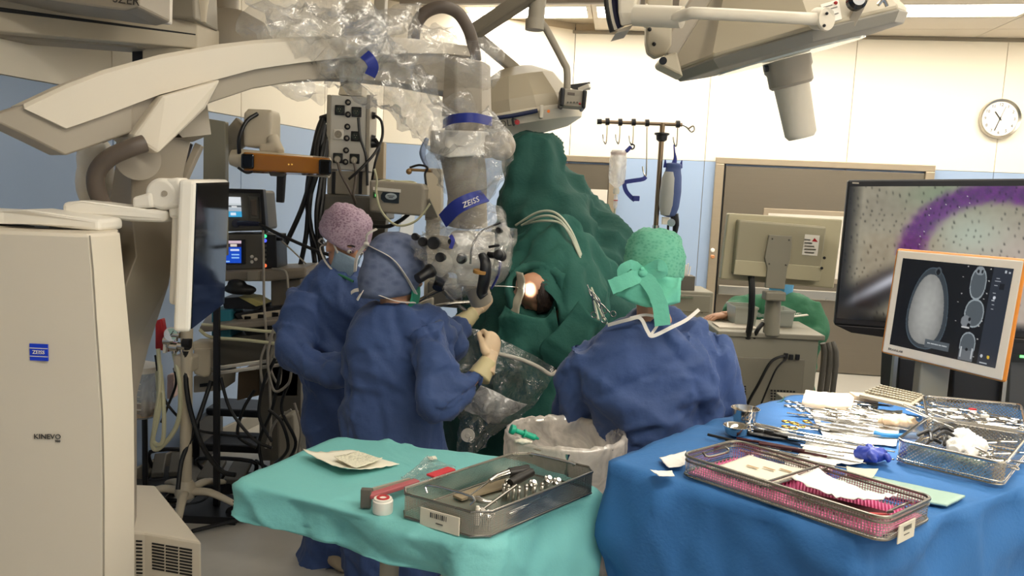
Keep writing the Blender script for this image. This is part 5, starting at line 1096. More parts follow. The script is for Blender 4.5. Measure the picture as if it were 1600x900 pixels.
# ---- farther lamp, seen beyond the microscope arm
Y1 = 4.7
l1 = thing('surgical_lamp', 'domed surgical lamp with dark handle and blue grip bar beyond the microscope arm', 'lamp', at(825,180,Y1))
a1 = (V(-.20,-.02,.97)).normalized(); c1 = at(818,184,Y1)
m = MB(); m.lathe([(.001,.285),(.10,.28),(.22,.22),(.305,.09),(.32,.02),(.32,0)], c1, a1, 14, .5); put('dome', m, M_lamp, l1, smooth=15, bevel=.008)
m = MB(); m.lathe([(.318,.025),(.345,.0),(.33,-.05),(.25,-.085),(.12,-.10),(.001,-.10)], c1, a1, 40); put('rim', m, M_lamp_l, l1, smooth=30)
x1 = a1.cross(V(0,1,0)).normalized(); x1 = x1 if x1.x > 0 else -x1
def on1(px,py,o=.36):
    return onplane(px,py,c1+V(0,-o,0),V(0,1,0))
m = MB(); m.tube([on1(766,186),on1(800,181),on1(840,173)],.012,10); m2 = put('grip_bar', m, mat('grip_navy','#1d2547',.4), l1)
m = MB(); m.box(on1(846,175),(.02,.05,.07)); put('grip_end', m, M_lamp_l, l1, smooth=False, bevel=.006)
text('lamp_text','BERCHTOLD',.05, frame(on1(768,197,.345),V(1,0,.22),V(0,0,1)), M_black, l1)
m = MB(); m.lathe([(.014,0),(.014,.006),(.001,.008)],on1(808,191,.34),(0,-1,0),16); put('logo_dot', m, mat('dot_red','#a8282c',.4), l1)
m = MB(); m.bar(on1(801,184,.345),on1(803,197,.345),.008,.004,up=(0,1,0)); put('logo_bar', m, M_black, l1, smooth=False)
m = MB(); m.lathe([(.008,0),(.008,.006),(.001,.008)],on1(857,174,.34),(0,-1,0),16); put('indicator', m, mat('dot_orange','#d8702a',.4,emit=.4), l1)
h0 = at(827,200,Y1); hd = (at(837,243,Y1)-h0).normalized()
m = MB(); m.lathe([(.035,0),(.035,.04),(.03,.05)], h0, hd, 20); put('handle_mount', m, M_black, l1)
m = MB(); m.lathe([(.02,.05),(.075,.045),(.08,.055),(.02,.075)], h0, hd, 24); put('handle_guard', m, mat('guard_dark','#2a2626',.4), l1)
m = MB(); m.lathe([(.024,.07),(.026,.16),(.02,.165),(.001,.165)], h0, hd, 20); put('handle', m, M_chrome, l1)
# its ceiling arms
m = MB(); m.bar(at(738,52,4.6),at(835,-12,4.3),.07,.075); put('arm', m, M_grey, l1, smooth=False, bevel=.01); m = MB(); m.bar(at(738,52,4.6),c1+a1*.27,.06,.06); put('yoke', m, M_grey, l1, smooth=False, bevel=.01); stem(l1, at(835,-12,4.3), .05, M_grey)
# ---- small module on a cranked arm
cm_ = thing('control_module', 'small grey control module with black end caps on a cranked ceiling arm', 'module', at(898,168,4.3))
m = MB(); slab(m,[(882,138),(912,141),(911,168),(880,165)],4.28,.14); put('case', m, M_grey, cm_, smooth=False, bevel=.006)
for q in ([(876,136),(883,137),(881,167),(874,165)],[(911,140),(918,141),(915,170),(909,169)]):
    m = MB(); slab(m,q,4.26,.18); put('end_cap', m, M_black, cm_, smooth=False, bevel=.008)
m = MB(); slab(m,[(887,144),(898,145),(898,149),(887,148)],4.277,.01); put('label', m, M_hose, cm_, smooth=False)
for x in (887,892,897,902): 
    m = MB(); m.lathe([(.005,0),(.005,.004),(.001,.005)],at(x,160,4.277),(0,-1,0),10); put('key', m, M_grey_d, cm_)
m = MB(); m.lathe([(.006,0),(.005,.004),(.001,.005)],at(906,162,4.277),(0,-1,0),10); put('led', m, mat('dot_red','#a8282c',.4), cm_)
m = MB(); m.tube([at(843,38,4.35),at(848,38,4.35),at(856,50,4.35),at(880,96,4.35),at(886,110,4.35),at(886,140,4.35)],.019,12,k=4); put('cranked_arm', m, M_grey, cm_)
m = MB(); m.cyl(at(842,-20,4.35),at(836,46,4.35),.045,n=18); m.cyl(at(836,30,4.34),at(835,47,4.34),.05,n=18); put('drop_post', m, M_grey, cm_); stem(cm_, at(842,-18,4.35), .045, M_grey)
m = MB(); slab(m,[(884,133),(922,128),(922,140),(900,141)],4.42,.02); put('back_plate', m, M_black, cm_, smooth=False)
m = MB(); m.bar(at(905,141,4.4),at(922,134,4.36),.025,.025); put('lever', m, M_white, cm_, smooth=False, bevel=.004)
# ceiling frame bars between luminaires
for k,(a_,b_,Y) in enumerate((((625,3),(960,1),6.9),((1000,2),(1060,6),5.2))):
    m = MB(); m.bar(at(*a_,Y),at(*b_,Y),.06,.045); tag(put('ceiling_bar',m,mat('bar_grey','#8b7f72',.5),smooth=False,bevel=.004),['long grey ceiling bar in front of the luminaires','short grey ceiling bar behind the near lamp arm'][k],'bar')

# ---- nearer lamp, upper right
Y2 = 3.0
l2 = thing('surgical_lamp', 'large faceted surgical lamp head with big grey handle at upper right', 'lamp', at(1230,70,Y2))
a2 = V(-.285,-.045,.957).normalized(); c2 = at(1230,70,Y2+.02)
m = MB(); m.lathe([(.001,.34),(.16,.33),(.24,.30),(.41,.035),(.42,.02),(.42,.005)], c2, a2, 8, .18); sh2 = put('shell', m, M_lamp, l2, smooth=15, bevel=.008)
m = MB(); m.lathe([(.41,.012),(.424,.004),(.40,-.032),(.28,-.04),(.001,-.04)], c2, a2, 8, .18); put('rim', m, mat('lamp_rim','#8f8a7f',.45), l2, smooth=15, bevel=.004)
m = MB(); m.lathe([(.26,-.038),(.26,-.046),(.001,-.046)], c2, a2, 32); put('light_glass', m, M_lampglass, l2)
h0 = at(1229,92,Y2-.02); hd = -a2
m = MB(); m.lathe([(.085,0),(.085,.035),(.078,.045),(.078,.09),(.068,.10)], h0, hd, 28); put('handle_collar', m, M_scope2, l2)
m = MB(); m.lathe([(.063,.09),(.056,.275),(.045,.29),(.001,.29)], h0, hd, 28); put('handle', m, M_lamp_l, l2)
m = MB(); m.cyl(at(1194,108,Y2-.05),at(1200,107,Y2-.05),.012,n=10); put('handle_latch', m, M_black, l2)
# label, end disc and pipe
lc = [surf(sh2,x,y)[0] for x,y in ((1281,9),(1309,1),(1314,31),(1286,39))]; ln_ = surf(sh2,1296,20)[1]
m = MB(); m.prism(lc, ln_*.003); lb2 = put('rating_label', m, M_white, l2, smooth=False)
def onlab(u,v): return (lc[0]*(1-u)+lc[1]*u)*(1-v)+(lc[3]*(1-u)+lc[2]*u)*v+ln_*.0045
for i in range(5):
    m = MB(); m.bar(onlab(.12,.2+.16*i),onlab(.6+.25*(i%2),.2+.16*i),.003,.001,up=ln_); put('print_line', m, M_grey_d, lb2, smooth=False)
m = MB(); m.ball(onlab(.8,.15),.006); put('print_mark', m, M_red, lb2)
m = MB(); e_ = at(1290,30,2.56); m.cyl(at(1276,29,2.6),e_,.034,n=24); m.lathe([(.036,0),(.034,.006),(.001,.006)],e_,(.5,-1,0),28); put('pipe_end', m, M_lamp_l, l2, smooth=40)
for dx,dy in ((2,-9),(-2,10)):
    m = MB(); m.ball(at(1290+dx,30+dy,2.545),.005); put('screw', m, M_black, l2)
m = MB(); m.tube([at(1052,28,2.62),at(1075,22,2.58),at(1100,21,2.56),at(1278,30,2.56)],.0185,14,k=3); put('pipe', m, M_lamp_l, l2, smooth=True)
m = MB(); m.cyl(at(992,24,2.7),at(1066,27,2.62),.034,n=24); m.cyl(at(1008,25,2.69),at(1010,25,2.69),.038,n=24); put('swivel_drum', m, M_lamp_l, l2)
m = MB(); q=[at(1011,-10,2.78),at(1052,-10,2.78),at(1050,70,2.78),at(1042,84,2.78),at(1025,90,2.78),at(1013,82,2.78),at(1010,66,2.78)]; m.prism(q,(0,.05,0)); put('side_plate', m, M_lamp, l2, smooth=False, bevel=.008)
for x,y in ((1015,46),(1022,69)):
    m = MB(); m.ball(at(x,y,2.778),.007); put('screw', m, M_black, l2)
m = MB(); m.bar(at(1040,86,2.86),at(1100,-10,2.86),.06,.065); put('knee_arm', m, M_scope2, l2, smooth=False, bevel=.008); stem(l2, at(1100,-8,2.86), .05, M_lamp)
m = MB(); q=[at(1030,95,2.72),at(1036,88,2.72),at(1058,80,2.72),at(1068,120,2.72),at(1032,102,2.72)]; m.prism(q,(0,.10,0)); put('hinge_ear', m, M_lamp, l2, smooth=False, bevel=.008)
m = MB(); m.cyl(at(1036,95,2.715),at(1036,95,2.73),.013,n=16); put('hinge_pin', m, M_black, l2)
m = MB(); m.lathe([(.03,0),(.03,.02),(.02,.03),(.001,.03)],at(1336,3,2.62),(0,-1,.1),18); put('lens_port', m, M_glass, l2)
m = MB(); m.tube([at(1372,8,2.62),at(1380,0,2.62),at(1386,10,2.62)],.006,8,k=4); put('hook', m, M_chrome, l2)
m = MB(); m.bar(at(1328,38,2.66),at(1352,-10,2.6),.03,.025,up=(0,1,0)); put('rib', m, M_scope2, l2, smooth=False, bevel=.003)
for cxy in [(V(.0,.0,0))]:
    ld = bpy.data.lights.new('lamp_light','SPOT'); ld.energy = LAMP_WATT; ld.spot_size = math.radians(40); ld.spot_blend = .8; ld.shadow_soft_size = .22; ld.color = (1,.97,.90)
    lo_ = bpy.data.objects.new('lamp_light', ld); COL.objects.link(lo_); src = c2-a2*.09+V(.12,-.05,0); tgt = onz(1370,672,1.06)
    lo_.parent = l2; lo_.matrix_basis = WM[l2].inverted() @ Matrix.LocRotScale(src,(tgt-src).to_track_quat('-Z','Y'),None)
# edge of a third head beside the arm
l3 = thing('camera_head', 'edge of a cream ceiling-hung head with dark blue ring, top centre right', 'lamp', at(975,20,2.8))
m = MB(); m.loft([[at(965,-25,2.75),at(998,-25,2.75),at(998,-25,2.95),at(965,-25,2.95)],[at(966,20,2.75),at(994,20,2.75),at(994,20,2.95),at(966,20,2.95)],[at(970,42,2.76),at(992,37,2.76),at(992,37,2.93),at(970,42,2.93)]]); put('housing', m, M_lamp_l, l3, smooth=False, bevel=.01)
for k,(x0,mt) in enumerate(((961,mat('ring_navy','#1a1c3a',.3)),(954,M_lamp_l),(949,M_black))):
    m = MB(); m.tube([at(x0-2,-25,2.8),at(x0-1,5,2.8),at(x0+3,30,2.8),at(x0+8,44+k*3,2.8)],.010 if k else .014,10,k=4); put('ring', m, mt, l3)
m = MB(); slab(m,[(968,46),(990,38),(984,46),(962,52)],2.76,.15); put('lip', m, M_scope2, l3, smooth=False); stem(l3, at(984,-24,2.85), .04, M_lamp_l)
# ================================================================ IV POLE, CART AND MONITORS ON THE RIGHT
M_bronze = mat('pole_steel', '#8c7a66', .3, metal=.9, var=.05)
YI = 5.4
ip = thing('infusion_pole', 'tall steel infusion pole with a crossbar of wire hooks', 'pole', V(at(1023,370,YI).x,YI,0))
tp = at(1036,192,YI); bt = at(1023,372,YI); m = MB(); xx = (tp.x+bt.x)/2
m.cyl(V(xx,YI,.08),V(xx,YI,tp.z),.017,n=16); put('upper_tube', m, M_bronze, ip)
m = MB(); m.cyl(V(xx,YI,.08),V(xx,YI,at(1025,352,YI).z),.024,n=16); put('lower_tube', m, M_chrome, ip)
m = MB(); m.lathe([(.02,-.03),(.035,-.02),(.038,.01),(.05,.015),(.05,.025),(.02,.03)],V(xx,YI,at(1033,214,YI).z),(0,0,1),16); put('clamp_knob', m, M_black, ip)
b0, b1 = at(935,190,YI), at(1066,195,YI); m = MB(); m.tube([b0,b1],.012,12); put('crossbar', m, M_bronze, ip)
m = MB(); m.tube([b1,at(1073,199,YI),at(1080,206,YI),at(1085,203,YI),at(1083,197,YI),at(1076,201,YI)],.005,8,k=4); put('end_loop', m, M_chrome, ip)
m = MB(); m.cyl(at(933,190,YI),at(940,190,YI),.018,n=12); put('end_cap', m, M_black, ip)
hooks = []
for x,y,ly in ((949,190,222),(969,191,222),(990,191,224),(1011,192,272),(1059,194,226)):
    m = MB(); m.cyl(at(x-3,y,YI),at(x+3,y,YI),.024,n=14); hk = put('hook_slider', m, M_black, ip)
    m = MB(); m.tube([at(x,y,YI),at(x-1,ly-6,YI),at(x-3,ly+3,YI),at(x-6,ly-4,YI),at(x-7,ly-12,YI)],.0045,8,k=3); put('hook', m, M_chrome, hk)
for k in range(5):
    a_ = 2*math.pi*k/5+.3; e = V(xx+math.cos(a_)*.3,YI+math.sin(a_)*.3,.06); m = MB(); m.tube([V(xx,YI,.1),e],[.02,.014],8); put('leg', m, M_chrome, ip)
    m = MB(); q = e-V(0,0,.025); m.cyl(q-V(.012,0,0),q+V(.012,0,0),.034,n=14); put('caster', m, M_black, ip)
# saline bottle
sb = thing('infusion_bottle', 'clear plastic infusion bottle hanging upside down on the pole', 'bottle', at(966,300,YI-.03))
def outline_bottle(c, prof, sy, n=24): return MB().lathe(prof, c, (0,0,1), n)
cb_ = at(965,262,YI-.03); m = MB(); m.lathe([(.012,-.16),(.016,-.13),(.02,-.125),(.05,-.10),(.056,-.06),(.057,.06),(.052,.075),(.05,.085),(.053,.10),(.045,.112),(.02,.115)], cb_, (0,0,1), 28); put('bottle_body', m, film('bottle_film',(.92,.9,.88),.55,8.,.15,.3), sb)
m = MB(); m.lathe([(.05,.078),(.0535,.098),(.044,.113),(.001,.116)], cb_, (0,0,1), 24); put('bottle_base', m, mat('bottle_pink','#e6d3cb',.4), sb)
m = MB(); m.lathe([(.001,-.135),(.018,-.135),(.022,-.155),(.018,-.175),(.001,-.175)], cb_, (0,0,1), 18); put('neck_cap', m, M_white, sb)
m = MB(); m.lathe([(.001,-.18),(.012,-.18),(.014,-.25),(.008,-.27),(.001,-.27)], cb_, (0,0,1), 16); dc = put('drip_chamber', m, film('drip_film',(.9,.9,.9),.5,8.,.2,.2), sb)
m = MB(); m.lathe([(.0148,-.213),(.0148,-.219)], cb_, (0,0,1), 16); put('level_ring', m, M_red, dc)
m = MB(); m.tube([cb_-V(0,0,.27),cb_-V(.0,0,.36),cb_-V(-.02,-.02,.5)],.005,8,k=3); put('line', m, mat('line_pale','#b8bda8',.25), sb)
m = MB(); m.bar(at(978,237,YI-.03),at(986,229,YI-.03),.03,.025); put('hanger_clip', m, M_navy, sb, smooth=False, bevel=.004)
m = MB(); m.tube([at(986,233,YI-.03),at(990,232,YI-.03),at(991,227,YI-.03),at(986,225,YI-.02)],.005,8,k=3); put('hanger_ring', m, M_black, sb)
# blue strap
bs = thing('blue_strap', 'navy blue strap dangling from the long hook of the pole', 'strap', at(985,315,YI))
m = MB(); ribbon(m,[at(1009,276,YI),at(1004,280,YI-.02),at(985,283,YI-.02),at(976,286,YI-.02),at(978,298,YI-.02),at(986,308,YI-.02),at(992,313,YI-.02)],.028,n=(0,-1,0)); put('webbing', m, M_navy, bs)
m = MB(); m.box(at(994,310,YI-.03),(.045,.02,.035)); put('buckle', m, M_navy, bs, smooth=False, bevel=.005)
# pressure infusor
pi_ = thing('pressure_cuff', 'blue and grey pressure infusion cuff hanging on the right of the pole', 'pressure cuff', at(1050,370,YI))
cp = at(1049,295,YI-.03)
m = MB(); m.lathe([(.001,-.19),(.045,-.18),(.062,-.12),(.068,-.02),(.06,.08),(.05,.13),(.055,.165),(.035,.17),(.001,.17)], cp, (.03,0,1), 20); put('cuff', remesh(m,.008,2), mat('cuff_blue','#44578c',.6,var=.12,bump=.2), pi_)
m = MB(); m.lathe([(.001,-.17),(.03,-.165),(.047,-.1),(.05,-.02),(.043,.08),(.03,.12),(.001,.12)], cp+V(-.032,-.035,-.01), (.03,0,1), 18); put('grey_bag', m, mat('cuff_grey','#a7a9a6',.5,var=.06), pi_)
m = MB(); m.tube([cp+V(.005,0,.16),cp+V(.012,0,.2),at(1054,238,YI-.02),at(1053,226,YI)],[.02,.012,.006,.004],8,k=3); put('strap', m, M_navy, pi_)
for dx in (-.05,.05):
    m = MB(); m.tube([cp+V(dx,0,.14),cp+V(dx*1.1,-.01,.19)],[.014,.003],8); put('tab', m, M_navy, pi_)
m = MB(); m.box(at(1040,345,YI-.05),(.05,.03,.05)); put('gauge_box', m, M_white, pi_, smooth=False, bevel=.004)
m = MB(); m.cyl(at(1049,348,YI-.07),at(1049,348,YI-.02),.026,n=18); put('gauge', m, M_chrome, pi_)
m = MB(); m.tube([at(1053,335,YI-.03),at(1056,352,YI-.03),at(1052,375,YI-.03)],[.03,.022,.01],10,k=3); m.tube([at(1044,352,YI-.05),at(1043,380,YI-.04)],.008,8); put('bulb', m, M_black, pi_)

# ---- computer cart with monitor seen from the back
YK = 4.35
kc = thing('computer_cart', 'grey computer cart with mesh vents standing in front of the steel door', 'cart', V(at(1210,600,YK).x,YK+.2,0))
def kz(y,x=1200): return at(x,y,YK).z
xl, xr = at(1126,530,YK).x, at(1280,540,YK).x; zt = (at(1126,524,YK).z+at(1280,534,YK).z)/2
M_cart = mat('cart_grey','#8d8879',.5,var=.03); M_cart2 = mat('cart_panel','#7f7a6c',.5,var=.03)
m = MB(); m.prism([V(xl-.02,YK,zt-.0),V(xr+.03,YK,zt),V(xr+.06,YK+.5,zt),V(xl,YK+.5,zt)],(0,0,.03)); put('top', m, M_cart, kc, smooth=False, bevel=.006)
m = MB(); m.prism([V(xl,YK+.01,.14),V(xr,YK+.01,.14),V(xr+.03,YK+.48,.14),V(xl+.02,YK+.48,.14)],(0,0,zt-.14)); put('body', m, M_cart, kc, smooth=False, bevel=.006)
m = MB(); m.prism([V(xl+.02,YK,.3),V(xr-.07,YK,.3),V(xr-.07,YK+.02,.3),V(xl+.02,YK+.02,.3)],(0,0,at(1200,560,YK).z-.3)); bp2 = put('back_panel', m, M_cart2, kc, smooth=False, bevel=.003)
M_vent = wire_mesh('vent_mesh','#3a3832',.012,.35,metal=.2)
for x0,x1,y0,y1 in ((1134,1166,600,624),(1203,1243,608,634)):
    m = MB(); q = [at(x0,y0,YK-.004),at(x1,y0+2,YK-.004),at(x1,y1+2,YK-.004),at(x0,y1,YK-.004)]; m.prism(q,(0,.006,0)); vn_ = put('vent_recess', m, M_black, kc, smooth=False)
    for i in range(9):
        f_ = i/8; mm = MB(); mm.bar(q[0].lerp(q[1],f_)-V(0,.002,0),q[3].lerp(q[2],f_)-V(0,.002,0),.004,.003,up=(0,1,0)); put('vent_bar', mm, M_cart2, vn_, smooth=False)
    for i in range(7):
        f_ = i/6; mm = MB(); mm.bar(q[0].lerp(q[3],f_)-V(0,.002,0),q[1].lerp(q[2],f_)-V(0,.002,0),.004,.003,up=(0,1,0)); put('vent_bar', mm, M_cart2, vn_, smooth=False)
m = MB(); m.lathe([(.032,0),(.032,.006),(.001,.004)],at(1143,566,YK-.003),(0,-1,0),20); put('round_port', m, M_black, kc)
for x,y in ((1228,556),(1236,558),(1246,558)):
    m = MB(); m.box(at(x,y,YK-.006),(.022,.014,.03)); put('connector', m, M_black, kc, smooth=False, bevel=.002)
for k in range(3):
    x0 = xr+.05+.035*k; m = MB(); z1 = at(1285,540,YK).z; m.tube([V(x0,YK+.08+.02*k,z1),V(x0+.015,YK+.08,z1-.12),V(x0-.01,YK+.08,z1-.6),V(x0-.02,YK+.08,.5)],.016,10,k=3); put('side_handle', m, M_grey_d, kc)
for x_ in (xl+.06,xr-.06):
    for y_ in (YK+.06,YK+.42):
        m = MB(); m.cyl(V(x_-.02,y_,.06),V(x_+.02,y_,.06),.06,n=18); m.box((x_,y_,.12),(.05,.05,.06)); put('caster', m, M_black, kc)
cable([(1226,556,YK-.03),(1205,565,YK-.05),(1185,600,YK-.05),(1164,640,YK-.03),(1150,690,YK-.03)], .008, 'thick black cord hanging from the computer cart connectors')
cable([(1230,560,YK-.03),(1214,575,YK-.05),(1198,610,YK-.05),(1184,645,YK-.03)], .005, 'thin black cord hanging from the computer cart connectors')
# monitor on the cart
mk = thing('cart_monitor', 'cream monitor on the cart seen from behind, with a warning label', 'monitor', at(1195,525,YK+.15))
YKm = YK+.02
m = MB(); m.prism([at(1138,333,YKm),at(1317,343,YKm),at(1303,451,YKm),at(1126,436,YKm)],(0,.05,0)); put('bezel', m, mat('monitor_cream','#b5ad90',.4,var=.02), mk, smooth=False, bevel=.008, seg=3)
m = MB(); m.prism([at(1154,343,YKm-.05),at(1292,354,YKm-.05),at(1281,440,YKm-.05),at(1146,429,YKm-.05)],(0,.06,0)); put('back_shell', m, mat('monitor_cream_d','#9d967e',.45,var=.02), mk, smooth=False, bevel=.012, seg=3)
m = MB(); m.prism([at(1149,406,YKm-.053),at(1285,417,YKm-.053),at(1281,440,YKm-.053),at(1146,429,YKm-.053)],(0,.006,0)); put('port_cover', m, MATS['monitor_cream'], mk, smooth=False, bevel=.003)
m = MB(); m.prism([at(1202,367,YKm-.065),at(1238,369,YKm-.065),at(1235,405,YKm-.065),at(1230,420,YKm-.065),at(1226,452,YKm-.065),at(1196,450,YKm-.065),at(1199,418,YKm-.065),at(1195,403,YKm-.065)],(0,.02,0)); put('mount_plate', m, M_cart, mk, smooth=False, bevel=.003)
m = MB(); m.box(at(1209,462,YKm-.03),(.11,.08,.05)); put('tilt_block', m, M_cart, mk, smooth=False, bevel=.008)
m = MB(); m.cyl(V(at(1204,530,YKm).x,YKm+.0,zt+.02),at(1209,462,YKm+.0),.045,.04,n=20); put('stem', m, M_cart, mk)
for x,y in ((1207,373),(1233,375),(1202,412),(1228,414)):
    m = MB(); m.ball(at(x,y,YKm-.066),.005); put('screw', m, M_grey_d, mk)
m = MB(); c4 = [at(1258,366,YKm-.052),at(1281,368,YKm-.052),at(1277,400,YKm-.052),at(1253,398,YKm-.052)]; m.prism(c4,(0,.003,0)); wl = put('warning_label', m, M_white, mk, smooth=False)
m = MB(); m.prism([at(1273,372,YKm-.054),at(1278,378,YKm-.054),at(1269,377,YKm-.054)],(0,.002,0)); put('warning_triangle', m, M_red, wl, smooth=False)
for i in range(5):
    m = MB(); m.bar(at(1257,374+5*i,YKm-.054),at(1266+3*(i%2)+(6 if i>1 else 0),375+5*i,YKm-.054),.006,.002,up=(0,1,0)); put('print_line', m, M_grey_d, wl, smooth=False)
for x,y in ((1288,403),(1284,419)):
    m = MB(); m.cyl(at(x,y,YKm-.052),at(x,y,YKm-.06),.008,n=10); put('lock_port', m, M_black, mk)
cable([(1174,432,YKm-.02),(1175,460,YKm-.05),(1173,500,YKm-.04),(1168,528,YKm+.0)], .018, 'thick black cable drooping from the back of the cart monitor')
cable([(1192,505,YKm),(1184,515,YKm-.02),(1178,528,YKm)], .012, 'short black cable curled on the cart top')
# things on the cart top
def tub(px, py, Y, w, h, d, label):
    p = at(px,py,Y); t = thing('plastic_tub', label, 'tub', V(p.x,Y+d/2,zt+.03)); m = MB(); x = p.x; z0 = zt+.03
    rings_ = []
    for (s,z) in ((.86,0),(.9,.01),(1.,h),(1.05,h),(1.05,h-.012),(1.03,h-.014),(.96,h-.01),(.84,.012)):
        rings_.append([V(x-w/2*s,Y+d/2-d/2*s,z0+z),V(x+w/2*s,Y+d/2-d/2*s,z0+z),V(x+w/2*s,Y+d/2+d/2*s,z0+z),V(x-w/2*s,Y+d/2+d/2*s,z0+z)])
    m.loft(rings_); put('tub_body', m, mat('tub_clear','#c9cdc6',.25,var=.05,alpha=.8), t, smooth=False, bevel=.006); return t
tub(1164,522,YK+.22,.13,.11,.2,'translucent plastic tub on the left of the cart top')
tub(1224,528,YK+.22,.11,.10,.2,'translucent plastic tub on the right of the cart top')
m = MB(); m.grid(lambda u,v: at(1160,494,4.8).lerp(at(1256,498,4.8),u)+V(0,.25*v,.02*math.sin(u*9)+.012*math.sin(v*7)), 24, 6); mm = mesh_of(m,'film_bag',True); wrinkle(mm,.02,14,3.); tag(put('film_bag', mm, M_clear2),'crumpled clear plastic bag lying across the tubs','bag')
m = MB(); m.bar(at(1190,500,4.65),at(1262,492,4.65),.03,.006); tag(put('white_rod', m, M_white, smooth=False),'flat white strip resting on the plastic bag','strip')
m = MB(); m.ball(at(1246,526,4.6),(.045,.04,.02)); m.ball(at(1236,528,4.6),(.03,.03,.016)); tag(put('red_cloth', remesh(m,.006,1), mat('red_dark','#8c2330',.6)),'small dark red bundle on the right of the cart top','bundle')
m = MB(); m.box(V(at(1165,525,4.5).x-.06,4.52,zt+.035),(.22,.16,.008)); tag(put('paper', m, mat('paper_pale','#d9cfc0',.8), smooth=False),'sheet of paper at the edge of the cart top under the hand','paper')
# trolley with box of swabs by the switch
sw_ = thing('side_trolley','grey drawer unit with a box on top beside the nurse','trolley',V(at(1060,520,6.6).x,6.8,0))
m = MB(); m.box(V(at(1058,520,6.6).x,6.8,.5),(.55,.45,1.0)); put('cabinet', m, M_cart, sw_, smooth=False, bevel=.01)
for z in (.2,.45,.7,.9):
    m = MB(); m.box(V(at(1058,520,6.6).x,6.572,z),(.50,.02,.2 if z<.8 else .14)); d_ = put('drawer', m, M_cart2, sw_, smooth=False, bevel=.006); m = MB(); m.box(V(at(1058,520,6.6).x,6.555,z+.05),(.2,.02,.015)); put('handle', m, M_alu, d_, smooth=False)
bx_ = thing('swab_box','open box of white applicators behind the nurse on the trolley','box',V(at(1062,470,6.6).x,6.7,1.0))
m = MB(); m.box(V(at(1066,476,6.6).x,6.7,1.06),(.2,.14,.12)); put('carton', m, M_grey_d, bx_, smooth=False, bevel=.004)
for i in range(7):
    m = MB(); x_ = at(1058+2.6*i,462,6.65); m.cyl(V(x_.x,6.66+.01*(i%3),1.08),V(x_.x+.01*(i-3)*.4,6.66,1.20+.012*(i%3)),.006,n=6); put('applicator', m, M_white, bx_)
m = MB(); m.tube([V(at(1068,505,6.6).x,6.62,1.0),at(1066,500,6.6),at(1076,492,6.6),at(1088,482,6.6),at(1097,480,6.6),at(1094,488,6.6)],[.02,.02,.022,.028,.036,.03],10,k=4); tag(put('tube_handle', m, M_hose),'grey curved tube end sticking up behind the nurse shoulder','tube')

# ---- large display with the microscope picture
YL = 3.7
bd_ = thing('large_display', 'large black flat display showing magnified scalp with violet marking', 'display', V(at(1480,600,YL).x,YL,0))
c4 = [at(1325,281,YL),at(1760,278,YL-.35),at(1760,560,YL-.35),at(1302,506,YL)]
c4[3] = at(1303,507,YL); c4[2] = at(1740,540,YL-.35)
m = MB(); m.prism([c4[0],c4[1],c4[2],c4[3]],(.02,.06,0)); put('cabinet', m, M_black, bd_, smooth=False, bevel=.008)
cx_ = [at(1303,507,YL),at(1740,540,YL-.35),at(1735,560,YL-.35),at(1470,549,YL-.14),at(1400,530,YL-.08),at(1330,520,YL-.02)]
m = MB(); m.prism(cx_,(.02,.05,0)); put('chin', m, M_black, bd_, smooth=False, bevel=.004)
def sp(u,v): return (c4[0]*(1-u)+c4[1]*u)*(1-v)+(c4[3]*(1-u)+c4[2]*u)*v
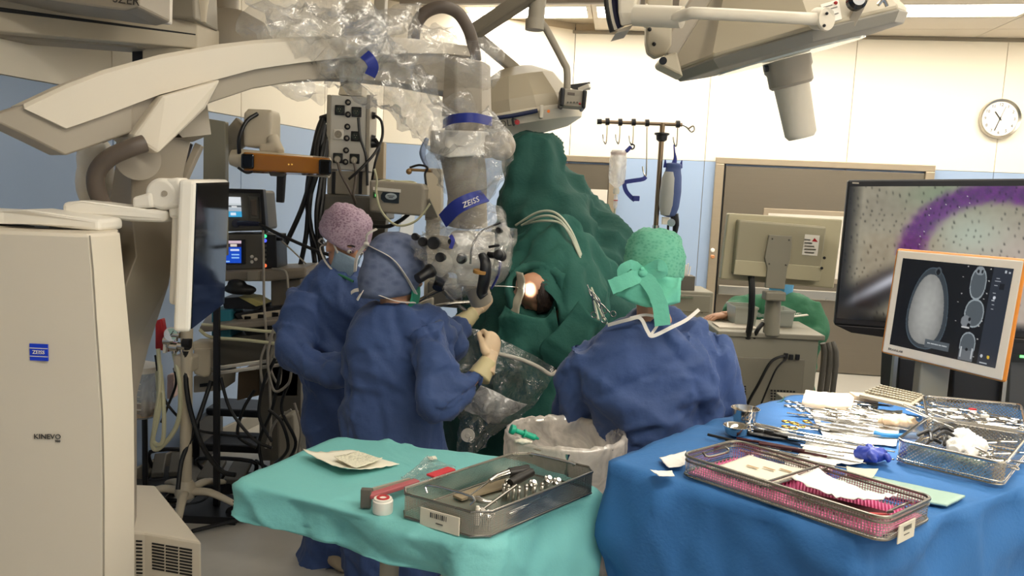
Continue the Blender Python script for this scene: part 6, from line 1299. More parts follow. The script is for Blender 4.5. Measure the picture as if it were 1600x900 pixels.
def skin_pic(u,v):
    # visible part is u in 0..0.64; picture coordinates in photo pixels
    X = 1322+u*430; Y = 292+v*225
    n1 = pnoise(np.stack([X*.02,Y*.02,0*X],1)); n2 = pnoise(np.stack([X*.09,Y*.09,0*X+4],1)); n3 = pnoise(np.stack([X*.3,Y*.3,0*X+9],1))
    c = np.stack([.60+.06*n1+.05*n2, .57+.06*n1+.05*n2, .49+.05*n1+.05*n2],1)
    pk = np.clip((X-1450)/140,0,1)[:,None]*np.clip((Y-330)/60,0,1)[:,None]; c = c*(1-pk*.6)+np.array([.80,.72,.68])*pk*.6
    gr = np.exp(-(((X-1480)/60)**2+((Y-305)/25)**2))[:,None]; c = c*(1-gr*.5)+np.array([.42,.55,.42])*gr*.5
    # violet ring stroke
    R_ = np.sqrt(((X-1570)/135.)**2+((Y-400)/98.)**2); st_ = np.exp(-((R_-1+.05*n2)/.17)**4)*(Y<405); st_ = np.clip(st_*(1+.5*n3),0,1)[:,None]
    vio = np.stack([.34+.12*n2+.1*n3,.14+.1*n3,.42+.12*n2+.1*n3],1); c = c*(1-st_*.95)+vio*st_*.95
    inn = np.exp(-(((X-1530)/55)**2+((Y-368)/35)**2))[:,None]*.5; c = c*(1-inn)+np.array([.75,.85,.78])*inn
    # hair stubble
    gx = np.floor((X+12*n1+Y*.3)/13.); gy = np.floor((Y+14*n1)/11.); h1 = np.modf(np.abs(np.sin(gx*12.9898+gy*78.233)*43758.5453))[0]; h2 = np.modf(np.abs(np.sin(gx*39.34+gy*11.13)*24634.6345))[0]
    dx = (X+12*n1+Y*.3)-(gx+.2+.6*h1)*13.; dy = (Y+14*n1)-(gy+.2+.6*h2)*11.; dot = np.exp(-((dx-dy*.4)**2/1.6+dy**2/5.))*(h1<.6)*(.4+.6*h2); c = c*(1-.6*dot[:,None])
    sp_ = (n3>.46)&(st_[:,0]>.1); c[sp_] = (.85,.85,.8)
    # metal instrument at lower left
    ln = (Y-(505-(X-1322)*.62)); ins = np.exp(-(ln/34.)**4)*np.clip((1445-X)/25,0,1)*np.clip((Y-405)/30,0,1); hl = np.exp(-((ln+6)/11.)**2)
    mcol = (.20+.55*hl)[:,None]*np.array([.98,1.,1.05]); c = c*(1-ins[:,None])+mcol*ins[:,None]
    dk = np.clip((Y-440)/70,0,1)*np.clip((1420-X)/60,0,1); c = c*(1-.75*dk[:,None])
    vg = np.clip((X-1318)/30,0.25,1)[:,None]*np.clip((520-Y)/18,.1,1)[:,None]
    return c*vg
screen('picture', [sp(.008,.045)+V(0,-.002,0),sp(.995,.045)+V(0,-.002,0),sp(.995,.955)+V(0,-.002,0),sp(.008,.955)+V(0,-.002,0)], 300, 170, skin_pic, M_scr, bd_)
for x_,t_ in ((.10,'-'),):
    m = MB(); m.box(sp(.03,.022)+V(0,-.004,0),(.03,.002,.006)); put('maker_mark', m, M_grey, bd_, smooth=False)
px_ = at(1560,560,YL-.05).x
m = MB(); m.box(V(px_,YL,.75),(.12,.08,1.3)); put('stand_column', m, M_grey_d, bd_, smooth=False, bevel=.006)
m = MB(); m.box(V(px_,YL,.05),(.8,.55,.08)); put('stand_base', m, M_black, bd_, smooth=False, bevel=.01)
# ---- orange-edged navigation monitor
nv = thing('navigation_monitor', 'white monitor with orange edge showing head scans in front of the large display', 'monitor', at(1460,620,3.0))
N4 = [at(1401,388,2.95),at(1606,405,2.72),at(1572,599,2.72),at(1376,551,2.95)]
nn = (N4[1]-N4[0]).cross(N4[3]-N4[0]).normalized(); nn = nn if nn.y < 0 else -nn
def ns(u,v,o=0.): return (N4[0]*(1-u)+N4[1]*u)*(1-v)+(N4[3]*(1-u)+N4[2]*u)*v+nn*o
m = MB(); m.prism([ns(0,0),ns(1,0),ns(1,1),ns(0,1)],-nn*.045); put('orange_shell', m, mat('orange_edge','#e08a2c',.35,var=.04), nv, smooth=False, bevel=.010, seg=3)
m = MB(); m.prism([ns(.012,.016,.003),ns(.975,.016,.003),ns(.97,.985,.003),ns(.012,.985,.003)],-nn*.01); put('front_frame', m, mat('frame_cream','#d9d0c2',.4,var=.02), nv, smooth=False, bevel=.004)
def ell_(X,Y,cx,cy,rx,ry,p=2.): return (np.abs((X-cx)/rx)**p+np.abs((Y-cy)/ry)**p)
def ct_pic(u,v):
    c = np.zeros((len(u),3))+.015; X = u*200; Y = v*150; n = pnoise(np.stack([X*.12,Y*.12,0*X],1))
    def shade(k,col,a=1.):
        c[k] = c[k]*(1-a)+np.array(col)*a
    w = 36*(1+.22*(Y-75)/75); e = ell_(X,Y,62,78,w,66,2.2); shade(e<1.06,(.30,.36,.40)); shade(e<1.0,(.22,.25,.27))
    e2 = ell_(X,Y,60,80,w*.86,58,2.2); k = e2<1; g = np.clip(.70-.12*e2+.04*n-.10*((X-60)/36)**2,0,1); c[k] = np.stack([g*.99,g*.99,g*.96],1)[k]
    k = (ell_(X,Y,70,16,6,7)<1); shade(k,(.3,.33,.35)); shade(ell_(X,Y,70,17,3.5,5)<1,(.02,.02,.02))
    def skull(cx,cy,rx,ry):
        e = ell_(X,Y,cx,cy,rx,ry,2.2); shade(e<1.0,(.62,.66,.68)); shade(e<.78,(.33,.36,.38)); return e
    shade((X>118)&(X<165)&(Y<148),(.02,.02,.025))
    skull(144,28,14,25); k=(ell_(X,Y,144,8,8,7)<1); shade(k,(.55,.58,.6)); shade(ell_(X,Y,141,9,2,3)<1,(.05,.05,.05)); shade(ell_(X,Y,148,9,2,3)<1,(.05,.05,.05))
    skull(146,74,17,22); k=(ell_(X,Y,134,88,9,9)<1); shade(k,(.5,.52,.54)); shade(ell_(X,Y,140,84,2.5,3)<1,(.03,.03,.03)); shade(ell_(X,Y,140,94,3,4)<1,(.03,.03,.03)); shade((X>128)&(X<142)&(Y>96)&(Y<99),(.8,.8,.8))
    skull(144,124,14,20); shade((np.abs(X-144)<13)&(Y>132)&(Y<149),(.42,.44,.46)); shade(ell_(X,Y,144,131,2.5,2.5)<1,(.03,.03,.03)); shade((np.abs(np.abs(X-144)-10)<1.5)&(Y>128)&(Y<145),(.75,.77,.78))
    shade((X>166),(.16,.18,.22)); 
    for (a,b,c0,c1) in ((174,180,16,17.5),(172,182,20,21),(172,178,27,28),(172,177,39,40),(172,177,50,51),(174,178,56,57),(174,178,63,64),(186,190,4,8),(193,196,5,8),(170,184,145,147)): shade((X>a)&(X<b)&(Y>c0)&(Y<c1),(.75,.78,.8))
    shade((X>181)&(X<190)&(Y>24)&(Y<33),(.05,.05,.07)); shade(ell_(X,Y,176,46,2.4,2.6)<1,(.85,.87,.9)); shade(ell_(X,Y,172,136,2.2,2.4)<1,(.8,.82,.85)); shade(ell_(X,Y,184,136,2.4,2.6)<1,(.9,.75,.2))
    for (a,b) in ((162,4),(162,22),(162,41),(158,50),(162,84),(158,92),(160,112),(158,140),(122,3),(118,46),(116,90),(114,60),(116,20)): shade(ell_(X,Y,a,b,1.3,.8)<1,(.8,.8,.8))
    shade((X>66)&(X<112)&(Y>128)&(Y<141),(.33,.36,.38)); shade((X>70)&(X<108)&(Y>133)&(Y<134.5)&(np.sin(X*2.1)>-.5),(.85,.87,.88))
    return c
screen('scan_picture', [ns(.065,.085,.0038),ns(.915,.085,.0038),ns(.905,.90,.0038),ns(.065,.90,.0038)], 240, 180, ct_pic, attr_emit('scan_emission',.8), nv)
text('maker_text','BRAINLAB',.011, frame(ns(.12,.945,.004),ns(1,.945)-ns(0,.945),ns(.1,0)-ns(.1,1)), MATS['print_dark'], nv)
p_ = ns(.5,1.,-.03); m = MB(); m.prism([V(p_.x-.06,p_.y+.03,.9),V(p_.x+.05,p_.y+.03,.9),V(p_.x+.05,p_.y+.08,.9),V(p_.x-.06,p_.y+.08,.9)],(0,0,p_.z-.9+.1)); put('stand_neck', m, M_cart, nv, smooth=False, bevel=.006)
nc = thing('navigation_cart','dark navigation cart with shelf behind the instrument table','cart',V(p_.x,3.15,0))
m = MB(); m.box(V(p_.x,3.2,.45),(.75,.4,.9)); put('cabinet', m, M_black, nc, smooth=False, bevel=.01)
m = MB(); m.box(V(p_.x,3.15,.92),(.82,.5,.04)); put('shelf', m, M_grey, nc, smooth=False, bevel=.006)
for x0,x1,y0,y1,Y in ((1405,1448,558,615,3.2),(1490,1565,572,640,3.1)):
    m = MB(); slab(m,[(x0,y0),(x1,y0+6),(x1-3,y1),(x0-3,y1)],Y,.16); s_ = put('speaker_box', m, M_black, nc, smooth=False, bevel=.006)
m = MB(); slab(m,[(1398,556),(1404,556),(1398,618),(1392,618)],3.18,.02); put('side_rail', m, M_alu, nc, smooth=False)
m = MB(); slab(m,[(1568,592),(1574,594),(1568,650),(1562,650)],3.08,.02); put('side_rail', m, M_alu, nc, smooth=False)
cable([(1478,565,3.0),(1470,590,2.98),(1455,605,2.98),(1462,618,2.98)], .004, 'thin dark cable below the navigation monitor')
m = MB(); slab(m,[(1585,450),(1660,455),(1660,640),(1575,640)],3.9,.4); rk = thing('equipment_rack','dark grey equipment rack at the right edge with green light','rack',V(at(1620,600,3.9).x,4.1,0)); put('cabinet', m, mat('rack_grey','#4a4c50',.5), rk, smooth=False, bevel=.006)
m = MB(); slab(m,[(1578,640),(1660,640),(1660,900),(1575,900)],3.92,.4); put('lower_cabinet', m, MATS['rack_grey'], rk, smooth=False, bevel=.006)
m = MB(); slab(m,[(1580,540),(1660,542),(1660,568),(1578,566)],3.89,.02); put('dark_strip', m, M_black, rk, smooth=False)
m = MB(); m.box(at(1597,557,3.885),(.02,.006,.012)); put('indicator', m, MATS['led_green'], rk, smooth=False)
# ================================================================ DRAPED TABLES
M_tgreen = mat('table_drape_green', '#72b8b6', .7, var=.07, scale=8, bump=.12, bscale=120)
M_tblue = mat('table_drape_blue', '#316ca9', .75, var=.08, scale=7, bump=.15, bscale=110)
def draped(poly, z, drops, flare, seed, crown=.0, N=220, fold=.03, vdetail=18, round_=.035):
    """cloth lying on a polygonal top and falling over its edge; drops per corner (metres)"""
    P = [Vector((p[0],p[1],0)) for p in poly]; n = len(P); per = [0.]
    for i in range(n): per.append(per[-1]+(P[(i+1)%n]-P[i]).length)
    T = per[-1]; c = sum(P,V(0,0,0))/n; out = []
    for k in range(N):
        s = T*k/N; i = max(j for j in range(n) if per[j] <= s); t = (s-per[i])/(per[i+1]-per[i])
        p = P[i].lerp(P[(i+1)%n],t); dp = drops[i]*(1-t)+drops[(i+1)%n]*t
        # round the corner
        dc = min(s-per[i], per[i+1]-s); cr = max(0,round_-dc)/round_
        e = (P[(i+1)%n]-P[i]).normalized(); nrm = V(e.y,-e.x,0)
        if (p-c).dot(nrm) < 0: nrm = -nrm
        j = (i+1)%n if t > .5 else i; bis = (P[j]-c).normalized()
        w = .5*cr; nrm = (nrm*(1-w)+bis*w).normalized(); p = p-bis*cr*round_*.35
        out.append((p,nrm,dp,s))
    m = MB(); rings_ = []
    for f in (.02,.15,.3,.45,.6,.72,.82,.9,.96): rings_.append([c.lerp(o[0],f)+V(0,0,z) for o in out])
    S = np.array([o[3] for o in out])
    for j in range(vdetail+1):
        q = j/vdetail; r_ = []
        fn = pnoise(np.stack([S*5.+seed, S*0+q*.5, S*0+seed],1))*1.0+.6*pnoise(np.stack([S*11+seed,S*0+q*1.1,S*0+3],1))
        for k,(p,nrm,dp,s) in enumerate(out):
            a = min(1,q*6); off = flare*q+.008*math.sin(a*math.pi/2)+fold*fn[k]*min(1,q*1.6)
            r_.append(p+nrm*off+V(0,0,z-dp*q-.004*(1-math.cos(a*math.pi/2))+ (.02*fn[k]*q if j==vdetail else 0)))
        rings_.append(r_)
    vs = [p for r in rings_ for p in r]; fs = [tuple(range(N))]
    for i in range(len(rings_)-1):
        for j in range(N): k = (j+1)%N; fs.append((i*N+j,i*N+k,(i+1)*N+k,(i+1)*N+j))
    m.add(vs,fs); me = mesh_of(m,'cloth',True); co = getco(me); no = getno(me)
    top_ = co[:,2] > z-.01; h = ridged(co*np.array([5.,5.,5.])+seed)**3
    amp = np.where(top_,.004,.008); cr_ = crumple(co,3.4,int(seed),12,.4,(1,1,1.2),.03)*np.where(top_,.005,.026); setco(me, co+no*((h-.5)*amp+cr_)[:,None]); return me
GZ = .955; BZ = 1.06
# ---- green instrument table
gp = [onz(364,752,GZ),onz(524,682,GZ),onz(768,712,GZ),onz(938,765,GZ),onz(748,848,GZ)]
gp = [gp[0],gp[1],onz(800,716,GZ),gp[3],gp[4]]
gt = thing('instrument_table', 'small steel instrument table under the teal cloth', 'table', V((gp[0].x+gp[3].x)/2,2.15,0))
gc = sum(gp,V(0,0,0))/5
m = MB(); m.prism([gc.lerp(p,.84)-V(0,0,.05) for p in gp],(0,0,.028)); put('tabletop', m, M_alu, gt, smooth=False, bevel=.004)
lx_ = onz(607,880,.5); col = V(gc.x-.02,gc.y+.12,0)
m = MB(); m.cyl(V(gc.x-.12,gc.y+.1,.06),V(gc.x-.12,gc.y+.1,GZ-.03),.028,n=18); put('column', m, M_grey, gt)
for e in (-1,1):
    m = MB(); m.bar(V(gc.x-.12+e*.24,gc.y-.25,.08),V(gc.x-.12+e*.24,gc.y+.35,.08),.05,.04); put('foot', m, M_grey, gt, smooth=False, bevel=.006)
    for y_ in (-.22,.32):
        m = MB(); q = V(gc.x-.12+e*.24,gc.y+y_,.035); m.cyl(q-V(.014,0,0),q+V(.014,0,0),.035,n=16); put('caster', m, M_black, gt)
m = MB(); m.bar(V(gc.x-.36,gc.y+.1,.08),V(gc.x+.12,gc.y+.1,.08),.05,.04); put('cross_foot', m, M_grey, gt, smooth=False, bevel=.006)
cl = put('table_cloth', draped(gp,GZ,[.085,.07,.10,.5,.10],.012,3.,fold=.02), M_tgreen, solid=.002); tag(cl,'teal sterile cloth draped over the small table in the foreground','cloth')
# ---- blue instrument table
bp_l = [V(.262,2.03,0),V(.775,1.60,0),V(1.52,2.10,0),V(1.95,2.52,0),V(1.80,2.86,0),V(1.06,2.90,0),V(.80,2.62,0)]
bc = sum(bp_l,V(0,0,0))/7
bt_ = thing('instrument_table', 'large steel instrument table under the blue cloth', 'table', V(bc.x,bc.y,0))
m = MB(); m.prism([V(*(bc.lerp(p,.90)).xy,BZ-.055) for p in bp_l],(0,0,.03)); put('tabletop', m, M_alu, bt_, smooth=False, bevel=.004)
for p in (bp_l[0],bp_l[1],bp_l[3],bp_l[5]):
    q = bc.lerp(p,.8); m = MB(); m.cyl(V(q.x,q.y,.09),V(q.x,q.y,BZ-.03),.02,n=12); put('leg', m, M_chrome, bt_)
    m = MB(); m.cyl(V(q.x-.015,q.y,.045),V(q.x+.015,q.y,.045),.045,n=16); put('caster', m, M_black, bt_)
bl = put('table_cloth', draped(bp_l,BZ,[.86,.86,.86,.86,.5,.5,.6],.015,9.,fold=.018,N=280,vdetail=26), M_tblue, solid=.002); tag(bl,'blue sterile cloth draped over the large instrument table','cloth')
m = MB(); m.grid(lambda u,v: onz(1196,690,BZ-.03).lerp(onz(1246,622,BZ+.005),u)+V(-.04-.05*v,.02,-.10*v), 16, 8); mm = mesh_of(m,'lining',True); wrinkle(mm,.012,14,2.); tag(put('green_towel', mm, M_drape2, solid=.003),'dark green towel hanging over the left edge of the blue table','towel')

# ================================================================ TRAYS
def rounded(corners, r, k=5):
    out = []; n = len(corners)
    for i in range(n):
        p = corners[i]; a = (corners[i-1]-p).normalized(); b = (corners[(i+1)%n]-p).normalized()
        for j in range(k+1):
            t = j/k; q0 = p+a*r*(1-t); q1 = p+b*r*t; out.append(p+(a*r)*(1-t)**2+(b*r)*t**2)
    return out
def tray(name, label, cat, corners, h, wall_mat, rim_mat, floor_mat, r=.02, rim=.0045, rim2=None, group=None, k=4):
    """basket: perforated wall panels, solid rim and floor; corners on the table plane"""
    c = sum(corners,V(0,0,0))/len(corners); t = thing(name,label,cat,c,group=group); rp = rounded(corners,r,k); n = len(rp)
    m = MB(); vs = []; uv = []; s = 0.
    for i in range(n+1):
        p = rp[i%n]; q = rp[(i-1)%n]; s += (p-q).length if i else 0; vs += [p+V(0,0,.003),p+V(0,0,h)]; uv += [(s,0),(s,h)]
    m.add(vs,[(2*i,2*i+2,2*i+3,2*i+1) for i in range(n)]); me = bpy.data.meshes.new('wall'); me.from_pydata(m.v,[],m.f); me.update(); quad_uv(me,uv); me.shade_smooth()
    put('side_wall', me, wall_mat, t)
    m = MB(); m.tube([p+V(0,0,h) for p in rp+[rp[0],rp[1]]], rim, 8); put('rim', m, rim_mat, t)
    m = MB(); m.tube([p+V(0,0,.004) for p in rp+[rp[0],rp[1]]], rim*.8, 8); put('bottom_rim', m, rim_mat, t)
    if rim2:
        m = MB(); m.tube([p+V(0,0,h-rim2) for p in rp+[rp[0],rp[1]]], rim*.6, 8); put('second_wire', m, rim_mat, t)
    fm = bpy.data.meshes.new('floor'); fm.from_pydata([tuple(p+V(0,0,.004)) for p in rp],[],[tuple(range(n))]); fm.update(); quad_uv(fm,[(p.x,p.y) for p in rp]); put('tray_floor', fm, floor_mat, t)
    return t, rp
M_perf = wire_mesh('perforated_steel','#a8a59c',.0045,.5); M_perf_w = wire_mesh('basket_wire','#b7b2a8',.0062,.30); M_perf_d = wire_mesh('diamond_wire','#cfc8ba',.011,.36,diag=True,rough=.2)
M_rim = mat('tray_rim','#8d8981',.28,metal=1.,var=.06); M_tool = mat('tool_steel','#c9c6c0',.2,metal=1.,var=.06); M_tool_d = mat('tool_dark','#2a2724',.4,metal=.3); M_gold = mat('tool_gold','#c9a24a',.25,metal=1.)
def tri(c): return c
# drill tray on the green table
A_, B_, C_ = onz(617,806,GZ+.004), onz(752,846,GZ+.004), onz(934,768,GZ+.004); D_ = A_+C_-B_
tg, rp = tray('drill_tray','perforated steel tray holding a surgical drill on the teal cloth','tray',[A_,B_,C_,D_],.062,M_perf,M_rim,M_perf,r=.03,k=1,rim=.0035)
ux = (B_-A_).normalized(); uy = (C_-B_).normalized(); 
def tl(u,v,z=.0): return A_+(B_-A_)*u+(D_-A_)*v+V(0,0,z)
m = MB(); m.tube([tl(.28,.06,.066),tl(.28,.07,.085),tl(.78,.07,.085),tl(.78,.06,.066)],.003,8,k=3); put('handle', m, M_tool, tg)
m = MB(); m.tube([tl(.25,.95,.066),tl(.25,.93,.075),tl(.75,.93,.075),tl(.75,.95,.066)],.004,8,k=3); put('handle', m, M_tool, tg)
m = MB(); m.prism([tl(.33,-.012,.045),tl(.78,-.012,.045),tl(.78,-.012,.0),tl(.33,-.012,.0)],-uy*.003); lbp = put('label_plate', m, mat('plate_cream','#d8d0bc',.4), tg, smooth=False, bevel=.002)
for i in range(9):
    m = MB(); p = tl(.46+.022*i,-.021,.033); m.bar(p+V(0,0,.006),p-V(0,0,.006),.0018+.002*(i*7%3==0),.0006,up=uy); put('barcode_bar', m, M_black, lbp, smooth=False)
m = MB(); m.bar(tl(.52,-.021,.016),tl(.6,-.021,.016),.003,.0006,up=uy); put('print_line', m, M_grey_d, lbp, smooth=False)
# items in the drill tray
def item(nm,label,cat,pts,r,mt,n=12,k=1,group=None):
    m = MB(); m.tube(pts,r,n,k=k); return tag(put(nm,m,mt,smooth=40),label,cat,group)
hp_ = thing('drill_handpiece','black and steel drill handpiece lying in the perforated tray','drill',tl(.45,.6,.012))
m = MB(); m.tube([tl(.46,.78,.05),tl(.47,.66,.045),tl(.48,.58,.042)],[.012,.013,.011],14); put('motor', m, M_tool_d, hp_)
m = MB(); m.tube([tl(.40,.80,.05),tl(.30,.70,.047)],[.015,.014],14); put('grip', m, M_tool_d, hp_)
m = MB(); m.tube([tl(.30,.70,.047),tl(.26,.62,.043),tl(.27,.55,.040)],[.011,.009,.006],12); put('collar', m, M_tool, hp_)
m = MB(); m.tube([tl(.27,.55,.040),tl(.33,.36,.03)],[.003,.0018],8); put('drill_bit', m, M_tool, hp_)
item('burr_guard','ribbed steel burr guard in the middle of the perforated tray','tool',[tl(.33,.34,.022),tl(.42,.36,.022),tl(.5,.36,.02),tl(.58,.40,.018)],[.006,.009,.006,.004],M_tool)
item('steel_rod','long thin steel rod propped in the perforated tray','rod',[tl(.62,.26,.02),tl(.58,.56,.045)],.0035,M_rim)
cp_ = thing('chuck','steel chuck clipped along the right wall of the perforated tray','tool',tl(.85,.4,.012)); m = MB(); m.tube([tl(.86,.30,.014),tl(.86,.36,.015),tl(.84,.44,.015),tl(.82,.50,.014)],[.008,.010,.007,.004],12); put('barrel', m, M_tool, cp_); m = MB(); m.tube([tl(.82,.50,.014),tl(.8,.66,.014)],.003,8); put('shaft', m, M_tool, cp_)
for i,(u,v) in enumerate(((.45,.55),(.50,.55),(.55,.56),(.6,.57),(.38,.62),(.62,.62),(.66,.66),(.70,.70))):
    m = MB(); m.tube([tl(u,v,.004),tl(u,v,.036)],[.004,.0055],8); m.ball(tl(u,v,.038),.006); tag(put('holder_post',m,M_alu,smooth=True),['holder post nearest the drill motor in the perforated tray','second holder post under the drill motor','third holder post beside the steel rod','fourth holder post beside the steel rod','short holder post under the drill grip','holder post toward the right wall of the perforated tray','holder post next to the hinge clips in the perforated tray','holder post nearest the far handle in the perforated tray'][i],'post','posts in the perforated tray')
for i,(u,v) in enumerate(((.55,.86),(.66,.86),(.52,.74),(.78,.2),(.68,.2))):
    m = MB(); p = tl(u,v,.02); m.lathe([(.012,0),(.012,.012),(.006,.014),(.006,.02),(.001,.02)],p,(.3,-.4,.6),14); m.tube([p,p+V(.0,0,-.014)],.004,8); tag(put('adapter',m,M_tool,smooth=40),['ring adapter under the far handle of the perforated tray','second ring adapter under the far handle','ring adapter beside the drill motor','ring adapter by the near handle','tiny ring adapter at the near wall of the tray'][i],'adapter','small adapters in the perforated tray')
m = MB(); m.lathe([(.007,0),(.008,.012),(.006,.03),(.004,.045),(.001,.046)],tl(.74,.14,.006),(0,0,1),14); tag(put('nozzle',m,M_white),'white upright nozzle standing in the near corner of the perforated tray','nozzle')
m = MB(); m.prism([tl(.08,.38,.006),tl(.22,.36,.006),tl(.30,.74,.006),tl(.10,.8,.006)],(0,0,.006)); tag(put('brown_pad',m,mat('pad_brown','#8d7f66',.7,var=.1),smooth=False),'brown mat lying along the left wall of the perforated tray','pad')
# paper packet on the teal cloth
pk = thing('gauze_packet','opened white paper packet with patterned gauze on the teal cloth','packet',onz(545,725,GZ+.006))
def sheetz(cor, z, cup, nm, mt, par, nu=20, nv=14, seed=0., amp=.003):
    a,b,c,d = [onz(x,y,z) for x,y in cor]; m = MB()
    m.grid(lambda u,v: (a*(1-u)+b*u)*(1-v)+(d*(1-u)+c*u)*v+V(0,0,cup*((2*u-1)**2*.6+(2*v-1)**4*.4)*(1 if seed%2 else (1-u))), nu, nv); me = mesh_of(m,nm,True); wrinkle(me,amp,30,seed); return put(nm,me,mt,par,solid=.0012)
M_paper = mat('paper_white','#e6e1cf',.85,var=.04); M_gauze = woven('gauze_print','#b5b39a','#e0dcc6',160)
sheetz([(473,712),(552,704),(624,726),(540,742)],GZ+.008,.020,'paper',M_paper,pk,seed=0.)
sheetz([(522,716),(560,707),(598,718),(556,733)],GZ+.020,.004,'gauze',M_gauze,pk,seed=1.)
# red marker, clear pouch and cap
pn = thing('red_clip','red plastic clip bar with steel end beside the perforated tray','clip',onz(600,770,GZ+.01))
m = MB(); m.bar(onz(575,776,GZ+.03),onz(652,752,GZ+.03),.022,.012); put('bar', m, mat('clip_red','#a8565a',.45,var=.08), pn, smooth=False, bevel=.003)
m = MB(); m.bar(onz(582,768,GZ+.028),onz(640,752,GZ+.028),.008,.018); put('side_bar', m, M_grey, pn, smooth=False)
m = MB(); m.box(onz(572,778,GZ+.025),(.026,.016,.05)); put('end_block', m, M_grey_d, pn, smooth=False, bevel=.003)
zp = thing('clear_pouch','clear zip pouch with red end behind the perforated tray','pouch',onz(660,742,GZ+.004))
sheetz([(625,752),(668,715),(712,733),(640,766)],GZ+.018,.01,'film',M_clear,zp,seed=5.,amp=.008)
m = MB(); m.bar(onz(672,744,GZ+.03),onz(706,732,GZ+.03),.03,.006); put('red_tip', m, mat('tip_red','#c8323c',.4), zp, smooth=False, bevel=.002)
bt2 = thing('white_bottle','white capped bottle with red ring peeking beside the perforated tray','bottle',onz(598,795,GZ)); m = MB(); m.lathe([(.024,0),(.025,.004),(.025,.03),(.022,.032)],onz(598,800,GZ+.002),(0,0,1),24); put('body', m, M_white, bt2)
m = MB(); m.lathe([(.022,.03),(.022,.036),(.001,.037)],onz(598,800,GZ+.002),(0,0,1),24); cpx = put('cap', m, M_white, bt2)
m = MB(); m.lathe([(.016,.0365),(.016,.0385),(.009,.0385),(.009,.0365)],onz(598,800,GZ+.002),(0,0,1),24); put('ring', m, M_red, cpx)
m = MB(); m.prism([onz(668,716,GZ+.01),onz(680,714,GZ+.01),onz(683,718,GZ+.01),onz(672,719,GZ+.01)],(0,0,.004)); tag(put('paper_scrap',m,M_paper,smooth=False),'tiny white scrap behind the clear pouch','scrap')

# ================================================================ WASTE BAG IN ITS HOOP
wb = thing('waste_bin','waste hoop lined with a milky plastic bag between the tables','bin',V(onz(880,690,1.0).x,2.62,0))
wc = V(at(883,690,2.62).x,2.62,0); wz = at(883,676,2.62).z; wr = .20
m = MB(); rings_ = []
for i,(r,z) in enumerate(((wr*.80,wz-.55),(wr*.98,wz-.5),(wr*1.02,wz-.3),(wr*1.0,wz-.12),(wr*1.03,wz-.03),(wr*1.02,wz+.0),(wr*.97,wz+.008),(wr*.93,wz-.01),(wr*.9,wz-.08),(wr*.86,wz-.2),(wr*.7,wz-.28),(.01,wz-.3))):
    rings_.append([wc+V(math.cos(2*math.pi*j/72)*r,math.sin(2*math.pi*j/72)*r*.95,z) for j in range(72)])
f2 = []
for i in range(len(rings_)-1):
    for q in range(4): f2.append([a.lerp(b,q/4) for a,b in zip(rings_[i],rings_[i+1])])
f2.append(rings_[-1]); m.loft(f2,cap=False); me = mesh_of(m,'bag',True); co = getco(me); no = getno(me); th = np.arctan2(co[:,1]-wc.y,co[:,0]-wc.x)
fr = ridged(np.stack([np.cos(th)*4,np.sin(th)*4,co[:,2]*3],1))**2+.5*ridged(co*14)**2; setco(me,co+no*((fr-.7)*.009)[:,None]); put('bag', me, film('bin_bag',(.97,.90,.82),.6,10.,.16,.4), wb)
m = MB(); m.tube([wc+V(math.cos(2*math.pi*j/40)*wr*.98,math.sin(2*math.pi*j/40)*wr*.93,wz-.01) for j in range(42)],.006,8); put('hoop', m, M_chrome, wb)
for k in range(3):
    a_ = 2*math.pi*k/3+.5; m = MB(); m.tube([wc+V(math.cos(a_)*wr,math.sin(a_)*wr*.95,wz-.01),wc+V(math.cos(a_)*wr*1.05,math.sin(a_)*wr,.05)],.009,8); put('leg', m, M_chrome, wb)
sy = thing('syringe','green syringe lying on the rim of the waste bag','syringe',at(815,680,2.45))
s0_,s1_ = at(798,670,2.46),at(842,686,2.48); dv = (s1_-s0_).normalized(); M_syr = mat('syringe_green','#17a886',.35,var=.05)
m = MB(); m.lathe([(.001,0),(.015,0),(.016,.012),(.012,.016)],s0_,dv,18); put('plunger_end', m, M_syr, sy)
m = MB(); m.lathe([(.008,.012),(.008,.045),(.014,.045),(.014,.05),(.010,.052)],s0_,dv,16); put('plunger', m, M_syr, sy)
m = MB(); m.lathe([(.010,.05),(.0105,.085),(.006,.09),(.003,.10)],s0_,dv,16); put('barrel', m, M_syr, sy)
m = MB(); m.ball(at(818,690,2.44),(.03,.015,.008)); me = remesh(m,.004,1); wrinkle(me,.006,50,2.); tag(put('tissue',me,M_paper),'crumpled cream tissue under the green syringe','tissue')
# ================================================================ INSTRUMENTS ON THE BLUE TABLE
M_handle_k = mat('handle_black','#1c1a1a',.35); M_handle_r = mat('handle_maroon','#4a1c1e',.4,var=.1)
rnd = random.Random(11)
TZ = BZ+.006
def flatM(p, ang, tilt=0., z=None):
    q = Vector(p); 
    if z is not None: q.z = z
    return Matrix.Translation(q) @ Matrix.Rotation(ang,4,'Z') @ Matrix.Rotation(tilt,4,'X')
def proto_clamp(L=.17, ringmat=None):
    t = thing('clamp','x','clamp'); 
    for e in (-1,1):
        m = MB(); m.tube([V(-e*.002,L*.5,.002*e),V(e*.004,L*.25,.002*e),V(e*.002,L*.12,.002*e),V(-e*.006,-.0,.002*e),V(-e*.014,-L*.30,.002*e)],[.0012,.0028,.0036,.0026,.0022],6,k=2); s = put('shank',m,M_tool,t,local=True)
        r = [V(-e*.014-e*.010+math.cos(a)*.011,-L*.30-.011+math.sin(a)*.013,.002*e) for a in [2*math.pi*j/12 for j in range(14)]]
        m = MB(); m.tube(r,.0022,6); put('finger_ring',m,ringmat or M_tool,t,local=True)
    m = MB(); m.cyl(V(0,L*.14,-.004),V(0,L*.14,.004),.004,n=10); put('pivot',m,M_tool,t,local=True); return t
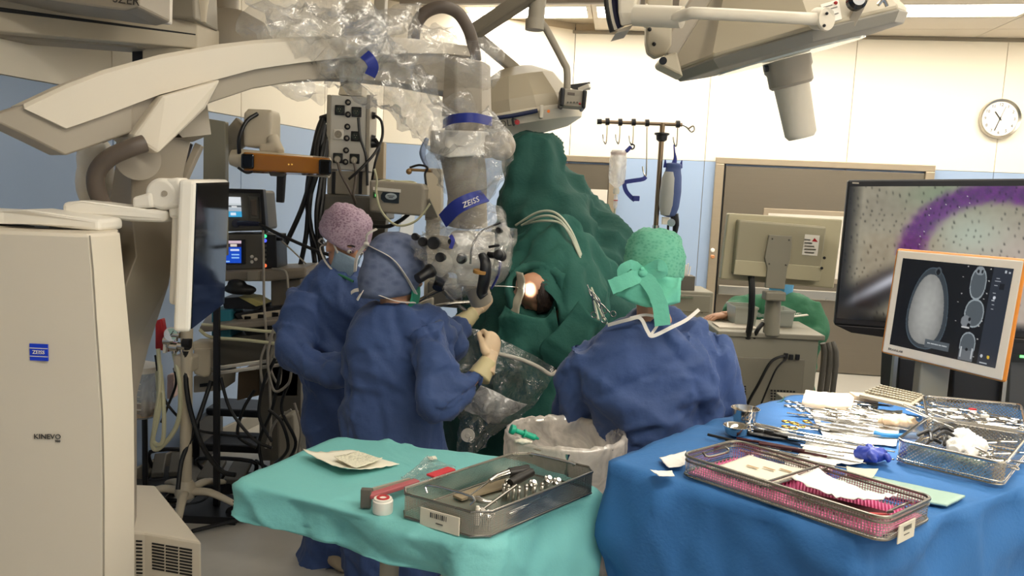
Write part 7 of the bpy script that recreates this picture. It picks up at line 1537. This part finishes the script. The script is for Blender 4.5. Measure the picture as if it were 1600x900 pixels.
def proto_forceps(L=.16, grip=None):
    t = thing('forceps','x','forceps')
    for e in (-1,1):
        m = MB(); m.tube([V(0,-L*.5,e*.0008),V(e*.005,-L*.2,e*.0008),V(e*.006,L*.1,0),V(e*.0015,L*.5,0)],[.003,.0045,.0035,.001],6,k=3,flat=.45); put('arm',m,M_tool,t,local=True)
        m = MB(); m.tube([V(e*.005,-L*.22,.001),V(e*.0062,L*.05,.001)],[.0052,.0045],6,flat=.5); put('grip',m,grip or M_tool,t,local=True)
    return t
def proto_rod(L=.2, hm=None, hl=.5):
    t = thing('dissector','x','dissector')
    m = MB(); m.tube([V(0,-L*.5,0),V(0,-L*.5+L*hl,0)],[.0042,.0036],8); put('handle',m,hm or M_tool,t,local=True)
    m = MB(); m.tube([V(0,-L*.5+L*hl,0),V(0,L*.42,0),V(.003,L*.5,.002)],[.0028,.0018,.0024],7,k=2); put('shaft',m,M_tool,t,local=True); return t
def proto_bip(L=.2):
    t = thing('bipolar_forceps','x','forceps')
    for e in (-1,1):
        m = MB(); m.tube([V(e*.003,-L*.5,0),V(e*.009,-L*.25,0),V(e*.010,-L*.02,0),V(e*.004,L*.1,0)],[.005,.009,.008,.003],8,k=3,flat=.4); put('blade',m,M_handle_k,t,local=True)
        m = MB(); m.tube([V(e*.004,L*.08,0),V(e*.003,L*.3,0),V(e*.001,L*.5,0)],[.0025,.0018,.0009],6); put('tip',m,M_tool,t,local=True)
    m = MB(); m.tube([V(0,-L*.62,0),V(0,-L*.48,0)],[.006,.007],8); put('plug',m,M_handle_k,t,local=True); return t
def scatter(proto, spots, label, group, z0=TZ, first=True, dz=.004, tilt=.0):
    for k,(x,y,a) in enumerate(spots):
        M_ = flatM(onz(x,y,z0), a+rnd.uniform(-.08,.08), rnd.uniform(-tilt,tilt), z0+.003+dz*(k%4))
        lb = label[k] if isinstance(label,list) else label
        if k == 0:
            proto.matrix_basis = M_; WM[proto] = M_; proto['label'] = lb; proto['group'] = group
        else: dup(proto, M_, lb, group)
# direction of the pile: handles left, tips right (angle of local +Y)
DP = math.atan2(*( (onz(1400,668,TZ)-onz(1250,645,TZ)).yx ))-math.pi/2
scatter(proto_clamp(), [(1262,636,DP+.1),(1275,641,DP),(1290,645,DP-.1),(1282,650,DP+.15),(1300,652,DP),(1318,650,DP+.05),(1335,655,DP-.1),(1296,660,DP+.1),(1322,664,DP),(1350,662,DP+.1),(1345,646,DP),(1362,652,DP-.15),(1378,660,DP),(1310,640,DP+.2),(1330,636,DP),(1352,638,DP+.1),(1372,644,DP-.05),(1390,650,DP)], 'steel ring-handled clamp in the bright pile on the blue table','steel clamps piled on the blue table',dz=.005,tilt=.05)
scatter(proto_forceps(), [(1270,652,DP),(1288,658,DP+.1),(1305,666,DP),(1330,670,DP+.05),(1352,674,DP),(1340,660,DP-.1),(1372,668,DP+.1),(1316,676,DP),(1290,670,DP+.1),(1360,684,DP),(1385,672,DP-.1),(1330,684,DP+.05)], 'slim steel forceps in the bright pile on the blue table','steel forceps piled on the blue table',dz=.005)
scatter(proto_clamp(.15,M_gold), [(1258,668,DP+.2),(1270,673,DP),(1284,674,DP-.2)], ['gold-ringed clamp at the left end of the gold row','gold-ringed clamp in the middle of the gold row','gold-ringed clamp at the right end of the gold row'],'gold-ringed clamps on the blue table')
scatter(proto_bip(.2), [(1205,684,DP),(1225,688,DP+.05),(1245,690,DP-.05),(1262,694,DP)], ['black bipolar forceps farthest left in the black row','second black bipolar forceps from the left','third black bipolar forceps from the left','black bipolar forceps closest to the blue glove'],'black bipolar forceps on the blue table')
scatter(proto_rod(.22,M_handle_r,.55), [(1212,698,DP),(1225,703,DP-.04),(1240,706,DP+.03),(1250,711,DP),(1268,712,DP-.03),(1285,716,DP)], 'slender dissector with maroon handle, in the row behind the pink tray','maroon-handled dissectors on the blue table')
scatter(proto_rod(.21,M_handle_k,.6), [(1178,696,DP-.15),(1190,703,DP-.1),(1202,709,DP-.05),(1160,700,DP-.25)], ['black-handled dissector second from the left behind the pink tray','black-handled dissector third from the left','black-handled dissector touching the maroon row','leftmost black-handled dissector behind the pink tray'],'black-handled dissectors on the blue table')
scatter(proto_rod(.24,M_tool,.45), [(1295,686,DP),(1310,692,DP-.03),(1325,700,DP+.02),(1300,704,DP),(1322,709,DP),(1250,722,DP-.05),(1225,726,DP-.1)], 'plain steel dissector lying between the maroon row and the blue glove','steel dissectors on the blue table')
scatter(proto_clamp(.19), [(1215,716,DP-.3),(1238,726,DP-.35)], ['long steel clamp crossing the back rim of the pink tray','long steel clamp just right of it at the pink tray rim'],'long clamps by the pink tray')
for k,(x0,y0,x1,y1) in enumerate(((1412,632,1475,662),(1418,640,1490,668),(1425,634,1500,660))):
    m = MB(); m.tube([onz(x0,y0,TZ+.05),onz((x0+x1)/2,(y0+y1)/2,TZ+.06),onz(x1,y1,TZ+.065)],[.006,.007,.003],8,k=3,flat=.4); tag(put('retractor',m,M_tool),['uppermost steel retractor blade leaning on the mesh baskets','lowest steel retractor blade leaning on the mesh baskets','middle steel retractor blade leaning on the mesh baskets'][k],'retractor','retractor blades by the baskets')
# white cloth sheets under the pile
def flat_sheet(name, label, cat, cor, z, mt, seed, amp=.004, cup=.006, solid=.0015):
    a,b,c,d = [onz(x,y,z) for x,y in cor]; m = MB()
    m.grid(lambda u,v: (a*(1-u)+b*u)*(1-v)+(d*(1-u)+c*u)*v+V(0,0,cup*((2*u-1)**2*.5+(2*v-1)**2*.5)), 24, 16); me = mesh_of(m,name,True); wrinkle(me,amp,22,seed)
    return tag(put(name,me,mt,solid=solid),label,cat)
M_sheet = mat('swab_white','#efece6',.85,var=.03,bump=.2,bscale=150)
flat_sheet('white_cloth','white cloth spread under the heaped steel instruments','cloth',[(1262,640),(1410,644),(1400,700),(1290,690)],TZ,M_sheet,2.)
flat_sheet('white_paper','white sheet under the maroon-handled dissectors','paper',[(1262,690),(1365,700),(1345,728),(1240,722)],TZ+.001,M_sheet,5.)
flat_sheet('cream_towel','folded cream towel at the back left of the blue table','towel',[(1258,616),(1336,622),(1330,640),(1252,634)],TZ+.016,mat('towel_cream','#e3d2bd',.9,var=.03,bump=.25),7.,solid=.02)
flat_sheet('white_paper','crumpled white sheet behind the pink tray','paper',[(1230,722),(1310,724),(1296,742),(1215,738)],TZ,M_sheet,8.)
flat_sheet('paper_slip','white slip at the left end of the pink tray','paper',[(1030,716),(1072,706),(1070,728),(1045,733)],TZ+.010,M_sheet,9.,.003,.003)
flat_sheet('paper_slip','folded grey-white slip at the table corner beside the pink tray','paper',[(1016,735),(1050,737),(1054,746),(1030,745)],TZ+.012,M_sheet,10.,.003,.003)
flat_sheet('glass_sheet','pale green translucent folder right of the pink tray','folder',[(1330,738),(1508,776),(1480,790),(1290,760)],TZ+.004,mat('folder_green','#a9c6b8',.4,var=.04),11.,.001,.0,.006)
flat_sheet('cream_label','cream paper lying on the pale green folder','paper',[(1322,732),(1372,736),(1362,750),(1325,744)],TZ+.012,mat('paper_cream','#e4dcc0',.85),12.,.001)
m = MB(); m.ball(onz(1404,660,TZ+.02),(.06,.03,.02)); me = remesh(m,.005,1); wrinkle(me,.012,30,4.); tag(put('beige_pad',me,mat('pad_beige','#dcbf9d',.8,var=.06)),'crumpled beige pad beside the mesh baskets','pad')
bh = thing('blue_handle_tool','steel tool with bright blue handle beside the mesh baskets','tool',onz(1400,680,TZ)); m = MB(); m.tube([onz(1366,678,TZ+.012),onz(1385,681,TZ+.012),onz(1432,682,TZ+.014)],[.012,.008,.009],10,k=3); put('handle',m,mat('handle_azure','#2b7fc0',.4),bh); m = MB(); m.tube([onz(1430,682,TZ+.014),onz(1445,680,TZ+.02)],[.005,.003],8); put('shaft',m,M_tool,bh)
# blue nitrile glove, crumpled
gl = MB(); gc_ = onz(1362,712,TZ+.012)
gl.ball(gc_,(.045,.03,.016)); 
for a_,l_ in ((.5,.055),(1.3,.06),(2.3,.04),(4.4,.06),(5.3,.05),(3.2,.045)): gl.tube([gc_,gc_+V(math.cos(a_)*l_*.6,math.sin(a_)*l_*.6,.012),gc_+V(math.cos(a_)*l_,math.sin(a_)*l_,.004)],[.012,.010,.006],8,k=3)
me = remesh(gl,.004,1); fold(me,.006,30.,3,10,w=.005); tag(put('nitrile_glove',me,mat('nitrile_blue','#3a4cae',.45,var=.1)),'crumpled violet-blue glove lying between the instruments and the mesh basket','glove')
# keyboard on the far edge
kb = thing('keyboard','grey keyboard with rows of keys at the back of the blue table','keyboard',onz(1390,618,TZ+.06))
K4 = [onz(1378,602,TZ+.07),onz(1448,618,TZ+.06),onz(1424,634,TZ+.05),onz(1342,616,TZ+.05)]
m = MB(); m.prism([p-V(0,0,.012) for p in K4],(0,0,.012)); put('base',m,mat('keyboard_grey','#8f8674',.5),kb,smooth=False,bevel=.003)
m = MB()
for i in range(15):
    for j in range(5):
        p = (K4[0].lerp(K4[1],(i+.7)/16.4)).lerp(K4[3].lerp(K4[2],(i+.7)/16.4),(j+.7)/6.2); m.box(p+V(0,0,.003),(.009,.009,.006))
k_ = put('key_field',m,mat('keycap','#a39a86',.5),kb,smooth=False); k_['kind'] = 'stuff'
m = MB(); slab(m,[(1338,618),(1374,622),(1372,640),(1336,636)],onz(1355,636,TZ).y,.06); tag(put('small_carton',m,mat('carton','#c7b7a3',.6,var=.15),smooth=False,bevel=.004),'small cream carton under the keyboard edge','carton')

# ---- pink-lined wire basket
bA,bB,bC = onz(1062,742,TZ),onz(1380,850,TZ),onz(1456,812,TZ); bD = bA+bC-bB
pkT, prp = tray('wire_basket','long wire basket with pink silicone mat and papers at the front of the blue table','basket',[bA,bB,bC,bD],.052,M_perf_w,M_rim,M_perf_w,r=.035,k=6,rim=.0042,rim2=.012)
def pk_(u,v,z=0.): return bA+(bB-bA)*u+(bD-bA)*v+V(0,0,z)
M_pink = mat('silicone_pink','#e87fae',.5,var=.08)
m = MB(); m.prism([pk_(.03,.06,.005),pk_(.97,.06,.005),pk_(.97,.94,.005),pk_(.03,.94,.005)],(0,0,.005)); mt_ = tag(put('silicone_mat',m,M_pink,smooth=False,bevel=.002),'pink studded silicone mat lining the long wire basket','mat')
m = MB(); nI,nJ = 56,24
for i in range(nI):
    for j in range(nJ):
        p = pk_(.045+.91*(i+.5*(j%2))/nI,.08+.84*j/nJ,.010); s = .0017
        m.add([p+V(-s,-s,0),p+V(s,-s,0),p+V(s,s,0),p+V(-s,s,0),p+V(0,0,.012)],[(0,1,4),(1,2,4),(2,3,4),(3,0,4)])
me = bpy.data.meshes.new('studs'); me.from_pydata(m.v,[],m.f); me.update(); sd2 = put('stud',me,M_pink,mt_); sd2['kind'] = 'stuff'
for e in (.46,.5):
    m = MB(); m.tube([pk_(e,.02,.05),pk_(e+.01,.98,.05)],.003,8); put('divider_wire',m,M_rim,pkT)
for k,(u,v) in enumerate(((.03,.5),(.97,.5))):
    m = MB(); m.tube([pk_(u,.3,.05),pk_(u+(.03 if u<.5 else -.03),.32,.042),pk_(u+(.03 if u<.5 else -.03),.68,.042),pk_(u,.7,.05)],.003,8,k=3); put('basket_handle',m,M_rim,pkT)
cc = rounded([bA,bB,bC,bD],.035,6)
ex = (bC-bB).normalized(); ey = (bB-bA).normalized(); p0 = bB+ex*.05+ey*.004
m = MB(); m.prism([p0+V(0,0,.03),p0+ex*.075+V(0,0,.03),p0+ex*.075+V(0,0,-.012),p0+V(0,0,-.012)],ey*.003); lp = put('label_plate',m,MATS['plate_cream'],pkT,smooth=False,bevel=.004)
for i in range(6):
    m = MB(); p = p0+ex*(.022+.006*i)+ey*.0042+V(0,0,.018); m.bar(p+V(0,0,.005),p-V(0,0,.005),.002,.0006,up=ey); put('barcode_bar',m,M_black,lp,smooth=False)
m = MB(); p = p0+ex*.035+ey*.0042+V(0,0,.004); m.bar(p-ex*.012,p+ex*.012,.002,.0006,up=ey); put('print_line',m,M_grey_d,lp,smooth=False)
def pk_sheet(nm,label,cor,z,mt,seed,cup=.01,amp=.004,solid=.0015,cat='paper'):
    a,b,c,d = [pk_(u,v,z) for u,v in cor]; m = MB(); m.grid(lambda u,v: (a*(1-u)+b*u)*(1-v)+(d*(1-u)+c*u)*v+V(0,0,cup*(2*u-1)**2),18,12); me = mesh_of(m,nm,True); wrinkle(me,amp,28,seed); return tag(put(nm,me,mt,solid=solid),label,cat)
for k in range(4):
    pk_sheet('printed_card',['lowest cream card in the left half of the pink-lined basket','second cream card in the left half of the pink-lined basket','third cream card in the left half of the pink-lined basket','topmost cream card in the left half of the pink-lined basket'][k],[(.10+.02*k,.2),(.42+.012*k,.22),(.44,.88),(.14,.9-.03*k)],.022+.0045*k,M_paper,20.+k,.002,.001,.003)
for i in range(3):
    m = MB(); p = pk_(.24+.06*i,.42+.1*i,.0412); m.prism([p,p+ey*.03,p+ey*.03+ex*.008,p+ex*.008],(0,0,.0006)); tag(put('print_block',m,mat('print_tan','#b89a72',.7),smooth=False),['leftmost tan print block on the top cream card','middle tan print block on the top cream card','rightmost tan print block on the top cream card'][i],'print')
pk_sheet('white_paper','bright crumpled white paper in the right half of the pink-lined basket',[(.50,.32),(.86,.30),(.90,.72),(.52,.78)],.040,M_sheet,31.,.016,.009)
for k,(u0,v0,u1,v1) in enumerate(((.52,.22,.86,.2),(.54,.30,.9,.34),(.6,.26,.92,.45))):
    m = MB(); m.bar(pk_(u0,v0,.024+.003*k),pk_(u1,v1,.028),.02,.004); tag(put('brown_strip',m,mat('strip_brown','#4a2626',.45,var=.1),smooth=False),['nearest dark brown strip under the white paper in the pink-lined basket','middle dark brown strip under the white paper','farthest dark brown strip under the white paper'][k],'strip','brown strips in the pink-lined basket')
m = MB(); m.tube([pk_(.88,.25,.03),pk_(.93,.4,.03)],[.006,.004],8); tag(put('red_tip',m,M_red),'small red tip near the right end of the pink-lined basket','tip')

# ---- woven baskets on the right
rA_,rB_,rC_ = onz(1398,722,TZ),onz(1566,762,TZ),onz(1604,712,TZ); rD_ = rA_+rC_-rB_; rD_ = onz(1446,684,TZ)
tray('woven_basket','steel mesh basket with gauze balls and black clips at the right of the blue table','basket',[rA_,rB_,rC_,rD_],.062,M_perf_d,M_tool,M_perf_d,r=.03,k=5,rim=.0042,rim2=.05)
qA,qB,qC,qD = onz(1446,682,TZ),onz(1600,706,TZ),onz(1592,660,TZ),onz(1440,645,TZ)
tray('woven_basket','steel mesh basket of clamps behind the gauze basket','basket',[qA,qB,qC,qD],.06,M_perf_d,M_tool,M_perf_d,r=.03,k=5,rim=.0042,rim2=.05)
def rb(u,v,z): return (rA_*(1-u)+rB_*u)*(1-v)+(rD_*(1-u)+rC_*u)*v+V(0,0,z)
def qb(u,v,z): return (qA*(1-u)+qB*u)*(1-v)+(qD*(1-u)+qC*u)*v+V(0,0,z)
GBL = ['left gauze ball in the mesh basket','right gauze ball in the mesh basket','front gauze ball in the mesh basket','flattened gauze wad under the balls in the mesh basket']
for k,(u,v,z,r) in enumerate(((.46,.62,.052,.030),(.60,.50,.050,.030),(.48,.38,.045,.028),(.66,.34,.035,.026))):
    m = MB(); m.ball(rb(u,v,z),(r,r,r*.75)); me = remesh(m,.004,1); wrinkle(me,.010,35,k*3.); tag(put('gauze_ball',me,M_sheet),GBL[k],'gauze','gauze balls in the mesh basket')
for k in range(9):
    u,v = .14+.2*rnd.random(),.35+.45*rnd.random(); a_ = rnd.uniform(0,6); p = rb(u,v,.03+.004*k); m = MB()
    m.tube([p+V(math.cos(a_)*.03,math.sin(a_)*.03,0),p+V(0,0,.012),p-V(math.cos(a_+.4)*.03,math.sin(a_+.4)*.03,0)],[.004,.006,.003],8,k=3); tag(put('black_clip',m,M_handle_k),'small black clip heaped in the left of the gauze basket','clip','black clips in the mesh basket')
pr_ = proto_clamp(.12)
spots = [(rb(.72+.2*rnd.random(),.15+.6*rnd.random(),.03+.004*k),rnd.uniform(0,6)) for k in range(7)]
for k,(p,a_) in enumerate(spots):
    M_ = Matrix.Translation(p) @ Matrix.Rotation(a_,4,'Z') @ Matrix.Rotation(.15,4,'X')
    if k == 0: pr_.matrix_basis = M_; WM[pr_] = M_; pr_['label'] = 'short steel clamp lying right of the gauze in the mesh basket'; pr_['group'] = 'short clamps in the gauze basket'
    else: dup(pr_,M_)
pr2 = proto_clamp(.14)
for k in range(14):
    M_ = Matrix.Translation(qb(.1+.8*rnd.random(),.15+.7*rnd.random(),.012+.003*k)) @ Matrix.Rotation(DP+rnd.uniform(-.6,.6),4,'Z')
    if k == 0: pr2.matrix_basis = M_; WM[pr2] = M_; pr2['label'] = 'steel clamp lying in the basket behind the gauze basket'; pr2['group'] = 'clamps in the rear basket'
    else: dup(pr2,M_)
for k,(u,v) in enumerate(((.3,.6),(.5,.7),(.62,.5))):
    m = MB(); m.box(qb(u,v,.05),(.022,.012,.010)); tag(put('tag_clip',m,M_white if k!=1 else M_red,smooth=False,bevel=.002),['left white tag clip in the rear basket','red tag clip in the rear basket','right white tag clip in the rear basket'][k],'clip')
# ---- side table: bowls and clamps
for k,(x,y,r,h) in enumerate(((1163,662,.042,.05),(1150,680,.038,.03))):
    m = MB(); c_ = onz(x,y,TZ+.002); m.lathe([(r*.6,0),(r*.8,.006),(r,h),(r*1.06,h),(r*.98,h-.002),(r*.75,.008),(.001,.006)],c_,(0,0,1),24); tag(put('steel_bowl',m,M_chrome,smooth=40),['taller steel bowl at the nurse elbow','shallow steel bowl in front of the taller bowl'][k],'bowl')
scatter(proto_clamp(.16), [(1196,668,DP),(1205,673,DP+.1),(1190,674,DP-.1),(1200,680,DP),(1185,680,DP+.2)], 'steel clamp beside the steel bowls at the nurse elbow','clamps beside the bowls',z0=TZ)
m = MB(); m.bar(onz(1128,694,TZ+.004),onz(1150,689,TZ+.004),.012,.006); tag(put('scalpel',m,M_tool,smooth=False,bevel=.002),'flat steel blade tool left of the clamps by the bowls','scalpel')
m = MB(); m.tube([onz(1118,700,TZ+.008),onz(1140,696,TZ+.008)],[.008,.006],8); tag(put('black_pen',m,M_handle_k),'short black handle near the nurse gown at the table edge','tool')
# ---- towel clamps on the drape beside the nurse, and the surgeon's instrument
for k,(x,y) in enumerate(((928,470),(940,478))):
    t = proto_clamp(.15); t.name = 'towel_clamp'; M_ = frame(at(x,y,3.36),V(1,0,.1),V(0,0,1)) @ Matrix.Rotation(.35+.15*k,4,'Z'); t.matrix_basis = M_; WM[t] = M_; t['label'] = ['left steel towel clamp hanging on the drape beside the nurse','right steel towel clamp hanging on the drape beside the nurse'][k]; t['category'] = 'clamp'
m = MB(); m.tube([at(757,447,3.44),at(800,448,3.5),pc+V(-.06,-.08,.02)],[.004,.0025,.0015],8,k=3); tag(put('suction_probe',m,M_tool),'thin steel probe reaching from the glove to the patient head','probe')
for k,pts in enumerate(([(640,478,3.3),(690,452,3.35),(740,442,3.42)],[(690,452,3.4),(720,480,3.4),(740,490,3.42)],[(650,485,3.3),(700,475,3.36),(735,472,3.4)])):
    m = MB(); m.tube([at(*p) for p in pts],.008,10,k=5); tag(put('retractor_bar',m,M_rim),['long upper retractor bar between surgeon and patient','short bent retractor bar joining the upper bar','lower retractor bar between surgeon and patient'][k],'bar','retractor bars by the surgeon')
m = MB(); slab(m,[(632,482),(676,466),(676,480),(640,490)],3.32,.06); tag(put('arm_rest',m,M_beige,smooth=False,bevel=.008),'cream arm support plate in front of the surgeon chest','support')
m = MB(); slab(m,[(668,440),(716,445),(716,482),(668,478)],4.2,.3); tag(put('grey_console',m,M_grey_d,smooth=False,bevel=.01),'dark grey console seen under the microscope head','console')
